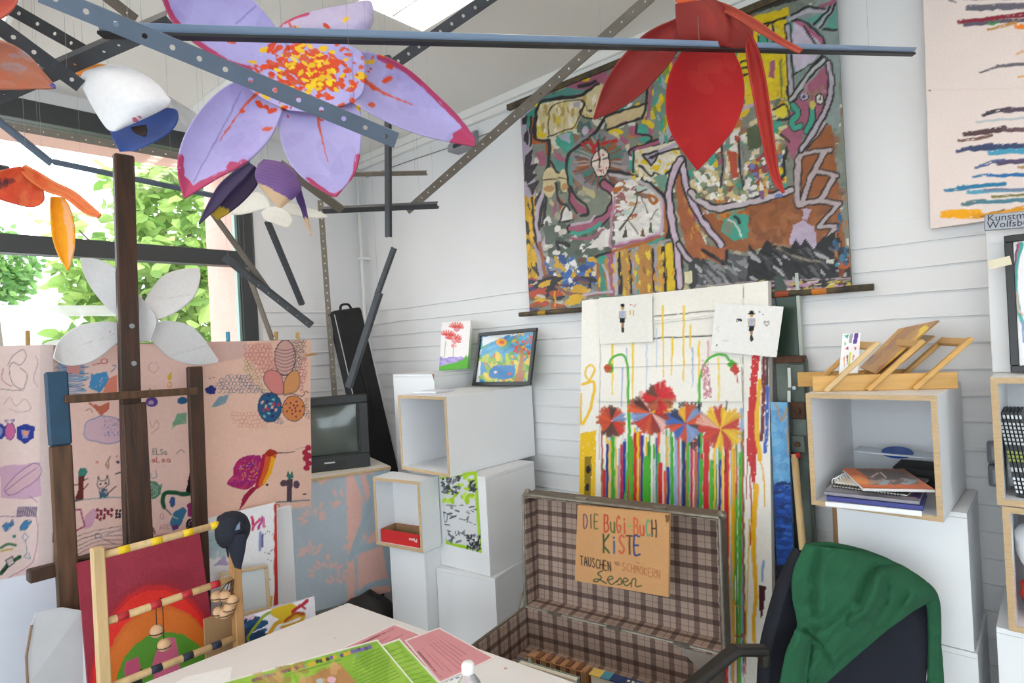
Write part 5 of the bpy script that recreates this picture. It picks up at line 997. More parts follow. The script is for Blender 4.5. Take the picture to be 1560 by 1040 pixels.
s0 = on(792, 479, 'y', YP-.01); s1 = on(1331, 437, 'y', YP-.01); obj('lower_batten', tube([s0, s1], .014, 10), m_stick, bpn); obj('upper_batten', beam((PL-.1, YP, 3.155), (PR+.1, YP, 3.145), .03, .03), m_stick, bpn)
for q, cn in ((.08, '#b88a1c'), (.8, '#a84a28'), (.88, '#c9761c'), (.7, '#8a8a80')):
    c = s0+(s1-s0)*q; obj('paint_blot', tube([c, c+(s1-s0)*.03], .0146, 10), mat('blot'+cn, cn, .5, noise=.4), bpn)

# ================================================================== painted door
DT, DBt, DZ = 2.63, 2.40, 1.957
def dy(z): return DBt+(DT-DBt)*z/DZ
DL, DR = -1.872, -.903
def doorpaint(p):
    w = p.P0; R = random.Random(12)
    p.shade(.05, .01)
    p.line([(915, 450), (913, 700)], 1.2, '#a9a49a'); p.line([(1132, 430), (1133, 1040)], 1.2, '#8a857c')
    p.line([(997, 482), (1090, 473)], 2, '#6d6a66', dry=.15); p.line([(998, 489), (1090, 481)], 1.2, '#b5b2ad'); p.line([(997, 515), (1086, 511)], 2, '#25231f')
    cols = ['#e0b61c', '#2b4aa0', '#c2222a', '#49a52a', '#e0b61c', '#c2c6cc', '#2f7f3a', '#d8521f', '#8fa4c8', '#dcd8d2']
    for x, y0, y1, w_, c in ((933, 525, 600, 3.5, '#e6c331'), (964, 522, 610, 3.5, '#e6c331'), (1010, 466, 575, 3, '#e6c331'), (1042, 466, 580, 3.5, '#e6c331'), (1024, 515, 570, 3.5, '#e6c331'), (1065, 520, 600, 3.5, '#e6c331'), (1079, 520, 560, 3, '#d8a8b0'), (1000, 500, 560, 2, '#b9c4dc'), (955, 530, 570, 2, '#a9b4d4'), (985, 525, 600, 3, '#c3c9dc'), (1055, 530, 590, 2.4, '#8fa4c8'), (1095, 545, 610, 3, '#e3c74a'), (948, 560, 620, 2.4, '#9aa0d0'), (1052, 495, 530, 3, '#e6c331')): p.line([(x, y0), (x+R.uniform(-1, 1), y1)], w_, c, w2=w_*.6)
    xs = np.arange(917, 1134, 3.6)
    for i, x in enumerate(xs):
        for rep in range(2):
            c = R.choice(cols); y0 = R.uniform(620, 720); wd = R.uniform(1.5, 5); p.line([(x+R.uniform(-2, 2), y0), (x+R.uniform(-2, 2), 860), (x+R.uniform(-3, 3), R.uniform(960, 1080))], wd, c, sm=False, dry=0)
    for x, c, wd in ((925, '#1f3a86', 4), (934, '#3fa02a', 5.5), (947, '#c2222a', 4), (951, '#1f3a86', 4.5), (968, '#c2222a', 5), (978, '#1f3a86', 4), (985, '#46a82a', 9), (1003, '#3fa02a', 5), (1006, '#c2222a', 7), (1018, '#1f3a86', 5), (1024, '#3fa02a', 5), (1042, '#1d2f70', 5), (1048, '#49a52a', 4.5), (1054, '#c2222a', 4), (1068, '#3fa02a', 5), (1076, '#c2222a', 9), (1084, '#49a52a', 5), (1097, '#1f3a86', 4), (1108, '#c2222a', 6), (1119, '#d99a1c', 4), (1128, '#49a52a', 5)): p.line([(x, R.uniform(655, 715)), (x-1, 900), (x-2, 1080)], wd, c, sm=False)
    # yellow left edge
    p.fill([(884, 660), (908, 655), (907, 765), (880, 765)], '#e3b81c', dry=.12); p.line([(888, 585), (905, 583), (900, 620), (886, 645), (884, 600)], 4.5, '#e3b824', close=False); p.line([(893, 560), (900, 555), (906, 563), (898, 578), (892, 570)], 3, '#e3b824', close=True); p.fill([(891, 695), (901, 695), (900, 765), (890, 765)], '#8a7416'); p.ell(896, 715, 3.5, 6, '#1d1a16'); p.ell(895, 742, 3.5, 6, '#1d1a16')
    # right strip
    p.fill([(1146, 540), (1158, 540), (1152, 600), (1156, 660), (1152, 700), (1150, 760), (1144, 720), (1137, 690), (1140, 620)], '#c01e22', dry=.08); p.line([(1158, 580), (1153, 650), (1158, 700)], 7, '#e0b01c', dry=.1); p.line([(1164, 545), (1163, 620), (1160, 670)], 6, '#6a1a20', dry=.2); p.line([(1170, 545), (1168, 585)], 5, '#4a2a2e'); p.line([(1169, 590), (1168, 660), (1165, 688)], 6, '#2f56a8', dry=.2); p.line([(1150, 690), (1143, 730), (1146, 780), (1142, 830)], 2.4, '#b01e22'); p.line([(1158, 700), (1164, 730), (1165, 770)], 2.4, '#e0a81c'); p.line([(1138, 700), (1137, 760)], 1.6, '#8a1a20')
    p.line([(1122, 760), (1121, 830), (1118, 915)], 4, '#46a82a', w2=2); p.line([(1114, 770), (1117, 880)], 2.5, '#e0b61c'); p.line([(1152, 740), (1148, 830), (1152, 900), (1148, 960), (1154, 1000)], 8, '#e6ae18', w2=5); p.line([(1142, 790), (1139, 880), (1136, 1000)], 2.5, '#d8c01c'); p.line([(1163, 855), (1161, 885)], 5, '#8fa4cc', w2=3); p.fill([(1156, 890), (1167, 892), (1164, 925), (1160, 945), (1156, 920)], '#451a20'); p.line([(1120, 968), (1130, 970), (1130, 965)], 2, '#8a1a2a')
    # black smoke
    p.fill([(1032, 612), (1070, 612), (1066, 640), (1062, 690), (1052, 680), (1040, 640)], '#2a2a2c', dry=.3, a=.85); p.line([(1107, 610), (1105, 720)], 2, '#191919'); p.line([(1064, 612), (1066, 680)], 3, '#232325')
    # drooping flowers
    p.line([(927, 558), (932, 546), (945, 540), (954, 548), (957, 575), (957, 600), (958, 660), (956, 720), (950, 780)], 3.6, '#46a82a'); p.ell(930, 560, 5, 7, '#46a82a'); p.ell(926, 561, 6, 6, '#b8502a')
    p.line([(1065, 612), (1066, 580), (1074, 553), (1090, 540), (1104, 541), (1112, 550)], 3.8, '#46a82a'); p.fill([(1107, 556), (1114, 548), (1124, 554), (1116, 564)], '#46a82a'); p.fill([(1112, 563), (1120, 552), (1127, 565), (1120, 572)], '#b83a2a'); p.line([(1122, 570), (1124, 583)], 2, '#b02a2a'); p.fill([(1068, 545), (1080, 560), (1084, 605), (1072, 608)], '#c2808e', dry=.4)
    def flower(cx, cy, r, n, cs, sd):
        Q = random.Random(sd)
        for k in range(n):
            a0 = k*2*math.pi/n; c = Q.choice(cs); rr = r*Q.uniform(.85, 1.1)
            for q in range(7):
                a = a0+(q+Q.uniform(0, 1))/7*2*math.pi/n; r1 = rr*Q.uniform(.78, 1.12); l = lin(c)*Q.uniform(.75, 1.25)
                p.line([(cx+math.cos(a)*2, cy+math.sin(a)*2), (cx+math.cos(a)*r1, cy+math.sin(a)*r1)], 1.2, np.clip(l, 0, 1), w2=r*2*math.pi/n/3.2)
    flower(932, 641, 21, 11, ['#4a3330', '#b8482c', '#7b8fb8', '#c2322a', '#5a3a34', '#c9502c'], 1)
    flower(991, 628, 33, 12, ['#b8382c', '#5a2f28', '#d8a8a0', '#c8502c', '#7b8fb8', '#d9a22a', '#8a2a26'], 2); flower(1003, 606, 22, 7, ['#5f3a2c', '#c2222a', '#a85a3a', '#d08878'], 5)
    flower(1045, 645, 26, 12, ['#c8502c', '#4a3a3e', '#3a62a8', '#d9a22a', '#7b8fb8', '#2f3a5a'], 3)
    flower(1098, 652, 31, 13, ['#c8402c', '#d9a82a', '#b8382c', '#d0998a', '#5a3a34', '#7b9ac8', '#e0b42a'], 4)
door = thing('painted_door', 'white panelled door painted with dripping flowers, leaning on the wall', 'door', (-1.39, 2.46, 0))
dc = [np.array([DL, dy(0)-.0, 0]), np.array([DR, dy(0), 0]), np.array([DL, DT, DZ]), np.array([DR, DT, DZ+.0])]
m_dp = paintmat('door_gloss', .38, .25, 80)
art('door_leaf', dc, doorpaint, m_dp, door, step=1.7, thick=.04, base='#e8e4dc', seed=21, wob=.8)
# raised lock rail and top moulding, carrying the same paint
off = np.array([0, -.011, 0])
def dpt(px, py):
    z = 1.2
    for _ in range(6): z = on(px, py, 'y', dy(z))[2]
    return on(px, py, 'y', dy(z))
def rail(nm, q, th=.011): art(nm, [dpt(*v)+np.array([0, -th, 0]) for v in q], doorpaint, m_dp, door, step=1.7, thick=th-.001, base='#e8e4dc', seed=21, wob=.8)
rail('lock_rail', [(912, 611), (1132, 611), (914, 568), (1130, 558)])
rail('moulding', [(997, 492), (1090, 483), (997, 480), (1090, 471)], .008); rail('moulding', [(919, 560), (1128, 552), (919, 554), (1128, 546)], .008); rail('lower_panel', [(1112, 1000), (1134, 1000), (1112, 920), (1134, 925)], .008)
def fig(p, cx, cy, hh, hat):
    s = hh/48.0
    p.ell(cx, cy-18*s, 3*s, 4*s, '#c9a06a'); p.ell(cx, cy-22*s, 3.6*s, 3*s, '#1d1a1c')
    if hat: p.line([(cx-5*s, cy-20*s), (cx+5*s, cy-20*s)], 2, '#1d1a1c')
    p.fill([(cx-4*s, cy-13*s), (cx+4*s, cy-13*s), (cx+4*s, cy), (cx-4*s, cy)], '#aab6d0'); p.line([(cx-5*s, cy-12*s), (cx-5*s, cy)], 1.6, '#c9a06a'); p.line([(cx+5*s, cy-12*s), (cx+5*s, cy)], 1.6, '#c9a06a'); p.line([(cx-4*s, cy), (cx+4*s, cy)], 1.4, '#3a3430')
    p.fill([(cx-4*s, cy), (cx+4*s, cy), (cx+4*s, cy+7*s), (cx-4*s, cy+7*s)], '#1b1a1c'); p.fill([(cx-2.5*s, cy+7*s), (cx+2.5*s, cy+7*s), (cx+1.5*s, cy+18*s), (cx-1.5*s, cy+18*s)], '#a07a5a'); p.ell(cx, cy+19*s, 2.6*s, 5*s, '#3a3034')
def pp1(p): fig(p, 948.5, 485, 44, 0); p.ell(961, 464, 1.3, 1.3, '#c24a5a'); p.line([(964, 464), (967, 467), (969, 463)], 1, '#c88a90'); p.line([(960, 473), (960, 479)], 1.6, '#d8a02a'); p.line([(965, 473), (965, 480)], 1.6, '#d8a02a')
def pp2(p):
    fig(p, 1145, 497, 46, 1); p.fill([(1122, 485), (1130, 485), (1130, 490), (1122, 490)], '#3a3a3e', dry=.2); p.line([(1168, 497), (1164, 491), (1165, 489), (1168, 491), (1171, 489), (1172, 492), (1168, 497)], 1.1, '#4a3a3a', sm=False); p.ell(1157, 475, 1.6, 1.6, '#9a9aa8'); p.ell(1162, 479, 1.2, 1.2, '#c8505a'); p.line([(1184, 533), (1186, 543)], 1.2, '#3a3a3a'); p.ell(1092, 526, 1.2, 1.2, '#4a4a4a'); p.line([(1095, 505), (1092, 499), (1096, 497)], .8, '#c4c0c0'); p.line([(1100, 518), (1110, 519)], .8, '#c8c4c4')
def yoff(q, e): return [dpt(*v)+np.array([0, -e, 0]) for v in q]
art('drawing_sheet', yoff([(916, 524), (996.3, 520), (914.8, 453.5), (995.6, 448.5)], .012), pp1, P_pap, step=1.1, thick=.0008, base='#efece6', wob=.3, label='white paper with a small drawn figure, upper left on the painted door', cat='drawing')
art('drawing_sheet', yoff([(1086, 534), (1185.7, 543.7), (1092.8, 462), (1196.5, 467)], .022), pp2, P_pap, step=1.1, thick=.0008, base='#f0eeec', wob=.3, label='white paper with hatted figure and heart, upper right on the painted door', cat='drawing')

# ================================================================== things between door and right box
m_gd = mat('dark_green_paint', '#243a2b', .35, noise=.2)
gdr = thing('green_door', 'dark green door leaf behind the painted door', 'door', (-.86, 2.69, 0)); obj('leaf', box((-.892, 2.672, 0), (-.805, 2.69, 1.98)), m_gd, gdr, bevel=.003); obj('edge_strip', box((-.805, 2.668, 0), (-.792, 2.69, 1.98)), mat('green_edge', '#a8b0a8', .4), gdr)
gm_ = mat('grey_green_metal', '#6d776f', .5, metal=.2, noise=.35, nscale=9, col2='#4d564f'); m_rust = mat('rust', '#5a3a28', .8, noise=.5, nscale=30)
gdo = thing('metal_door', 'old grey-green metal door leaf with rusty top and lock', 'door', (-.86, 2.64, 0))
obj('leaf', obox((-.893, 2.6, 0), (.123, 0, 0), (0, .035, 0), (0, .03, 1.62)), gm_, gdo, bevel=.004); obj('fold', obox((-.83, 2.586, 0), (.055, 0, 0), (0, .014, 0), (0, .03, 1.60)), gm_, gdo, bevel=.003)
obj('rusty_edge', box((-.893, 2.615, 1.605), (-.775, 2.665, 1.635)), m_rust, gdo, bevel=.003); ck = on(1213, 588, 'y', 2.6)
for cy in (625, 676): 
    c = on(1216, cy, 'y', 2.6); obj('lock_plate', box((c[0]-.028, 2.592, c[2]-.035), (c[0]+.028, 2.606, c[2]+.035)), m_rust if cy < 650 else gm_, gdo, bevel=.003); obj('bolt', tube([(c[0], 2.594, c[2]), (c[0], 2.58, c[2])], .012, 8), m_rust, gdo)
c = on(1212, 590, 'y', 2.6); obj('bolt', tube([(c[0], 2.59, c[2]), (c[0], 2.58, c[2])], .008, 8), m_leg, gdo)
for q in ([(1202, 560), (1203, 590)], [(1202, 595), (1202, 612)]):
    a = on(*q[0], 'y', 2.584); b = on(*q[1], 'y', 2.584); obj('paint_drip', beam(a, b, .012, .002, (0, 1, 0)), mat('white_drip', '#c9d0cc', .5), gdo)
def blp(p):
    p.fill([(1170, 600), (1215, 600), (1215, 735), (1170, 735)], '#5b9acb', a=1); p.dabs(40, (1175, 610, 1212, 740), 7, ['#6aa8d4', '#4f8cc0', '#7fb4da'], asp=1.6, a=.6); p.line([(1181, 615), (1192, 640), (1202, 612)], 3, '#b08a60', dry=.2); p.line([(1202, 618), (1201, 690)], 4, '#a58a70', dry=.3)
    p.dabs(160, (1172, 735, 1212, 870), 4, ['#173f8c', '#1d4fa8', '#12306a', '#2a60b8'], asp=3, rot=(-.2, .2)); p.fill([(1170, 860), (1215, 860), (1215, 1040), (1170, 1040)], '#14182a')
art('blue_board', [np.array([-.893, 2.5, .2]), np.array([-.826, 2.5, .2]), np.array([-.893, 2.55, 1.45]), np.array([-.826, 2.55, 1.45])], blp, P_mat, step=1.7, thick=.015, base='#173f8c', seed=5, label='narrow blue painted board beside the white door', cat='board')
bd_ = [o for o in COL.objects if o.name.startswith('blue_board')][0]
obj('lower_part', box((-.893, 2.485, 0), (-.826, 2.5, .2)), mat('dark_navy_paint', '#14182a', .6), bd_)
st = thing('wooden_stick', 'pale wooden stick with a red cap leaning beside the metal door', 'stick', W(1222, 830, 2.3)); st0 = on(1210, 692, 'y', 2.56); st1 = on(1223, 835, 'y', 2.47); d_ = st1-st0; st2 = st0+d_*(st0[2]/-d_[2])
st.location = Vector([float(v) for v in (st2[0], st2[1], 0)]); ORG[st.name] = np.array([st2[0], st2[1], 0])
obj('shaft', tube([st2, st0], .0135, 10), m_pine, st, smooth=True); obj('red_cap', tube([st0-nz(d_)*-.012+[-.012, 0, .002], st0+[.022, 0, .0]], .011, 10), mat('red_plastic', '#b01c26', .4), st, smooth=True)
sl = thing('wooden_lath', 'thin wooden lath standing behind the white pedestal', 'lath', (-.66, 2.68, 0)); obj('slat', obox((-.725, 2.66, 0), (.035, 0, 0), (0, .02, 0), (.012, .02, 1.1)), m_pine2, sl, bevel=.002)
# ================================================================== drawn sheets on the line
SXP = -2.9
def sheetcorners(pl, pr, top_l, top_r, bot_l, bot_r, x=SXP): return [on(pl, bot_l, 'x', x), on(pr, bot_r, 'x', x), on(pl, top_l, 'x', x), on(pr, top_r, 'x', x)]
line = thing('clothesline', 'thin grey clothesline holding the drawn paper sheets', 'line', (SXP-.004, .9, 1.84))
obj('wire', tube([(SXP-.006, -1.2, 1.846), (SXP-.006, .6, 1.836), (SXP-.006, 1.615, 1.824)], .0018, 5), mat('wire_grey', '#8a8a8c', .4, metal=.5), line)
def shA(p):
    p.shade(.05, .008); dk = '#6f6068'
    p.fill([(60, 520), (85, 520), (85, 890), (58, 890)], '#d3c6c4', a=.5)
    p.line([(12, 555), (22, 540), (35, 533), (38, 545), (30, 556), (20, 552), (14, 562), (20, 585), (35, 592), (40, 570), (30, 560)], 1, dk); p.line([(5, 560), (2, 575), (10, 585), (18, 588)], 1.1, '#b0566a'); p.line([(0, 592), (18, 594), (34, 595)], 1, dk); p.line([(52, 542), (56, 552), (50, 575), (56, 590)], .9, '#a89098'); p.line([(5, 615), (15, 605), (25, 618), (38, 608), (46, 622), (30, 628), (14, 622)], .9, '#b59aa0')
    # butterfly
    p.ell(-3, 657, 12, 13, '#3b4a9c'); p.ell(-4, 657, 7, 8, '#8a96d0'); p.fill([(25, 650), (40, 645), (53, 650), (50, 668), (38, 676), (26, 668)], '#2f3f98'); p.fill([(32, 655), (45, 655), (42, 668), (34, 667)], '#8a94cc'); p.ell(39, 660, 4, 4.5, '#e39a86'); p.ell(15, 657, 8.5, 13, '#5a3a78'); p.ell(15, 657, 7.2, 11.6, '#d070a4'); p.line([(12, 645), (8, 640), (13, 640)], 1.6, '#6a4aa0'); p.line([(17, 645), (22, 639), (16, 640)], 1.6, '#6a4aa0')
    # purple pebble block
    p.fill([(0, 710), (60, 704), (62, 755), (45, 760), (0, 758)], '#cba0c4', a=.75); p.fill([(6, 745), (20, 728), (48, 706), (60, 708), (60, 722), (45, 738), (18, 753)], '#d9b8c4'); p.line([(6, 745), (20, 728), (48, 706), (61, 710), (60, 724), (44, 739), (17, 754), (6, 747)], 1.1, '#8a5a94'); p.line([(8, 748), (55, 712)], 1, '#8a5a94')
    for x in range(26, 54, 3): p.line([(x, 785), (x+2, 772)], 2.4, ['#5a3a58', '#c2a0b0', '#7a6a88'][x % 3], sm=False)
    p.line([(0, 786), (55, 786)], 1, '#8a5a94'); p.line([(45, 755), (56, 765)], 1, '#9a6aa4'); p.line([(55, 786), (58, 810), (54, 840), (45, 860), (10, 880)], 1.1, '#b070a4')
    for q in ([(2, 800), (10, 795), (18, 800), (8, 808)], [(14, 798), (18, 790), (20, 800)], [(30, 803), (38, 793), (48, 794), (40, 806), (32, 808)]): p.fill(q, '#4a86b8'); p.line(q, 1, '#3a5a80', close=True)
    p.line([(38, 812), (43, 818), (38, 824), (34, 818), (38, 812)], 1, '#4a86b8', sm=False); p.line([(39, 824), (41, 842), (36, 848), (46, 850), (44, 842)], 1.2, '#4a90a8', sm=False); p.ell(22, 816, 3, 2.5, '#3f8a80')
    p.line([(0, 833), (12, 828), (24, 830)], 4, '#4f7a5a'); p.line([(0, 838), (18, 835)], 3, '#c9b06a'); p.line([(0, 872), (12, 858), (30, 848)], 6, '#2f5a40'); p.fill([(8, 852), (18, 846), (22, 856), (12, 862)], '#cfc4c0'); p.line([(8, 852), (18, 846), (22, 856), (12, 862)], 1.6, '#1d1d20', close=True, sm=False); p.line([(10, 862), (2, 870)], 2, '#1d1d20')
art('drawn_sheet', sheetcorners(-70, 79, 528, 525, 893, 868), shA, paintmat('line_paper', .8, .03, 60, trl=.3), step=1.5, thick=.0008, base='#ecd8d4', wob=.8, bend=lambda u, v: .013+.012*np.sin(u*6+v*2), label='pale pink drawn sheet at the left edge with a blue butterfly', cat='drawing', group='drawn sheets on the line')
def shB(p):
    p.shade(.06, .01); dk = '#4a4048'
    p.fill([(75, 520), (130, 520), (128, 572), (100, 575)], '#7d86a8', a=.5)
    for y in range(545, 606, 3): p.line([(84+(y % 5), y), (112, y+R5.uniform(-1, 1)), (132+R5.uniform(-8, 3), y+R5.uniform(-2, 2))], 1.8, R5.choice(['#4f93c2', '#6aa6cc', '#3f7fb0']))
    p.fill([(100, 553), (122, 556), (120, 570), (102, 568)], '#d59a98'); p.fill([(138, 570), (160, 566), (168, 580), (150, 598), (134, 590)], '#4c96cc', dry=.1); p.fill([(165, 576), (178, 570), (178, 600), (155, 598)], '#e0907c'); p.line([(168, 566), (176, 558), (170, 556)], 1.3, '#5a80b0'); p.ell(158, 550, 6, 4, '#c87080', ring=1.4); p.line([(140, 556), (152, 553)], 1.2, '#b05060')
    p.fill([(132, 612), (150, 618), (165, 612), (166, 622), (154, 634), (142, 622)], '#c2705a', dry=.05); p.line([(130, 625), (136, 622), (140, 628)], 1, '#6a4048')
    cld = [(128, 662), (130, 645), (140, 638), (155, 634), (172, 636), (190, 645), (184, 668), (165, 676), (145, 672), (132, 668)]
    p.fill(cld, '#d9bccb', sm=True); p.line(cld, 1.3, '#6f8cb8', close=True); p.dabs(90, (158, 636, 184, 664), .7, ['#7a8cb8'], asp=1)
    p.line([(75, 694), (310, 668)], 2.5, '#ecd2c4', a=.7)
    # moon, stars, tree, cat
    p.fill([(168, 694), (164, 700), (160, 708), (164, 714), (163, 704)], '#d8a878'); p.line([(168, 694), (164, 700), (160, 708), (164, 714), (165, 704), (168, 694)], .9, '#6a5048'); p.ell(147, 703, 2.6, 2.6, '#d89a80'); p.ell(179, 704, 2.5, 2.5, '#4a4a58'); p.ell(178, 695, 1.5, 1.5, '#c88a90')
    p.fill([(117, 720), (122, 712), (130, 711), (133, 718), (128, 726), (118, 725)], '#3f8a80'); p.fill([(118, 725), (127, 724), (126, 745), (126, 762), (112, 764), (118, 745)], '#6b2f2a'); p.line([(105, 739), (120, 737)], 1.8, '#5a2a28'); p.line([(126, 745), (134, 737)], 1.8, '#5a2a28'); p.line([(126, 732), (132, 729)], 1.6, '#5a2a28'); p.line([(106, 768), (112, 763)], 1.2, '#3a3038')
    ct = '#2f3f4c'
    p.line([(147, 738), (149, 725), (153, 732), (160, 731), (163, 723), (166, 737), (158, 744), (150, 743), (147, 738)], 1.5, ct, sm=False); p.ell(152, 737, 2, 2, ct); p.ell(161, 736, 2, 2, ct); p.line([(155, 741), (158, 741)], 1.4, '#c06a7a'); p.fill([(151, 745), (161, 744), (163, 757), (151, 757)], '#4a6a88', dry=.2); p.line([(151, 745), (151, 757)], 1.2, ct); p.line([(162, 745), (164, 756)], 1.2, ct); p.line([(163, 752), (170, 745), (176, 740)], 1.6, ct)
    p.line([(112, 763), (140, 759), (170, 757), (186, 757)], 1.4, '#5a9098'); p.line([(176, 722), (186, 718)], 2, '#3a4a50')
    p.line([(107, 776), (122, 775), (128, 800), (114, 808), (107, 808)], 2.6, '#a02f6c', sm=False); p.fill([(108, 780), (110, 776), (112, 806), (107, 808)], '#b04a8c'); p.fill([(128, 785), (142, 772), (148, 778), (140, 800), (128, 806)], '#c894bc', a=.7)
    for k in range(13): x, y = 148+(k % 5)*5.4-(k//5)*.5, 776+(k//5)*6+(k % 2)*2; p.ell(x, y, 2.4, 2.8, '#6a2030'); p.ell(x, y, 1.3, 1.6, '#b83a58')
    for k in range(6): p.ell(177+(k % 2)*5, 777+(k//2)*5, 2.2, 2.2, '#3a2a34')
    for k in range(6): p.line([(112, 818+k*7), (150, 806+k*6), (190, 800+k*7)], .9, dk)
    p.line([(112, 810), (116, 840), (118, 852)], 1.2, dk); p.ell(148, 815, 5, 4, '#7a8aa0', ring=1.2); p.line([(190, 802), (158, 815)], 1, '#7a8ab0'); p.line([(150, 818), (175, 828)], .9, dk)
    # right of the post
    p.ell(231, 612, 9, 8, '#5a4694'); p.ell(230, 613, 4, 3.5, '#b89ac4'); p.line([(225, 598), (228, 592)], 2, '#6a5aa0'); p.fill([(254, 573), (262, 564), (261, 578), (256, 580)], '#d8c04a'); p.ell(258, 586, 4, 4.5, '#d89a3a', ring=1.4); p.ell(233, 559, 8, 8, '#cfa8a8', ring=1); p.ell(278, 610, 8, 6, '#2f6a98'); p.line([(228, 640), (232, 652), (238, 640), (242, 650), (230, 660)], 1, '#b59a9c'); p.fill([(262, 645), (270, 630), (284, 628), (284, 645), (268, 648), (262, 654)], '#7fae90', dry=.15)
    write(p, 'ELSa', (233, 684), (5.6, 0), (0, 7.5), 1.1, '#3f5a58', .25); write(p, 'eLsa', (231, 696), (7.4, 0), (0, 7), 1.3, '#b03a48', .2)
    p.line([(268, 690), (275, 685), (281, 689)], 1, '#6a7078'); p.line([(222, 716), (230, 722), (228, 727), (238, 726), (237, 716)], 1.1, '#7a98b4'); p.ell(231, 746, 13, 14, '#5a8a78'); 
    for r in (10, 7, 4): p.ell(231, 746, r, r, '#a9bfae', ring=1)
    p.line([(243, 752), (245, 738)], 3, '#4f8a74')
    p.line([(249, 772), (247, 762), (250, 752), (260, 749), (275, 752), (290, 751)], 6.5, '#1f5a3c'); p.line([(251, 774), (260, 783)], 2, '#4a4a58'); p.ell(262, 764, 4.5, 9, '#3f5f98'); p.fill([(283, 748), (286, 728), (292, 710), (298, 740), (296, 752)], '#17151a'); p.fill([(258, 795), (264, 780), (278, 772), (284, 778), (276, 798), (264, 808)], '#3f7fa4'); p.ell(267, 802, 5, 4, '#7a3f80'); p.line([(262, 785), (270, 790)], 1.2, '#d8d090'); p.fill([(283, 768), (294, 764), (296, 788), (286, 786)], '#8f2a70'); p.ell(290, 800, 7, 11, '#232028'); p.dabs(12, (285, 792, 296, 808), .8, ['#e0a0b0'], asp=1)
    p.line([(224, 800), (236, 812), (226, 814)], 1.2, '#8a7078'); p.fill([(226, 798), (234, 803), (238, 812), (232, 810)], '#7a6a62'); write(p, 'ARE', (242, 800), (6.5, -1), (0, 7), 1, '#c08898', .3); p.ell(246, 786, 3.5, 5, '#d090a0', ring=1); p.line([(222, 822), (240, 815), (256, 813)], 1, '#b06a80')
    p.line([(63, 668), (63, 692), (70, 693)], 1.2, '#2f6a58'); p.line([(68, 766), (80, 767)], 4, '#2f6a58'); p.line([(70, 790), (74, 782), (72, 788)], 1.2, '#7a5a80'); p.ell(80, 818, 4, 8, '#26222a')
R5 = random.Random(5)
art('drawn_sheet', sheetcorners(62, 309, 527, 521, 878, 800, SXP-.014), shB, paintmat('line_paper', .8, .03, 60, trl=.3), step=1.5, thick=.0008, base='#efd3ca', wob=.8, bend=lambda u, v: .006+.003*np.sin(u*5+1)+.002*np.sin(v*9), label='wide pink drawn sheet behind the easel with a cat and a cloud', cat='drawing', group='drawn sheets on the line')
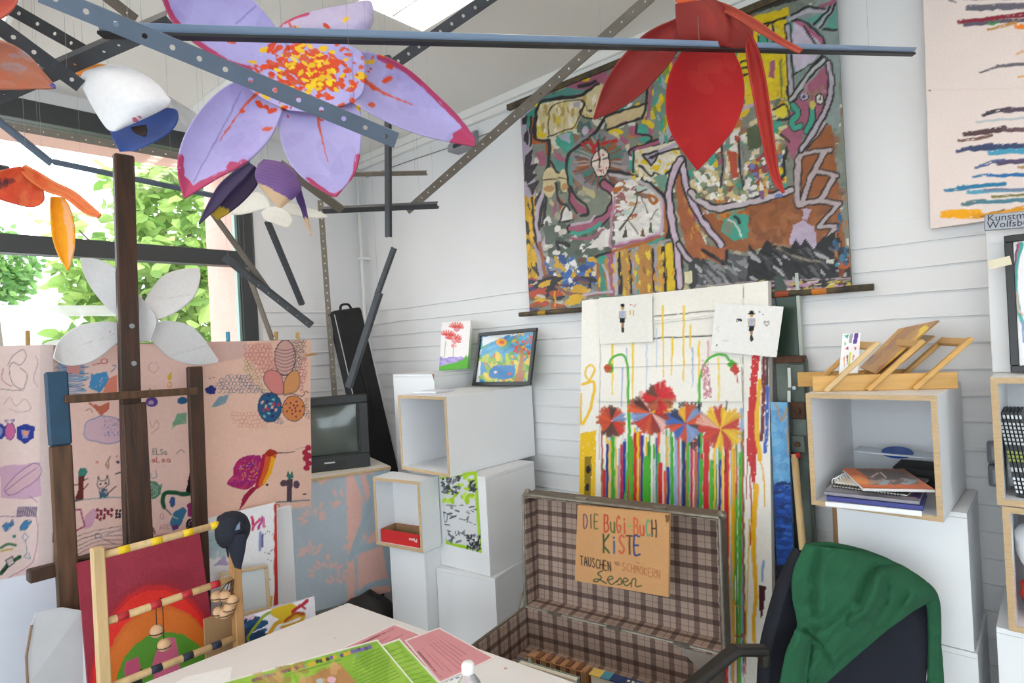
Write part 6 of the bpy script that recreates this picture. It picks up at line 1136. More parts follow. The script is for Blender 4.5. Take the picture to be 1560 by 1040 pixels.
def shC(p):
    p.shade(.06, .01); dk = '#5a5058'
    p.fill([(308, 515), (372, 515), (372, 545), (330, 552), (308, 550)], '#b9a0b0', a=.35)
    p.line([(308, 663), (472, 645)], 2.6, '#e9c9b0', a=.7)
    def scales(poly, col, step=6, w=.9):
        P = np.array(poly); lo, hi = P.min(0), P.max(0)
        q = Paint(np.array([(x, y) for y in np.arange(lo[1], hi[1], step) for x in np.arange(lo[0], hi[0], step)]), '#000000', 0); q.fill(poly, '#ffffff')
        for (x, y), c in zip(q.P0, q.C):
            if c[0] > .5: p.ell(x+((int(y/step)) % 2)*step/2+R5.uniform(-1, 1), y+R5.uniform(-1, 1), step*R5.uniform(.5, .75), step*R5.uniform(.45, .65), col, R5.uniform(-.6, .9), ring=w, a=.7)
    p.fill([(366, 540), (385, 522), (410, 522), (415, 545), (415, 575), (400, 565)], '#dfa79c', a=.6); scales([(366, 525), (412, 522), (416, 575), (395, 570), (372, 550)], '#c27a74', 6); scales([(366, 540), (380, 556), (405, 598), (398, 602), (372, 575)], '#a99a5a', 5)
    p.ell(432, 545, 17, 28, '#d9b0aa'); p.ell(432, 545, 17, 28, dk, ring=1.3)
    for k in range(9): p.line([(417, 530+k*5), (432, 534+k*5.2), (448, 529+k*5)], 1, dk)
    scales([(442, 520), (464, 520), (462, 545), (452, 575), (446, 560)], '#4a4a50', 4.5); scales([(462, 540), (466, 575), (456, 600), (452, 580)], '#c25a70', 5)
    scales([(322, 583), (350, 570), (375, 568), (390, 590), (410, 598), (400, 605), (375, 596), (345, 600), (330, 600)], '#5f6f8c', 5.5); p.fill([(310, 592), (320, 586), (328, 592), (326, 600), (314, 600)], '#2f3a86'); p.fill([(320, 620), (332, 604), (348, 600), (342, 614), (326, 620)], '#7fa0b0', dry=.15)
    scales([(345, 640), (352, 628), (375, 624), (398, 632), (402, 648), (365, 650)], '#d89a86', 6); scales([(460, 600), (468, 612), (470, 640), (462, 640)], '#8a7a70', 4.5); scales([(415, 634), (430, 640), (428, 646), (414, 642)], '#5f6f8c', 4.5)
    p.fill([(401, 568), (410, 563), (424, 568), (430, 585), (428, 600), (412, 597), (400, 580)], '#dc8f8c', sm=True); p.line([(401, 568), (410, 563), (424, 568), (430, 585), (428, 600), (412, 597), (400, 580)], 1.2, dk, close=True)
    p.fill([(430, 600), (432, 580), (442, 566), (453, 566), (456, 580), (450, 596)], '#dba06a', sm=True); p.line([(430, 600), (432, 580), (442, 566), (453, 566), (456, 580), (450, 596)], 1.2, dk, close=True)
    p.ell(409, 620, 19, 23, '#2b5f8a'); p.ell(409, 620, 19, 23, '#243a58', ring=1.2)
    for k in range(16): a = k*2.4; r = 3+k*.85; p.ell(409+math.cos(a)*r, 620+math.sin(a)*r*1.15, 1.9, 2.8, ['#e0b0a0', '#c03a58', '#7fc0c8', '#3a2a6a'][k % 4], a)
    p.ell(446, 622, 18, 20, '#dd9058'); p.ell(446, 622, 18, 20, dk, ring=1.2)
    for k in range(14): a = k*2.4; r = 3+k*.9; p.ell(446+math.cos(a)*r, 622+math.sin(a)*r, 1.5, 1.6, ['#4a3a70', '#8a3a30'][k % 2])
    p.line([(430, 602), (445, 600), (460, 603), (465, 596), (470, 598)], 1.3, '#6a3a40')
    # hummingbird
    wing = [(393, 693), (378, 692), (362, 698), (352, 712), (352, 722), (342, 735), (356, 742), (372, 744), (385, 735), (398, 715)]
    p.fill(wing, '#b0286a', sm=True); p.clip(wing, lambda: p.dabs(160, (340, 690, 400, 746), 3.4, ['#8a2a88', '#c2286a', '#a01f5a', '#7a2f90', '#d04a80'], asp=3, rot=(1.8, 2.5), a=.55), True); p.dabs(60, (362, 700, 395, 730), .9, ['#e8a0a0', '#d8903a'], asp=1.5)
    p.fill([(396, 694), (404, 686), (414, 686), (420, 690), (416, 698), (408, 722), (400, 735), (388, 744), (392, 720)], '#d8622a'); p.fill([(410, 694), (416, 698), (410, 720), (400, 736), (396, 736), (405, 715)], '#f0b424'); p.line([(398, 694), (394, 715), (386, 742)], 6, '#b01f4a', w2=4); p.fill([(392, 738), (376, 756), (361, 778), (366, 756), (378, 742)], '#a01f4a'); p.ell(409, 689, 9, 5, '#a8321f', -.2); p.line([(416, 689), (432, 689), (447, 688)], 2.2, '#5a2a38', w2=1); p.ell(403, 737, 2, 2, '#4a2a30')
    # dark flower figure
    p.fill([(434, 730), (443, 728), (442, 764), (434, 764)], '#584654'); p.ell(430, 735, 6, 5, '#5f4a5c'); p.ell(449, 737, 5, 6, '#5f4a5c'); p.fill([(433, 724), (436, 716), (439, 722), (442, 715), (445, 726), (438, 730)], '#3f7a70'); p.line([(402, 768), (420, 764), (440, 763), (470, 761)], 1.8, '#3f6a88'); p.line([(398, 778), (410, 770), (423, 768), (420, 775), (402, 779)], 1, '#8a4a58'); p.ell(462, 752, 3, 1.4, '#4a4048')
    p.line([(448, 684), (470, 680)], .8, '#b09a94')
    for x, y in ((468, 682), (463, 689), (464, 698), (468, 705), (465, 712), (470, 694)): p.ell(x, y, 5, 4.5, '#b02a4a')
    p.ell(324, 575, 1, 1, dk); p.ell(318, 576, 1, 1, dk)
art('drawn_sheet', sheetcorners(309, 472.5, 521, 517.5, 793, 770), shC, paintmat('line_paper', .8, .03, 60, trl=.3), step=1.25, thick=.0008, base='#efcdbc', wob=.5, bend=lambda u, v: .014+.008*np.sin(u*4)+.005*np.sin(v*7), label='pink drawn sheet with a red hummingbird and scaly flowers', cat='drawing', group='drawn sheets on the line')
def peg(px, py, ang, col, label):
    c = on(px, py, 'x', SXP+.004); t = thing('clothespin', label, 'clothespin', c, 'clothespins'); a = np.array([0, math.sin(ang), math.cos(ang)]); s = np.array([0, math.cos(ang), -math.sin(ang)])
    m = mat('peg'+col, col, .6, noise=.2)
    obj('prong', obox(c-a*.032-s*.006, s*.012, a*.066, (.007, 0, 0)), m, t, bevel=.002); obj('prong', obox(c-a*.032-s*.006-np.array([.016, 0, 0]), s*.012, a*.066, (.007, 0, 0)), m, t, bevel=.002)
    obj('spring', tube([c-s*.008-np.array([.005, 0, 0]), c+s*.008-np.array([.005, 0, 0])], .004, 8), m_leg, t)
peg(42.5, 517, .02, '#b08a4c', 'wooden clothespin above the left drawn sheet'); peg(348, 516, 0, '#3a9fc4', 'blue plastic clothespin on the hummingbird sheet'); peg(421, 515, .05, '#b8914c', 'wooden clothespin above the striped oval on the hummingbird sheet'); peg(454, 516, 0, '#c2a05a', 'wooden clothespin near the top right corner of the hummingbird sheet'); peg(473, 540, 1.5, '#b98a55', 'wooden clothespin clipped sideways on the hummingbird sheet edge')

# ================================================================== canvases and odds around the easel
def rainb(p):
    p.dabs(80, (110, 800, 330, 1050), 16, ['#8f2438', '#9c2a40', '#8a2034'], asp=2, a=.5)
    def arch(rx, ry, col, cx=236, cy=1062): p.ell(cx, cy, rx, ry, col)
    arch(110, 180, '#931f30', 240); arch(104, 172, '#b81a22', 240); arch(100, 164, '#d8241a', 240); arch(94, 140, '#c8601a', 248); arch(92, 134, '#cf6a1e', 250); arch(80, 100, '#4f8a24', 254)
    p.fill([(233, 1010), (240, 985), (256, 970), (268, 972), (274, 1005), (274, 1045), (233, 1045)], '#c25a7c'); p.fill([(190, 1010), (210, 1000), (214, 1012), (212, 1045), (190, 1045)], '#b84a70'); p.fill([(196, 1045), (216, 1016), (216, 1045)], '#1d1c24')
rc = [on(136, 1065, 'x', -2.56), on(330, 1000, 'x', -2.56), on(118, 857, 'x', -2.66), on(304, 811, 'x', -2.66)]
rc = [b+(b-t)*((b[2]-.004)/(t[2]-b[2])) for b, t in ((rc[0], rc[2]), (rc[1], rc[3]))]+rc[2:]
rp = thing('rainbow_canvas', 'crimson canvas with an orange and green rainbow behind the ladder game', 'painting', ((rc[0]+rc[1])/2-[0, 0, .0]))
bz = rc[0][2]; rlo = [rc[0]+(rc[0]-rc[2])*.0, rc[1]]
art('canvas', rc, rainb, P_mat, rp, step=1.8, thick=.02, base='#94263c', seed=31)
# big light board and torn card at the lower left
lb = thing('leaning_board', 'large pale blue-white board below the left drawn sheet', 'board', (-3.05, .4, 0)); obj('board', obox((-3.02, -.6, 0), (0, 1.25, 0), (-.012, 0, 0), (-.06, 0, .98)), mat('pale_board', '#d5dbe8', .5, noise=.03), lb)
cdv = [on(48, 952, 'x', -2.62), on(55, 932, 'x', -2.63), on(95, 925, 'x', -2.63), on(125, 930, 'x', -2.63), on(135, 1045, 'x', -2.58), on(130, 1200, 'x', -2.55), on(35, 1200, 'x', -2.55), on(42, 1045, 'x', -2.58), on(40, 1000, 'x', -2.6)]
cdo = thing('cardboard_sheet', 'grey cardboard with a torn edge at the lower left', 'cardboard', np.array(cdv)[5]); obj('sheet', prism(cdv, (-.006, 0, 0)), mat('grey_card', '#c4c6cc', .8, noise=.08), cdo); obj('torn_edge', tube([cdv[0], cdv[8], cdv[7], cdv[6]], .004, 6), mat('torn_brown', '#8a705c', .9), cdo)
# white canvas with red edge, plain panel, small framed panel
def wc(p):
    p.dabs(30, (312, 800, 350, 850), 8, ['#9fb8c8', '#b4c6cf', '#8fb0b8'], asp=1.5, a=.5)
    for q, c in (([(395, 790), (388, 800), (384, 808)], '#d04a80'), ([(400, 788), (394, 806)], '#b83a90'), ([(384, 788), (386, 798)], '#c8306a'), ([(402, 790), (402, 802)], '#d870a0'), ([(396, 812), (395, 838)], '#8a9ad0'), ([(400, 815), (399, 832)], '#6a5a8a'), ([(414, 910), (413, 930)], '#d8b83a')): p.line(q, 4, c)
    p.fill([(325, 862), (342, 846), (348, 860)], '#b0a0c8'); p.dabs(26, (404, 800, 415, 900), .9, ['#3a3a4a', '#5a3a5a'], asp=2); p.line([(421, 770), (421, 940)], 7, '#c02a24')
art('white_canvas', [on(316, 960, 'x', -2.78), on(424, 935, 'x', -2.78), on(314, 790, 'x', -2.82), on(421, 765, 'x', -2.82)], wc, P_mat, step=1.6, thick=.02, base='#eeeef2', label='white canvas with pink strokes and a red right edge', cat='painting')
wco = COL.objects[-1] if False else [o for o in COL.objects if o.name == 'white_canvas'][0]
bz = on(316, 960, 'x', -2.78)
pn = thing('display_board', 'plain white board behind the red-edged canvas', 'board', on(440, 935, 'x', -2.86)*np.array([1, 1, 0])); a = on(395, 760, 'x', -2.865); b = on(443, 775, 'x', -2.865); obj('panel', box((-2.88, a[1]-.2, 0), (-2.855, b[1], b[2]+.02)), m_white, pn, bevel=.002)
def frm(nm, c4, w, th, m, parent, lab=None):
    BL, BR, TL, TR = c4; ex = nz(BR-BL); ey = nz(TL-BL); n = nz(np.cross(ex, ey)); 
    if n@(CAM-BL) < 0: n = -n
    Wd, Hd = np.linalg.norm(BR-BL), np.linalg.norm(TL-BL)
    for o, a_, b_ in ((BL, ex*Wd, ey*w), (BL+ey*(Hd-w), ex*Wd, ey*w), (BL+ey*w, ex*w, ey*(Hd-2*w)), (BL+ex*(Wd-w)+ey*w, ex*w, ey*(Hd-2*w))): obj(nm, obox(o, a_, b_, n*th), m, parent, bevel=.002)
    return BL+ex*w+ey*w+n*th*.4, ex*(Wd-2*w), ey*(Hd-2*w), n
mf = thing('framed_mirror', 'small glossy white panel in a thin wooden frame', 'frame', on(375, 935, 'x', -2.70)); fc = [on(338, 945, 'x', -2.70), on(411, 928, 'x', -2.70), on(334, 872, 'x', -2.73), on(409, 853, 'x', -2.73)]
o_, a_, b_, n_ = frm('frame_side', fc, .015, .012, mat('raw_frame_wood', '#c9b190', .6), mf); obj('panel', obox(o_-n_*.004, a_, b_, n_*.003), mat('gloss_white', '#cfd6da', .15), mf)
shf = thing('low_shelf', 'low white shelf holding canvases below the window', 'shelf', (-2.75, 1.2, 0)); zs = min(fc[0][2], on(316, 960, 'x', -2.78)[2], fc[1][2])-.003
obj('top', box((-2.83, .96, zs-.02), (-2.6, 1.33, zs)), m_white, shf); obj('side', box((-2.83, .96, 0), (-2.6, .98, zs-.02)), m_white, shf); obj('side', box((-2.83, 1.31, 0), (-2.6, 1.33, zs-.02)), m_white, shf)
def rag(label, px, py, d, r, c1, c2, sd): 
    c = W(px, py, d); c[2] = zs; obj('rag', lump(c, r, sd, (1.2, 1.4, .9), .35), mat('rag'+c1, c1, .9, noise=.6, nscale=18, col2=c2), label=label, cat='rag', smooth=True)
rag('crumpled dark red and black rag behind the ladder post', 385, 925, 2.5, .05, '#6a2a34', '#1d1c20', 3); rag('crumpled white rag beside the dark red rag', 368, 935, 2.46, .035, '#d8d8dc', '#a8a8ac', 8)
def yb(p):
    p.dabs(50, (355, 905, 480, 990), 7, ['#e3dfe6', '#d8d2dc'], asp=2, a=.5); p.dabs(60, (362, 945, 400, 985), 6, ['#15406a', '#1d5580', '#0f2f50'], asp=3, rot=(-1, -.3)); p.line([(385, 985), (378, 970), (388, 955), (402, 938), (415, 930)], 4, '#8a9a1c'); p.fill([(415, 925), (440, 915), (455, 925), (445, 942), (425, 945), (412, 935)], '#c8a81c'); p.line([(405, 975), (420, 950), (440, 944), (462, 935), (455, 948), (430, 955)], 6, '#c89a1c'); p.line([(434, 945), (450, 935), (462, 934)], 5, '#a04a18'); p.line([(446, 932), (456, 924), (467, 915)], 5, '#b02038'); p.line([(456, 922), (464, 926)], 4, '#b02038'); p.dabs(14, (365, 925, 385, 945), 3, ['#d8b0c0', '#c89aa8'], asp=2)
bc = [on(355, 1010, 'x', -2.30), on(463, 965, 'x', -2.30), on(361, 943, 'x', -2.36), on(479, 908.5, 'x', -2.36)]
bc = [np.array([-2.27, t[1]-.04, .004]) for t in bc[2:]]+bc[2:]
art('bright_canvas', bc, yb, P_mat, step=1.5, thick=.012, base='#dfdce4', label='white board with yellow, blue and red paint leaning behind the table', cat='painting')
brd = thing('brown_board', 'brown packing board behind the right ladder post', 'board', (-2.42, .95, 0)); obj('board', box((-2.44, .86, 0), (-2.425, 1.0, on(335, 935, 'x', -2.43)[2])), mat('packing_brown', '#a5825c', .8, noise=.15), brd)

# red carton and dark things in the small box
yw = .179; sbO = (-2.78, 1.876, .70+.0165)
ctn = thing('red_carton', 'shallow red cardboard tray inside the small open box', 'carton', np.array(sbO)+[.16, .1, 0]); m_red = mat('red_carton_print', '#c01a1c', .45); m_cin = mat('carton_inside', '#a0805c', .8)
rbk = lambda *k: rotbox(sbO, yw, *k)
for k in ((.03, .012, 0, .265, .003, .068), (.03, .125, 0, .265, .003, .068), (.03, .015, 0, .003, .11, .068), (.292, .015, 0, .003, .11, .068)): obj('side', rbk(*k), m_red, ctn)
for k in ((.033, .0155, .003, .259, .001, .064), (.033, .1235, .003, .259, .001, .064), (.0335, .0165, .003, .001, .106, .064), (.290, .0165, .003, .001, .106, .064)): obj('inner_side', rbk(*k), m_cin, ctn)
obj('bottom', rbk(.033, .0165, 0, .258, .107, .003), m_cin, ctn)
tx = bpy.data.curves.new('txt', 'FONT'); tx.body = 'Plano'; tx.size = .028; tx.extrude = .0004
def text_mesh(name, body, size, o, ex, ey, m, parent, extr=.0004):
    cu = bpy.data.curves.new(name, 'FONT'); cu.body = body; cu.size = size; cu.extrude = extr; cu.resolution_u = 2
    tmp = bpy.data.objects.new(name+'_tmp', cu); COL.objects.link(tmp); dg = bpy.context.evaluated_depsgraph_get(); me = bpy.data.meshes.new_from_object(tmp.evaluated_get(dg)); V = np.array([v.co[:] for v in me.vertices]); F = [list(p.vertices) for p in me.polygons]
    bpy.data.objects.remove(tmp); ez = nz(np.cross(ex, ey)); P = np.asarray(o)+V[:, :1]*ex+V[:, 1:2]*ey+V[:, 2:]*ez; return obj(name, (P, F), m, parent)
e1 = np.array([math.cos(yw), math.sin(yw), 0]); e2 = np.array([-math.sin(yw), math.cos(yw), 0])
text_mesh('lettering', 'Plano', .026, np.array(sbO)+e1*.285+e2*.0112+[0, 0, .045], -e1, np.array([0, 0, -1.0]), mat('print_white', '#f2eeee', .5), ctn)
dkb = thing('dark_bottle', 'dark upright packet standing in the small open box', 'packet', np.array(sbO)+e1*.27+e2*.1); obj('packet', rbk(.262, .088, .0035, .026, .03, .30), mat('packet_dark', '#1d1f24', .5), dkb, bevel=.004); obj('white_label', rbk(.261, .0865, .14, .02, .0015, .11), mat('packet_white', '#d9dbe0', .5), dkb)

# poster on the pedestal
def pos(p):
    for q in ([(672, 727), (724, 720)], [(724, 720), (733, 838)], [(733, 838), (680, 827), (674, 815)], [(674, 815), (671, 770)]): p.line(q, 5.5, '#a6cf2a', sm=False)
    p.dabs(20, (675, 722, 722, 770), 4, ['#b4d83a', '#c4de6a', '#a2c62a'], asp=2); p.dabs(70, (674, 724, 700, 752), 2, ['#55585e', '#7a7c82', '#3a3c42'], asp=2); p.dabs(30, (715, 732, 724, 748), 1.8, ['#55585e', '#3a3c42'], asp=2); p.dabs(20, (672, 768, 728, 800), 2.4, ['#5a5d64', '#8a8c92'], asp=4, rot=(-.4, .6)); p.dabs(60, (711, 814, 733, 837), 1.8, ['#4a4d54', '#2f3238', '#7a7c82'], asp=2); p.dabs(16, (684, 808, 708, 828), 2.4, ['#5a5d64', '#7a7c82'], asp=3); p.line([(676, 782), (676, 792), (680, 794), (682, 782)], 1.6, '#6a6d74'); p.line([(700, 790), (710, 792), (714, 786), (712, 796)], 1.6, '#5a5d64')
yp = .085; pe1 = np.array([math.cos(yp), math.sin(yp), 0]); pe2 = np.array([-math.sin(yp), math.cos(yp), 0]); pO = np.array([-2.535, 2.093, .581])
def onped(px, py):
    d = ray(px, py); n = -pe2; t = ((pO-n*-.0015*-1-CAM)@n)/(d@n); return CAM+d*t+n*.003
art('poster', [onped(680, 828), onped(735, 842), onped(671, 726), onped(727, 716)], pos, P_pap, step=1.1, thick=.0008, base='#d9dadd', wob=.6, label='white poster with lime border and grey prints taped to the pedestal', cat='poster', bend=lambda u, v: .004*u*(1-v))

# small canvas and framed picture
def smc(p):
    p.fill([(668, 548), (690, 543), (708, 545), (716, 542), (716, 556), (695, 558), (668, 562)], '#a58fd0'); p.dabs(30, (670, 544, 702, 556), 2.2, ['#9a80c8', '#b8a8dc'], asp=3, rot=(-.2, .2)); p.fill([(667, 558), (690, 553), (705, 548), (711, 540), (716, 565), (667, 566)], '#55ac2c')
    p.line([(679, 520), (677, 545)], 1, '#7fae7a'); p.line([(691, 528), (690, 542)], 1, '#7fae7a')
    for cx, cy in ((695, 496), (682, 508), (692, 514)):
        for k in range(9): a = math.pi*(1.0+k/8*1.0)+.2; p.line([(cx, cy+4), (cx+math.cos(a)*11, cy+2+math.sin(a)*7)], 2, ['#d83a2c', '#e05a48', '#c82a24'][k % 3])
        p.ell(cx+1, cy+6, 5, 3, '#d890a0')
    p.dabs(16, (685, 512, 702, 528), 2, ['#e06a6a', '#e89a9a'], asp=2)
cs = [np.array(v) for v in ((-2.975, 2.56, 1.593), (-2.71, 2.56, 1.593), (-2.965, 2.66, 1.905), (-2.70, 2.66, 1.905))]; cs = [on(669, 564, 'y', 2.555), on(712, 561, 'y', 2.555), on(673, 491, 'y', 2.6), on(717, 488, 'y', 2.6)]; dz = 1.5935-cs[0][2]
art('small_canvas', cs, smc, P_mat, step=1.0, thick=.018, base='#f0eaea', wob=.5, label='small white canvas with red flowers standing on the tall pedestal', cat='painting')
def frp(p):
    p.fill([(735, 528), (790, 508), (814, 505), (812, 585), (730, 585)], '#3f86b4'); p.dabs(80, (735, 510, 812, 545), 5, ['#4a94c4', '#3a7aa8', '#5aa4c8', '#4f9a80'], asp=4, rot=(-.6, -.2)); p.dabs(120, (732, 540, 812, 582), 4, ['#a8b83a', '#c8c048', '#8aa838', '#d8b83a', '#c07a3a', '#6a9a40'], asp=2); p.fill([(747, 562), (757, 557), (784, 558), (780, 575), (755, 577), (745, 573)], '#2f74ac', sm=True); p.ell(764, 521, 8, 6, '#e89a1c'); p.ell(764, 521, 4, 3, '#c85a1c'); p.line([(794, 530), (795, 550), (788, 578)], 7, '#a8744a'); p.line([(794, 535), (788, 520)], 3, '#a8744a'); p.line([(795, 532), (806, 515)], 3, '#a8744a'); p.dabs(40, (780, 508, 812, 545), 1.8, ['#c03a28', '#c8502c', '#d8a03a'], asp=1.3); p.fill([(781, 582), (790, 565), (800, 564), (796, 584)], '#a8704a'); p.ell(755, 567, 2.5, 2, '#d8c8d0'); p.ell(776, 569, 2.4, 2, '#c84a3a'); p.fill([(735, 514), (790, 501), (735, 528)], '#d5d9da')
fo = [on(721.7, 587.8, 'y', 2.58), on(810, 587, 'y', 2.58), on(731.8, 507.6, 'y', 2.64), on(817.5, 500.4, 'y', 2.64)]; 
fp = thing('framed_picture', 'black-framed colourful garden picture standing on the large open box', 'picture', (fo[0]+fo[1])/2)
o_, a_, b_, n_ = frm('frame_side', fo, .022, .018, mat('black_frame', '#1c1a1c', .35), fp); art('print', [o_, o_+a_, o_+b_, o_+a_+b_], frp, paintmat('behind_glass', .12, 0, 40), fp, step=1.0, thick=.008, base='#cfd4d6', wob=.6)
# flat card under it on the box
fl = obj('folded_card', obox(np.array([-2.70, 2.12, 1.4955]), (.16, .03, 0), (-.01, .14, 0), (0, 0, .012)), mat('card_white', '#dfe2ea', .5), label='flat white card lying on the large open box', cat='card', bevel=.002)

# ================================================================== right-hand wall pictures
def rcp(p):
    p.shade(.03, .01); R = random.Random(2)
    for x0, y0, x1, y1, w, c in ((1470, -5, 1700, -12, 10, '#55525e'), (1475, 12, 1700, 0, 10, '#6a6570'), (1460, 34, 1700, 10, 7, '#8a2a3a'), (1468, 38, 1700, 22, 6, '#5f5a68'), (1505, 36, 1520, 34, 3, '#3f9a4a'), (1506, 45, 1548, 34, 4, '#c08a4a'), (1548, 40, 1700, 37, 7, '#f0862a'), (1548, 82, 1565, 79, 4, '#e0b08a'), (1492, 110, 1530, 98, 3, '#6a6068'), (1520, 100, 1700, 90, 5, '#6f6670'), (1550, 118, 1570, 115, 2.5, '#e09a50'), (1498, 176, 1535, 166, 6, '#46414a'), (1530, 168, 1700, 160, 8, '#5a4a5a'), (1486, 186, 1560, 180, 3, '#b4bcc0'), (1470, 204, 1530, 196, 8, '#5a4448'), (1460, 214, 1510, 206, 4, '#7a5a50'), (1530, 198, 1700, 190, 7, '#6a5058'), (1458, 230, 1510, 220, 6, '#4a5070'), (1480, 226, 1700, 214, 9, '#3f4a6a'), (1508, 232, 1700, 226, 8, '#4a9ab8'), (1486, 256, 1530, 244, 5, '#5a6a90'), (1520, 248, 1700, 238, 7, '#5a4f6a'), (1552, 254, 1700, 251, 5, '#b08a5a'), (1482, 269, 1510, 266, 3, '#4a7aa8'), (1504, 268, 1700, 262, 5, '#2f6fa8'), (1440, 290, 1490, 283, 5, '#3f7fa0'), (1460, 286, 1530, 280, 6, '#2f7aa0'), (1475, 293, 1700, 280, 6, '#5aa0b8'), (1500, 290, 1700, 286, 4, '#7a7f98'), (1512, 300, 1700, 292, 3.5, '#7a7a40'), (1466, 312, 1500, 306, 6, '#5f7a80'), (1490, 308, 1700, 300, 6, '#4f7f90'), (1438, 326, 1490, 326, 13, '#f0a81c'), (1484, 330, 1560, 316, 7, '#e09a2c'), (1495, 330, 1530, 318, 2, '#8a6a2a'), (1445, 0, 1456, 3, 2, '#5a5560')):
        p.line([(x0, y0), ((x0+x1)/2, (y0+y1)/2+R.uniform(-2, 2)), (x1, y1)], w, c, dry=.22, w2=w*1.15, fr=.5); p.line([(x0, y0), ((x0+x1)/2, (y0+y1)/2)], w*.5, c)
    p.ell(1417, 138, 2, 1, '#6a5a58'); p.line([(1412, 138), (1560, 134)], .7, '#d8c4bc')
rcn = [on(1418, 348, 'y', 2.672), on(1418, 348, 'y', 2.672)+[.80, 0, 0], np.array([-.31, 2.672, 3.11]), np.array([-.31+.80, 2.672, 3.11])]; rcn[1][2] = rcn[0][2]-.0
art('stripe_canvas', rcn, rcp, paintmat('raw_canvas', .8, .2, 150), step=1.7, thick=.025, base='#e6d6d0', seed=41, label='pale canvas with horizontal coloured brush strokes on the right', cat='painting')
# white board with framed head picture and museum plate
wbx = on(1509, 352, 'y', 2.5); wb0 = on(1512, 572, 'y', 2.5)
wbd = thing('white_board', 'white board standing on the shelf box behind the framed portrait', 'board', (wb0[0]+.25, 2.51, 1.571)); obj('board', obox((wb0[0], 2.5, 1.571), (.5, 0, 0), (0, .02, 0), (0, .06, wbx[2]-1.571+.03)), m_white, wbd, bevel=.002); obj('side_edge', obox((wb0[0]-.001, 2.503, 1.571), (.001, 0, 0), (0, .017, 0), (0, .06, wbx[2]-1.571+.02)), mat('board_edge', '#cfc5b2', .7), wbd)
fa = on(1540.5, 572, 'y', 2.46); fb = on(1528, 361, 'y', 2.49); fa[2] = 1.573
fpr = thing('framed_portrait', 'black-framed colourful head portrait cut off at the right edge', 'picture', fa+[.2, 0, 0]); c4 = [fa, fa+[.4, 0, 0], np.array([fa[0], fb[1], fb[2]]), np.array([fa[0]+.4, fb[1], fb[2]])]
o_, a_, b_, n_ = frm('frame_side', c4, .022, .02, mat('black_frame', '#1c1a1c', .35), fpr)
def hp(p):
    p.line([(1556, 372), (1548, 400), (1547, 440), (1552, 470), (1560, 500)], 7, '#4fa8a0'); p.line([(1552, 370), (1546, 400), (1543, 430)], 2.6, '#c05068'); p.line([(1549, 372), (1545, 410), (1546, 445), (1556, 480)], 1.8, '#3a3a6a'); p.line([(1548, 446), (1552, 470), (1560, 480)], 3, '#d8b09a'); p.line([(1556, 490), (1560, 520)], 3, '#7a90b8')
    p.line([(1600, 360), (1640, 420), (1630, 500), (1590, 540)], 9, '#4fa8a0'); p.ell(1590, 430, 26, 50, '#d8b09a'); p.ell(1700, 410, 6, 4, '#3a3a6a'); p.ell(1605, 410, 6, 4, '#3a3a6a'); p.line([(1582, 460), (1604, 460)], 4, '#b03a4a')
art('print', [o_, o_+a_, o_+b_, o_+a_+b_], hp, paintmat('behind_glass', .12, 0, 40), fpr, step=1.6, thick=.008, base='#eeecf0')
for yy in (400, 404): pass
mp = thing('tape', 'strip of masking tape on the white board edge', 'tape', on(1520, 400, 'y', 2.475)); a = on(1506, 404, 'y', 2.476); b = on(1540, 396, 'y', 2.458); obj('strip', beam(a, b, .028, .001, (0, -1, .0)), mat('masking_tape', '#e4dcc0', .7), mp)
sp0 = on(1499, 352, 'y', 2.47); sg = thing('museum_plate', 'grey name plate with two lines of black lettering', 'sign', sp0+[.2, 0, 0]); ang = math.atan2(on(1560, 347, 'y', 2.47)[2]-sp0[2], on(1560, 347, 'y', 2.47)[0]-sp0[0])
px_ = np.array([math.cos(ang), 0, math.sin(ang)]); pz_ = np.array([-math.sin(ang), 0, math.cos(ang)]); hgt = np.linalg.norm(on(1497.5, 327, 'y', 2.47)-sp0)
obj('plate', obox(sp0, px_*.36, np.array([0, .012, 0]), pz_*hgt), mat('plate_grey', '#9a9ca4', .35, metal=.3), sg, bevel=.003)
for tx_, f in (('Kunstmuseum', .56), ('Wolfsburg', .14)): text_mesh('lettering', tx_, .03, sp0+px_*.007+pz_*hgt*f-np.array([0, .0012, 0]), px_, pz_, mat('print_black', '#1b1a1e', .5), sg)
bk_ = thing('plate_bracket', 'thin metal bracket carrying the name plate on the board', 'bracket', sp0+[.1, .02, 0]); obj('bar', obox(sp0+[.02, .0125, .01], px_*.3, np.array([0, .03, 0]), pz_*.012), m_leg, bk_)
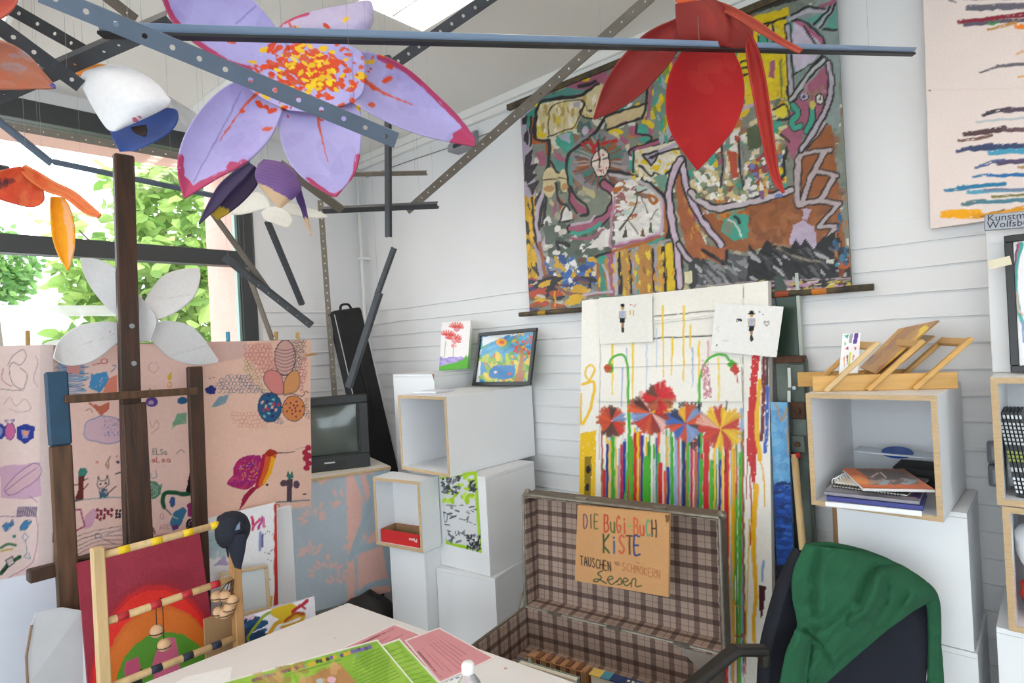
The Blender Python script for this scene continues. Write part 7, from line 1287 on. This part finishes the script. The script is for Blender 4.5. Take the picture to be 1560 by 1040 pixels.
# ================================================================== hanging metal strips
m_st = mat('blue_grey_steel', '#5f6c7e', .35, metal=.35, noise=.15, nscale=20); m_sd = mat('dark_steel', '#4c4f54', .45, metal=.4, noise=.2, nscale=20); m_sb = mat('brown_grey_steel', '#756d63', .5, metal=.35, noise=.2, nscale=20)
m_wire = mat('hanging_wire', '#8d8f92', .5, metal=.3)
def strip(label, p1, p2, w, m, holes=True, roll=0.0, fl=.4, pitch=.045, wires=(.15, .85), hang=True, hr=.17, thing_cat='metal strip'):
    A, B = W(*p1), W(*p2); d = nz(B-A); L = np.linalg.norm(B-A); mid = (A+B)/2
    n = CAM-mid; n = nz(n-d*(n@d)); s = np.cross(d, n); c, sn = math.cos(roll), math.sin(roll); n, s = n*c+s*sn, s*c-n*sn
    t = thing('metal_strip', label, thing_cat, mid, 'hanging metal strips'); V, F = [], []
    N = max(1, int(L/pitch)); pl = L/N; h = w/2; r = w*hr
    for i in range(N):
        c0 = A+d*(pl*i); k = len(V); cen = c0+d*pl/2
        V += [c0-s*h, c0+d*pl-s*h, c0+d*pl+s*h, c0+s*h]
        if holes:
            V += [cen+(d*math.cos(a)+s*math.sin(a))*r for a in [math.radians(-112.5+45*q) for q in range(8)]]
            o = k+4   # octagon: 0,1 bottom; 2,3 right; 4,5 top; 6,7 left
            F += [[k, k+1, o+1, o], [k+1, o+2, o+1], [k+1, k+2, o+3, o+2], [k+2, o+4, o+3], [k+2, k+3, o+5, o+4], [k+3, o+6, o+5], [k+3, k, o+7, o+6], [k, o, o+7]]
        else: F += [[k, k+1, k+2, k+3]]
    obj('web', (np.array(V), F), m, t, solid=.0016)
    if fl:
        for sg_ in (-1, 1): obj('flange', obox(A+s*h*sg_, d*L, -n*w*fl, s*.0016*sg_), m, t)
    if hang:
        for f in wires:
            P = A+d*L*f; q = obj('wire', tube([P, (P[0], P[1], ZC-.002)], .0004, 4), m_wire, t)
    return t
S = strip
LC = S('long blue-grey steel channel crossing the whole top of the picture', (150, 42, 1.12), (1394, 77, 2.08), .021, mat('sky_lit_steel', '#8ea3bf', .3, metal=.3), False, .25, 0, wires=(.02, .6, .9))  # reflected sky is put into the pale blue web colour
A_, B_2 = W(150, 42, 1.12), W(1394, 77, 2.08)
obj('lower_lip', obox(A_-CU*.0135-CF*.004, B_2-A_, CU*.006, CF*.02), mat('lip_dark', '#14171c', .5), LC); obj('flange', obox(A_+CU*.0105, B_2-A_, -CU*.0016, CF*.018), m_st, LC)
S('wide blue-grey perforated strip running across the purple flower centre', (60, -12, 1.02), (604, 214, 1.28), .03, m_st, True, .1, .35)
S('dark perforated strip ending at the white petal, upper left', (-30, 20, 1.35), (123, 131, 1.55), .032, m_sd, True)
S('dark perforated strip above the one ending at the white petal', (14, 12, 1.5), (143, 85, 1.75), .03, m_sd, True)
S('dark ribbed channel slanting up behind the crossing strips, upper left', (-25, 158, 1.6), (262, 34, 1.5), .036, m_sd, True, .5, .6, hr=.1)
S('brown perforated strip cut by the top edge, upper left', (150, -14, 1.9), (207, 30, 2.0), .03, m_sb, True, hr=.1)
S('vertical dark steel bar hanging behind the right purple petal', (589, 84, 2.1), (590, 361, 2.15), .018, m_sd, False, .6, .8, wires=(0,))
S('very long perforated strip slanting from the red flower down to the wall corner', (992, -6, 1.85), (620, 321, 2.7), .03, m_sb, True, .15, .4, hr=.13)
S('black perforated strip slanting behind the long channel, top centre', (752, -8, 1.75), (556, 128, 2.05), .032, m_sd, True, 0, .3)
S('short horizontal dark bar below the right purple petal', (536, 266, 3.0), (650, 264, 2.9), .018, m_sb, False, .4, .6)
S('horizontal dark channel reaching right from the small purple flower', (492, 322, 2.6), (667, 314, 2.5), .022, m_sd, False, .6, .8)
S('grey channel sloping down right of the small purple flower', (425, 250, 2.2), (521, 321, 2.35), .028, m_sb, False, .4, .5)
S('thin dark bar hanging below the white petals', (406, 338, 2.5), (459, 465, 2.7), .02, m_sd, False, .6, .8, wires=(0,))
S('black toothed bar crossing the window frame', (340, 392, 2.3), (474, 497, 2.45), .022, m_sd, True, .5, .8, hr=.1, wires=(.05, .35))
S('grey bar slanting from the yellow petal tip across the window frame', (318, 318, 2.2), (409, 443, 2.4), .016, m_sb, False, .4, .6, wires=(0,))
S('thin grey bar ending behind the hummingbird sheet', (374, 408, 3.15), (417, 525, 3.15), .02, m_sb, False, .4, .6, wires=(0,))
S('short dark bar pointing up in front of the wall corner', (599, 377, 2.75), (573, 449, 2.8), .02, m_sd, False, .6, .8, wires=(0,))
S('dark channel leaning down towards the television', (576, 445, 2.7), (529, 590, 2.75), .026, m_sd, False, .6, .8, wires=(0,))
S('grey bar entering from the left edge in front of the window', (-20, 172, 1.7), (78, 250, 1.8), .016, m_st, False, .5, .7)
S('thin grey bar running right across the window glass', (80, 247, 2.55), (345, 303, 2.85), .019, m_st, False, .5, .6)
S('brown perforated strip along the top of the window', (10, 191, 2.35), (300, 243, 2.6), .026, m_sb, True, .1, .3, hr=.1)
S('tip of a dark bar at the left edge beside the orange flower', (-30, 250, 1.9), (14, 260, 1.95), .016, m_sd, False, .5, .7, wires=(0,))
# perforated upright standing in the corner
u0 = on(488, 305, 'x', -3.7); u1 = on(510, 605, 'x', -3.7); ud = nz(u1-u0); ub = u0+ud*(u0[2]/-ud[2])
up = thing('slotted_upright', 'tall slotted steel upright standing behind the television', 'upright', (ub[0], ub[1], 0))
V, F = [], []; L = np.linalg.norm(ub-u0); N = int(L/.05); s = np.array([.6, .8, 0]); w = .019
for i in range(N):
    c0 = u0+ud*L*i/N; k = len(V); pl = L/N; cen = c0+ud*pl/2; V += [c0-s*w, c0+ud*pl-s*w, c0+ud*pl+s*w, c0+s*w]; V += [cen+(ud*math.cos(a)+s*math.sin(a))*.0055 for a in [math.radians(-112.5+45*q) for q in range(8)]]; o = k+4
    F += [[k, k+1, o+1, o], [k+1, o+2, o+1], [k+1, k+2, o+3, o+2], [k+2, o+4, o+3], [k+2, k+3, o+5, o+4], [k+3, o+6, o+5], [k+3, k, o+7, o+6], [k, o, o+7]]
obj('web', (np.array(V), F), m_sb, up, solid=.0016); obj('flange', obox(u0-s*w, ub-u0, np.array([-.8, .6, 0])*.02, s*.0016), m_sb, up)

# ================================================================== giant paper flowers
def flower(name, label, base): return thing(name, label, 'paper flower', base)
def hangwire(parent, px, d):
    P = W(*px, d); obj('wire', tube([P, (P[0], P[1], ZC-.002)], .0004, 4), m_wire, parent)
PF = flower('giant_flower', 'giant hanging lilac paper flower with a yellow and orange centre', W(478, 200, 1.55))
def lil(p):
    p.shade(.07, .02, 4); cr_ = '#b53e68'
    p.dabs(60, (240, -30, 725, 300), 22, ['#a898d6', '#9a8cc8', '#b0a2da', '#948cc4'], asp=2, a=.25)
    # crimson edges
    for q, w in (([(244, -20), (256, 18), (270, 38), (300, 66), (345, 96), (380, 108)], 11), ([(418, 48), (440, 32), (470, 22)], 5), ([(580, 86), (620, 106), (660, 141), (700, 181), (722, 212)], 12), ([(723, 222), (700, 219), (690, 217)], 9), ([(470, 276), (500, 298), (520, 296), (540, 272), (547, 240)], 10), ([(274, 240), (276, 275), (280, 300), (310, 280), (350, 262), (372, 248)], 10)): p.line(q, w, cr_, dry=.12, fr=.25)
    p.fill([(271, 262), (285, 272), (296, 284), (280, 302)], cr_); p.fill([(690, 205), (712, 186), (724, 222), (690, 218)], cr_); p.fill([(345, 255), (352, 246), (370, 250), (350, 268)], cr_)
    # creases
    for q in ([(366, 140), (345, 185), (318, 235), (296, 278)], [(390, 10), (360, 36)], [(536, 80), (540, 150)]): p.line(q, 2.2, '#8a80b8')
    # rays from the centre
    for q, w in (([(545, 115), (580, 140), (628, 160)], 7), ([(484, 170), (488, 200), (500, 248)], 5), ([(395, 140), (370, 165), (335, 215)], 6), ([(440, 35), (447, 48), (445, 58)], 4), ([(455, 55), (440, 80)], 4)): p.line(q, w, '#cf5a45', w2=1.6)
    R = random.Random(9)
    for _ in range(380):
        a = R.uniform(0, 6.283); r = abs(R.gauss(0, .52)); x = 474+math.cos(a)*r*96; y = 110+math.sin(a)*r*56
        p.ell(x, y, R.uniform(3, 9), R.uniform(2, 4.5), R.choice(['#d8481c', '#cc3f1c', '#d8481c', '#d0583c', '#cf4a20', '#e8b81c']), R.uniform(-.8, .8))
    for _ in range(60):
        a = R.uniform(0, 6.283); r = abs(R.gauss(0, .4)); p.ell(478+math.cos(a)*r*72, 112+math.sin(a)*r*50, R.uniform(3, 7), R.uniform(2, 4.5), R.choice(['#f2cc14', '#e8b818', '#d8421a']), R.uniform(-.8, .8))
    for _ in range(40):
        a = R.uniform(0, 6.283); r = R.uniform(1.0, 1.5); p.ell(478+math.cos(a)*r*66, 112+math.sin(a)*r*50, 3, 1.4, '#c8503a', R.uniform(0, 3))
LB = '#b2aade'
sheet('petal', [(405, 128), (360, 102), (318, 80), (285, 56), (262, 32), (240, -20)], [(440, 75), (425, 50), (405, 22), (375, -8), (320, -30), (240, -24)], 1.50, 1.36, lil, P_card, PF, step=1.7, cup=.03, base=LB)
sheet('petal', [(418, 49), (440, 31), (480, 17), (530, 7), (562, 2), (568, 14)], [(420, 52), (450, 57), (490, 60), (530, 63), (552, 62), (569, 32)], 1.60, 1.64, lil, P_card, PF, step=1.7, cup=-.03, base='#bdb2d2')
sheet('petal', [(536, 76), (580, 84), (620, 104), (660, 139), (700, 179), (724, 212)], [(532, 152), (560, 170), (600, 190), (640, 205), (690, 217), (723, 223)], 1.50, 1.62, lil, P_card, PF, step=1.7, cup=.04, base=LB, dl=-.05)
sheet('petal', [(428, 150), (424, 185), (430, 220), (445, 252), (470, 277), (505, 298)], [(545, 140), (549, 170), (550, 205), (547, 240), (538, 268), (512, 299)], 1.52, 1.40, lil, P_card, PF, step=1.7, cup=.035, base=LB)
sheet('petal', [(372, 118), (335, 138), (300, 175), (277, 218), (271, 260), (280, 301)], [(432, 150), (426, 180), (408, 215), (375, 247), (330, 272), (281, 302)], 1.52, 1.38, lil, P_card, PF, step=1.7, cup=.035, base=LB, fold=.015)
sheet('centre', [(398, 62), (372, 90), (372, 125), (400, 150), (440, 168)], [(500, 58), (548, 78), (556, 112), (545, 150), (480, 172)], 1.494, 1.494, lil, P_card, PF, step=1.7, cup=.012, base=LB)
for px in ((430, 70), (560, 110), (400, 130)): hangwire(PF, px, 1.5)

RF = flower('red_flower', 'hanging red paper flower with drooping petals before the big painting', W(1080, 250, 1.75))
def redp(p): p.shade(.14, .018, 6); p.dabs(50, (900, 0, 1230, 295), 14, ['#b82a24', '#c8352c', '#a8241f', '#d04a3c'], asp=2, a=.18)
sheet('petal', [(1046, 66), (1022, 108), (1014, 155), (1021, 198), (1042, 232), (1062, 258)], [(1118, 78), (1131, 110), (1134, 150), (1121, 190), (1096, 224), (1063, 259)], 1.86, 1.80, redp, P_card, RF, cup=.025, base='#b01219')
sheet('petal', [(1032, 27), (985, 50), (945, 90), (920, 130), (904, 180)], [(1036, 72), (1012, 106), (980, 140), (945, 165), (905, 182)], 1.88, 1.98, redp, P_card, RF, cup=.03, base='#8f2a28')
sheet('petal', [(1136, 70), (1141, 110), (1154, 180), (1169, 250), (1179, 278), (1193, 294)], [(1143, 48), (1160, 90), (1171, 150), (1179, 210), (1185, 256), (1195, 293)], 1.66, 1.58, redp, P_card, RF, cup=.02, base='#a52e28')
sheet('petal', [(1082, 12), (1110, 22), (1150, 46), (1190, 68), (1218, 81)], [(1085, 0), (1110, 8), (1150, 29), (1190, 57), (1223, 75)], 1.74, 1.55, redp, P_card, RF, cup=.01, base='#b04a38')
sheet('petal', [(1029, 6), (1031, 34), (1040, 62), (1075, 72)], [(1086, -2), (1142, 34), (1141, 70), (1112, 80)], 1.72, 1.78, redp, P_card, RF, cup=-.05, base='#8c2620')
sheet('petal', [(1028, -14), (1027, -2), (1036, 10)], [(1062, -16), (1062, 0), (1046, 9)], 1.70, 1.72, None, P_card, RF, base='#e8663a')
hangwire(RF, (1085, 5), 1.73)

OF = flower('orange_flower', 'hanging orange and yellow paper flower in front of the window', W(80, 410, 1.62))
def orf(p):
    p.shade(.12, .03, 2); p.dabs(24, (-10, 250, 68, 312), 8, ['#d8482c', '#e06a3c', '#c84030', '#e88a5a'], asp=2, a=.35); p.dabs(6, (-5, 275, 15, 286), 5, ['#4a3440'], asp=2, a=.7); p.fill([(94, 298), (106, 315), (114, 345), (112, 395), (106, 405), (104, 360), (99, 330)], '#f0b48a', a=.8)
sheet('petal', [(30, 253), (12, 257), (-15, 264)], [(66, 290), (66, 306), (48, 315), (15, 308), (-15, 298)], 1.6, 1.5, orf, P_card, OF, cup=.02, base='#dc5a38')
sheet('petal', [(38, 251), (60, 263), (85, 278), (112, 291), (135, 310), (154, 327)], [(29, 258), (45, 275), (70, 291), (98, 301), (127, 323), (150, 332)], 1.6, 1.55, orf, P_card, OF, cup=.02, base='#e5804c')
sheet('petal', [(77, 300), (77, 330), (80, 360), (89, 388), (103, 411)], [(96, 300), (106, 316), (113, 345), (113, 376), (107, 402), (104, 412)], 1.62, 1.55, orf, P_card, OF, cup=.02, base='#f2a416')
hangwire(OF, (40, 255), 1.6)
TF = flower('russet_flower', 'hanging russet paper petals at the upper left edge', W(20, 135, 1.35))
def rus(p): p.dabs(40, (-20, 55, 90, 140), 9, ['#b8705a', '#a8786a', '#c08a7a', '#9aa0b0', '#c06a4c'], asp=3, rot=(-.4, .6), a=.4); p.ell(82, 131, 6, 4, '#5a5aa0')
sheet('petal', [(-25, 58), (0, 62), (22, 70), (45, 86), (64, 108), (84, 131)], [(-25, 138), (5, 136), (30, 136), (55, 135), (72, 135), (85, 134)], 1.3, 1.4, rus, P_card, TF, cup=.03, base='#b8745c')
sheet('petal', [(-30, 34), (-5, 30), (12, 21), (23, 8), (30, -12)], [(-30, -12), (-12, -12), (4, -12), (16, -12), (28, -13)], 1.25, 1.3, None, P_card, TF, cup=.02, base='#c05a4c')
hangwire(TF, (-5, 62), 1.32)
WF = flower('blue_white_flower', 'hanging white and blue paper flower, upper left', W(200, 228, 1.6))
def wht(p): p.dabs(3, (205, 172, 216, 184), 3, ['#d06a88'], asp=2)
sheet('petal', [(150, 103), (128, 111), (125, 128), (140, 160), (162, 194), (174, 200)], [(165, 99), (199, 104), (232, 122), (252, 142), (254, 162), (176, 199)], 1.58, 1.52, wht, P_card, WF, cup=-.04, base='#e9eaf0')
sheet('petal', [(168, 202), (172, 212), (182, 230)], [(255, 164), (269, 168), (270, 184), (258, 201), (236, 215), (205, 229)], 1.62, 1.56, lambda p: p.shade(.1, .04), P_card, WF, cup=.03, base='#34529a')
sheet('petal', [(199, 194), (206, 203), (218, 208)], [(222, 190), (224, 198), (222, 207)], 1.57, 1.57, None, P_card, WF, base='#3a2a26')
sheet('petal', [(243, 136), (256, 152), (270, 175), (284, 194)], [(247, 138), (272, 155), (298, 173), (286, 194)], 1.66, 1.72, None, P_card, WF, cup=.01, base='#e4e2de')
sheet('petal', [(60, 99), (95, 95), (130, 96), (172, 100)], [(62, 101), (80, 109), (105, 114), (132, 116)], 1.75, 1.72, None, P_card, WF, cup=.02, base='#c88038')
hangwire(WF, (165, 102), 1.58)
VF_ = flower('violet_flower', 'small hanging dark violet paper flower with a yellow tip', W(400, 340, 1.9))
def vio(p):
    p.shade(.15, .05, 7); p.fill([(316, 312), (332, 312), (349, 320), (352, 325), (331, 337), (300, 345)], '#a08418')
def vio2(p):
    p.shade(.1, .06, 8)
    for k in range(12): p.line([(388+k*1, 246+k*5), (430+k*3, 258+k*5.5), (462, 275+k*5)], 1, '#5f3f80', a=.6)
    p.fill([(392, 277), (408, 284), (425, 294), (446, 306), (424, 320), (400, 300)], '#d9b894')
sheet('petal', [(379, 247), (354, 263), (334, 281), (320, 304), (302, 341)], [(388, 253), (372, 272), (352, 292), (335, 312), (304, 341)], 1.88, 1.80, lambda p: p.shade(.15, .05, 7), P_card, VF_, cup=.01, base='#473c62')
sheet('petal', [(388, 253), (372, 272), (352, 292), (335, 312), (322, 326)], [(393, 258), (392, 280), (373, 304), (350, 323), (331, 335)], 1.88, 1.82, vio, P_card, VF_, cup=.01, base='#2a1a40')
sheet('petal', [(394, 250), (389, 265), (393, 278), (406, 296), (424, 316)], [(402, 243), (430, 248), (447, 260), (457, 278), (456, 293), (428, 316)], 1.86, 1.80, vio2, P_card, VF_, cup=-.03, base='#7a5a98')
sheet('petal', [(454, 268), (451, 300), (458, 318), (464, 336), (473, 359)], [(455, 270), (459, 288), (465, 310), (469, 330), (474, 358)], 1.9, 1.86, lambda p: p.fill([(455, 334), (475, 332), (480, 365), (460, 365)], '#d9b088'), P_card, VF_, base='#5a3f7c')
hangwire(VF_, (398, 246), 1.88)
WL = flower('pale_flower', 'small hanging white paper flower behind the violet one', W(420, 346, 2.25))
for L_, R_, a_, b_ in (([(412, 311), (400, 296), (386, 293), (366, 309), (346, 322)], [(412, 316), (396, 320), (376, 325), (360, 327), (346, 325)], 2.2, 2.3), ([(398, 324), (403, 334), (418, 340), (436, 346)], [(408, 315), (430, 316), (445, 332), (440, 346)], 2.18, 2.08), ([(424, 314), (440, 310), (466, 316), (486, 322), (499, 329)], [(426, 319), (440, 325), (460, 330), (480, 332), (499, 331)], 2.2, 2.28)):
    sheet('petal', L_, R_, a_, b_, None, paintmat('white_thin_card', .6, .1, 70, trl=.4), WL, cup=.01, base='#f8f6f0')
hangwire(WL, (412, 312), 2.2)
# white cut-out flower fixed to the easel post
EF = flower('cutout_flower', 'white cardboard cut-out flower fixed to the easel in front of the window', on(208, 500, 'x', EX-.03))
def dd(px): return (-.05+EX)/ray(px, 480)[0]
def cut(p): p.shade(.05, .03, 3); [p.line(q, 1, '#c4c0c2') for q in ([(236, 455), (275, 452), (300, 447)], [(262, 541), (290, 533), (322, 524)], [(120, 525), (150, 518), (176, 508)])]; p.ell(167, 506, 1.6, 1.2, '#c03a3a')
for L_, R_ in (([(205, 500), (165, 470), (140, 440), (127, 415), (122, 394)], [(212, 490), (200, 450), (184, 415), (152, 396), (123, 393)]), ([(216, 466), (231, 440), (249, 420), (272, 411), (303, 408)], [(238, 487), (257, 481), (278, 469), (297, 450), (305, 425), (304, 409)]), ([(198, 500), (176, 491), (150, 490), (115, 498), (90, 519), (82, 542)], [(200, 510), (178, 523), (152, 544), (127, 555), (100, 556), (82, 546)]), ([(222, 500), (242, 490), (262, 489), (288, 495), (307, 511), (332, 547)], [(224, 512), (232, 520), (254, 541), (277, 552), (303, 556), (332, 552)])):
    dm = dd(np.mean([q[0] for q in L_[1:]])); d0 = dd(210); sheet('petal', L_, R_, d0, dd(L_[-1][0]), cut, P_card, EF, cup=.004, base='#dcdadc', solid=.005)
sheet('centre', [(204, 440), (203, 480), (205, 521)], [(212, 450), (238, 484), (230, 519)], dd(210)-.012, dd(215)-.012, cut, P_card, EF, base='#d8d6d8', solid=.005)
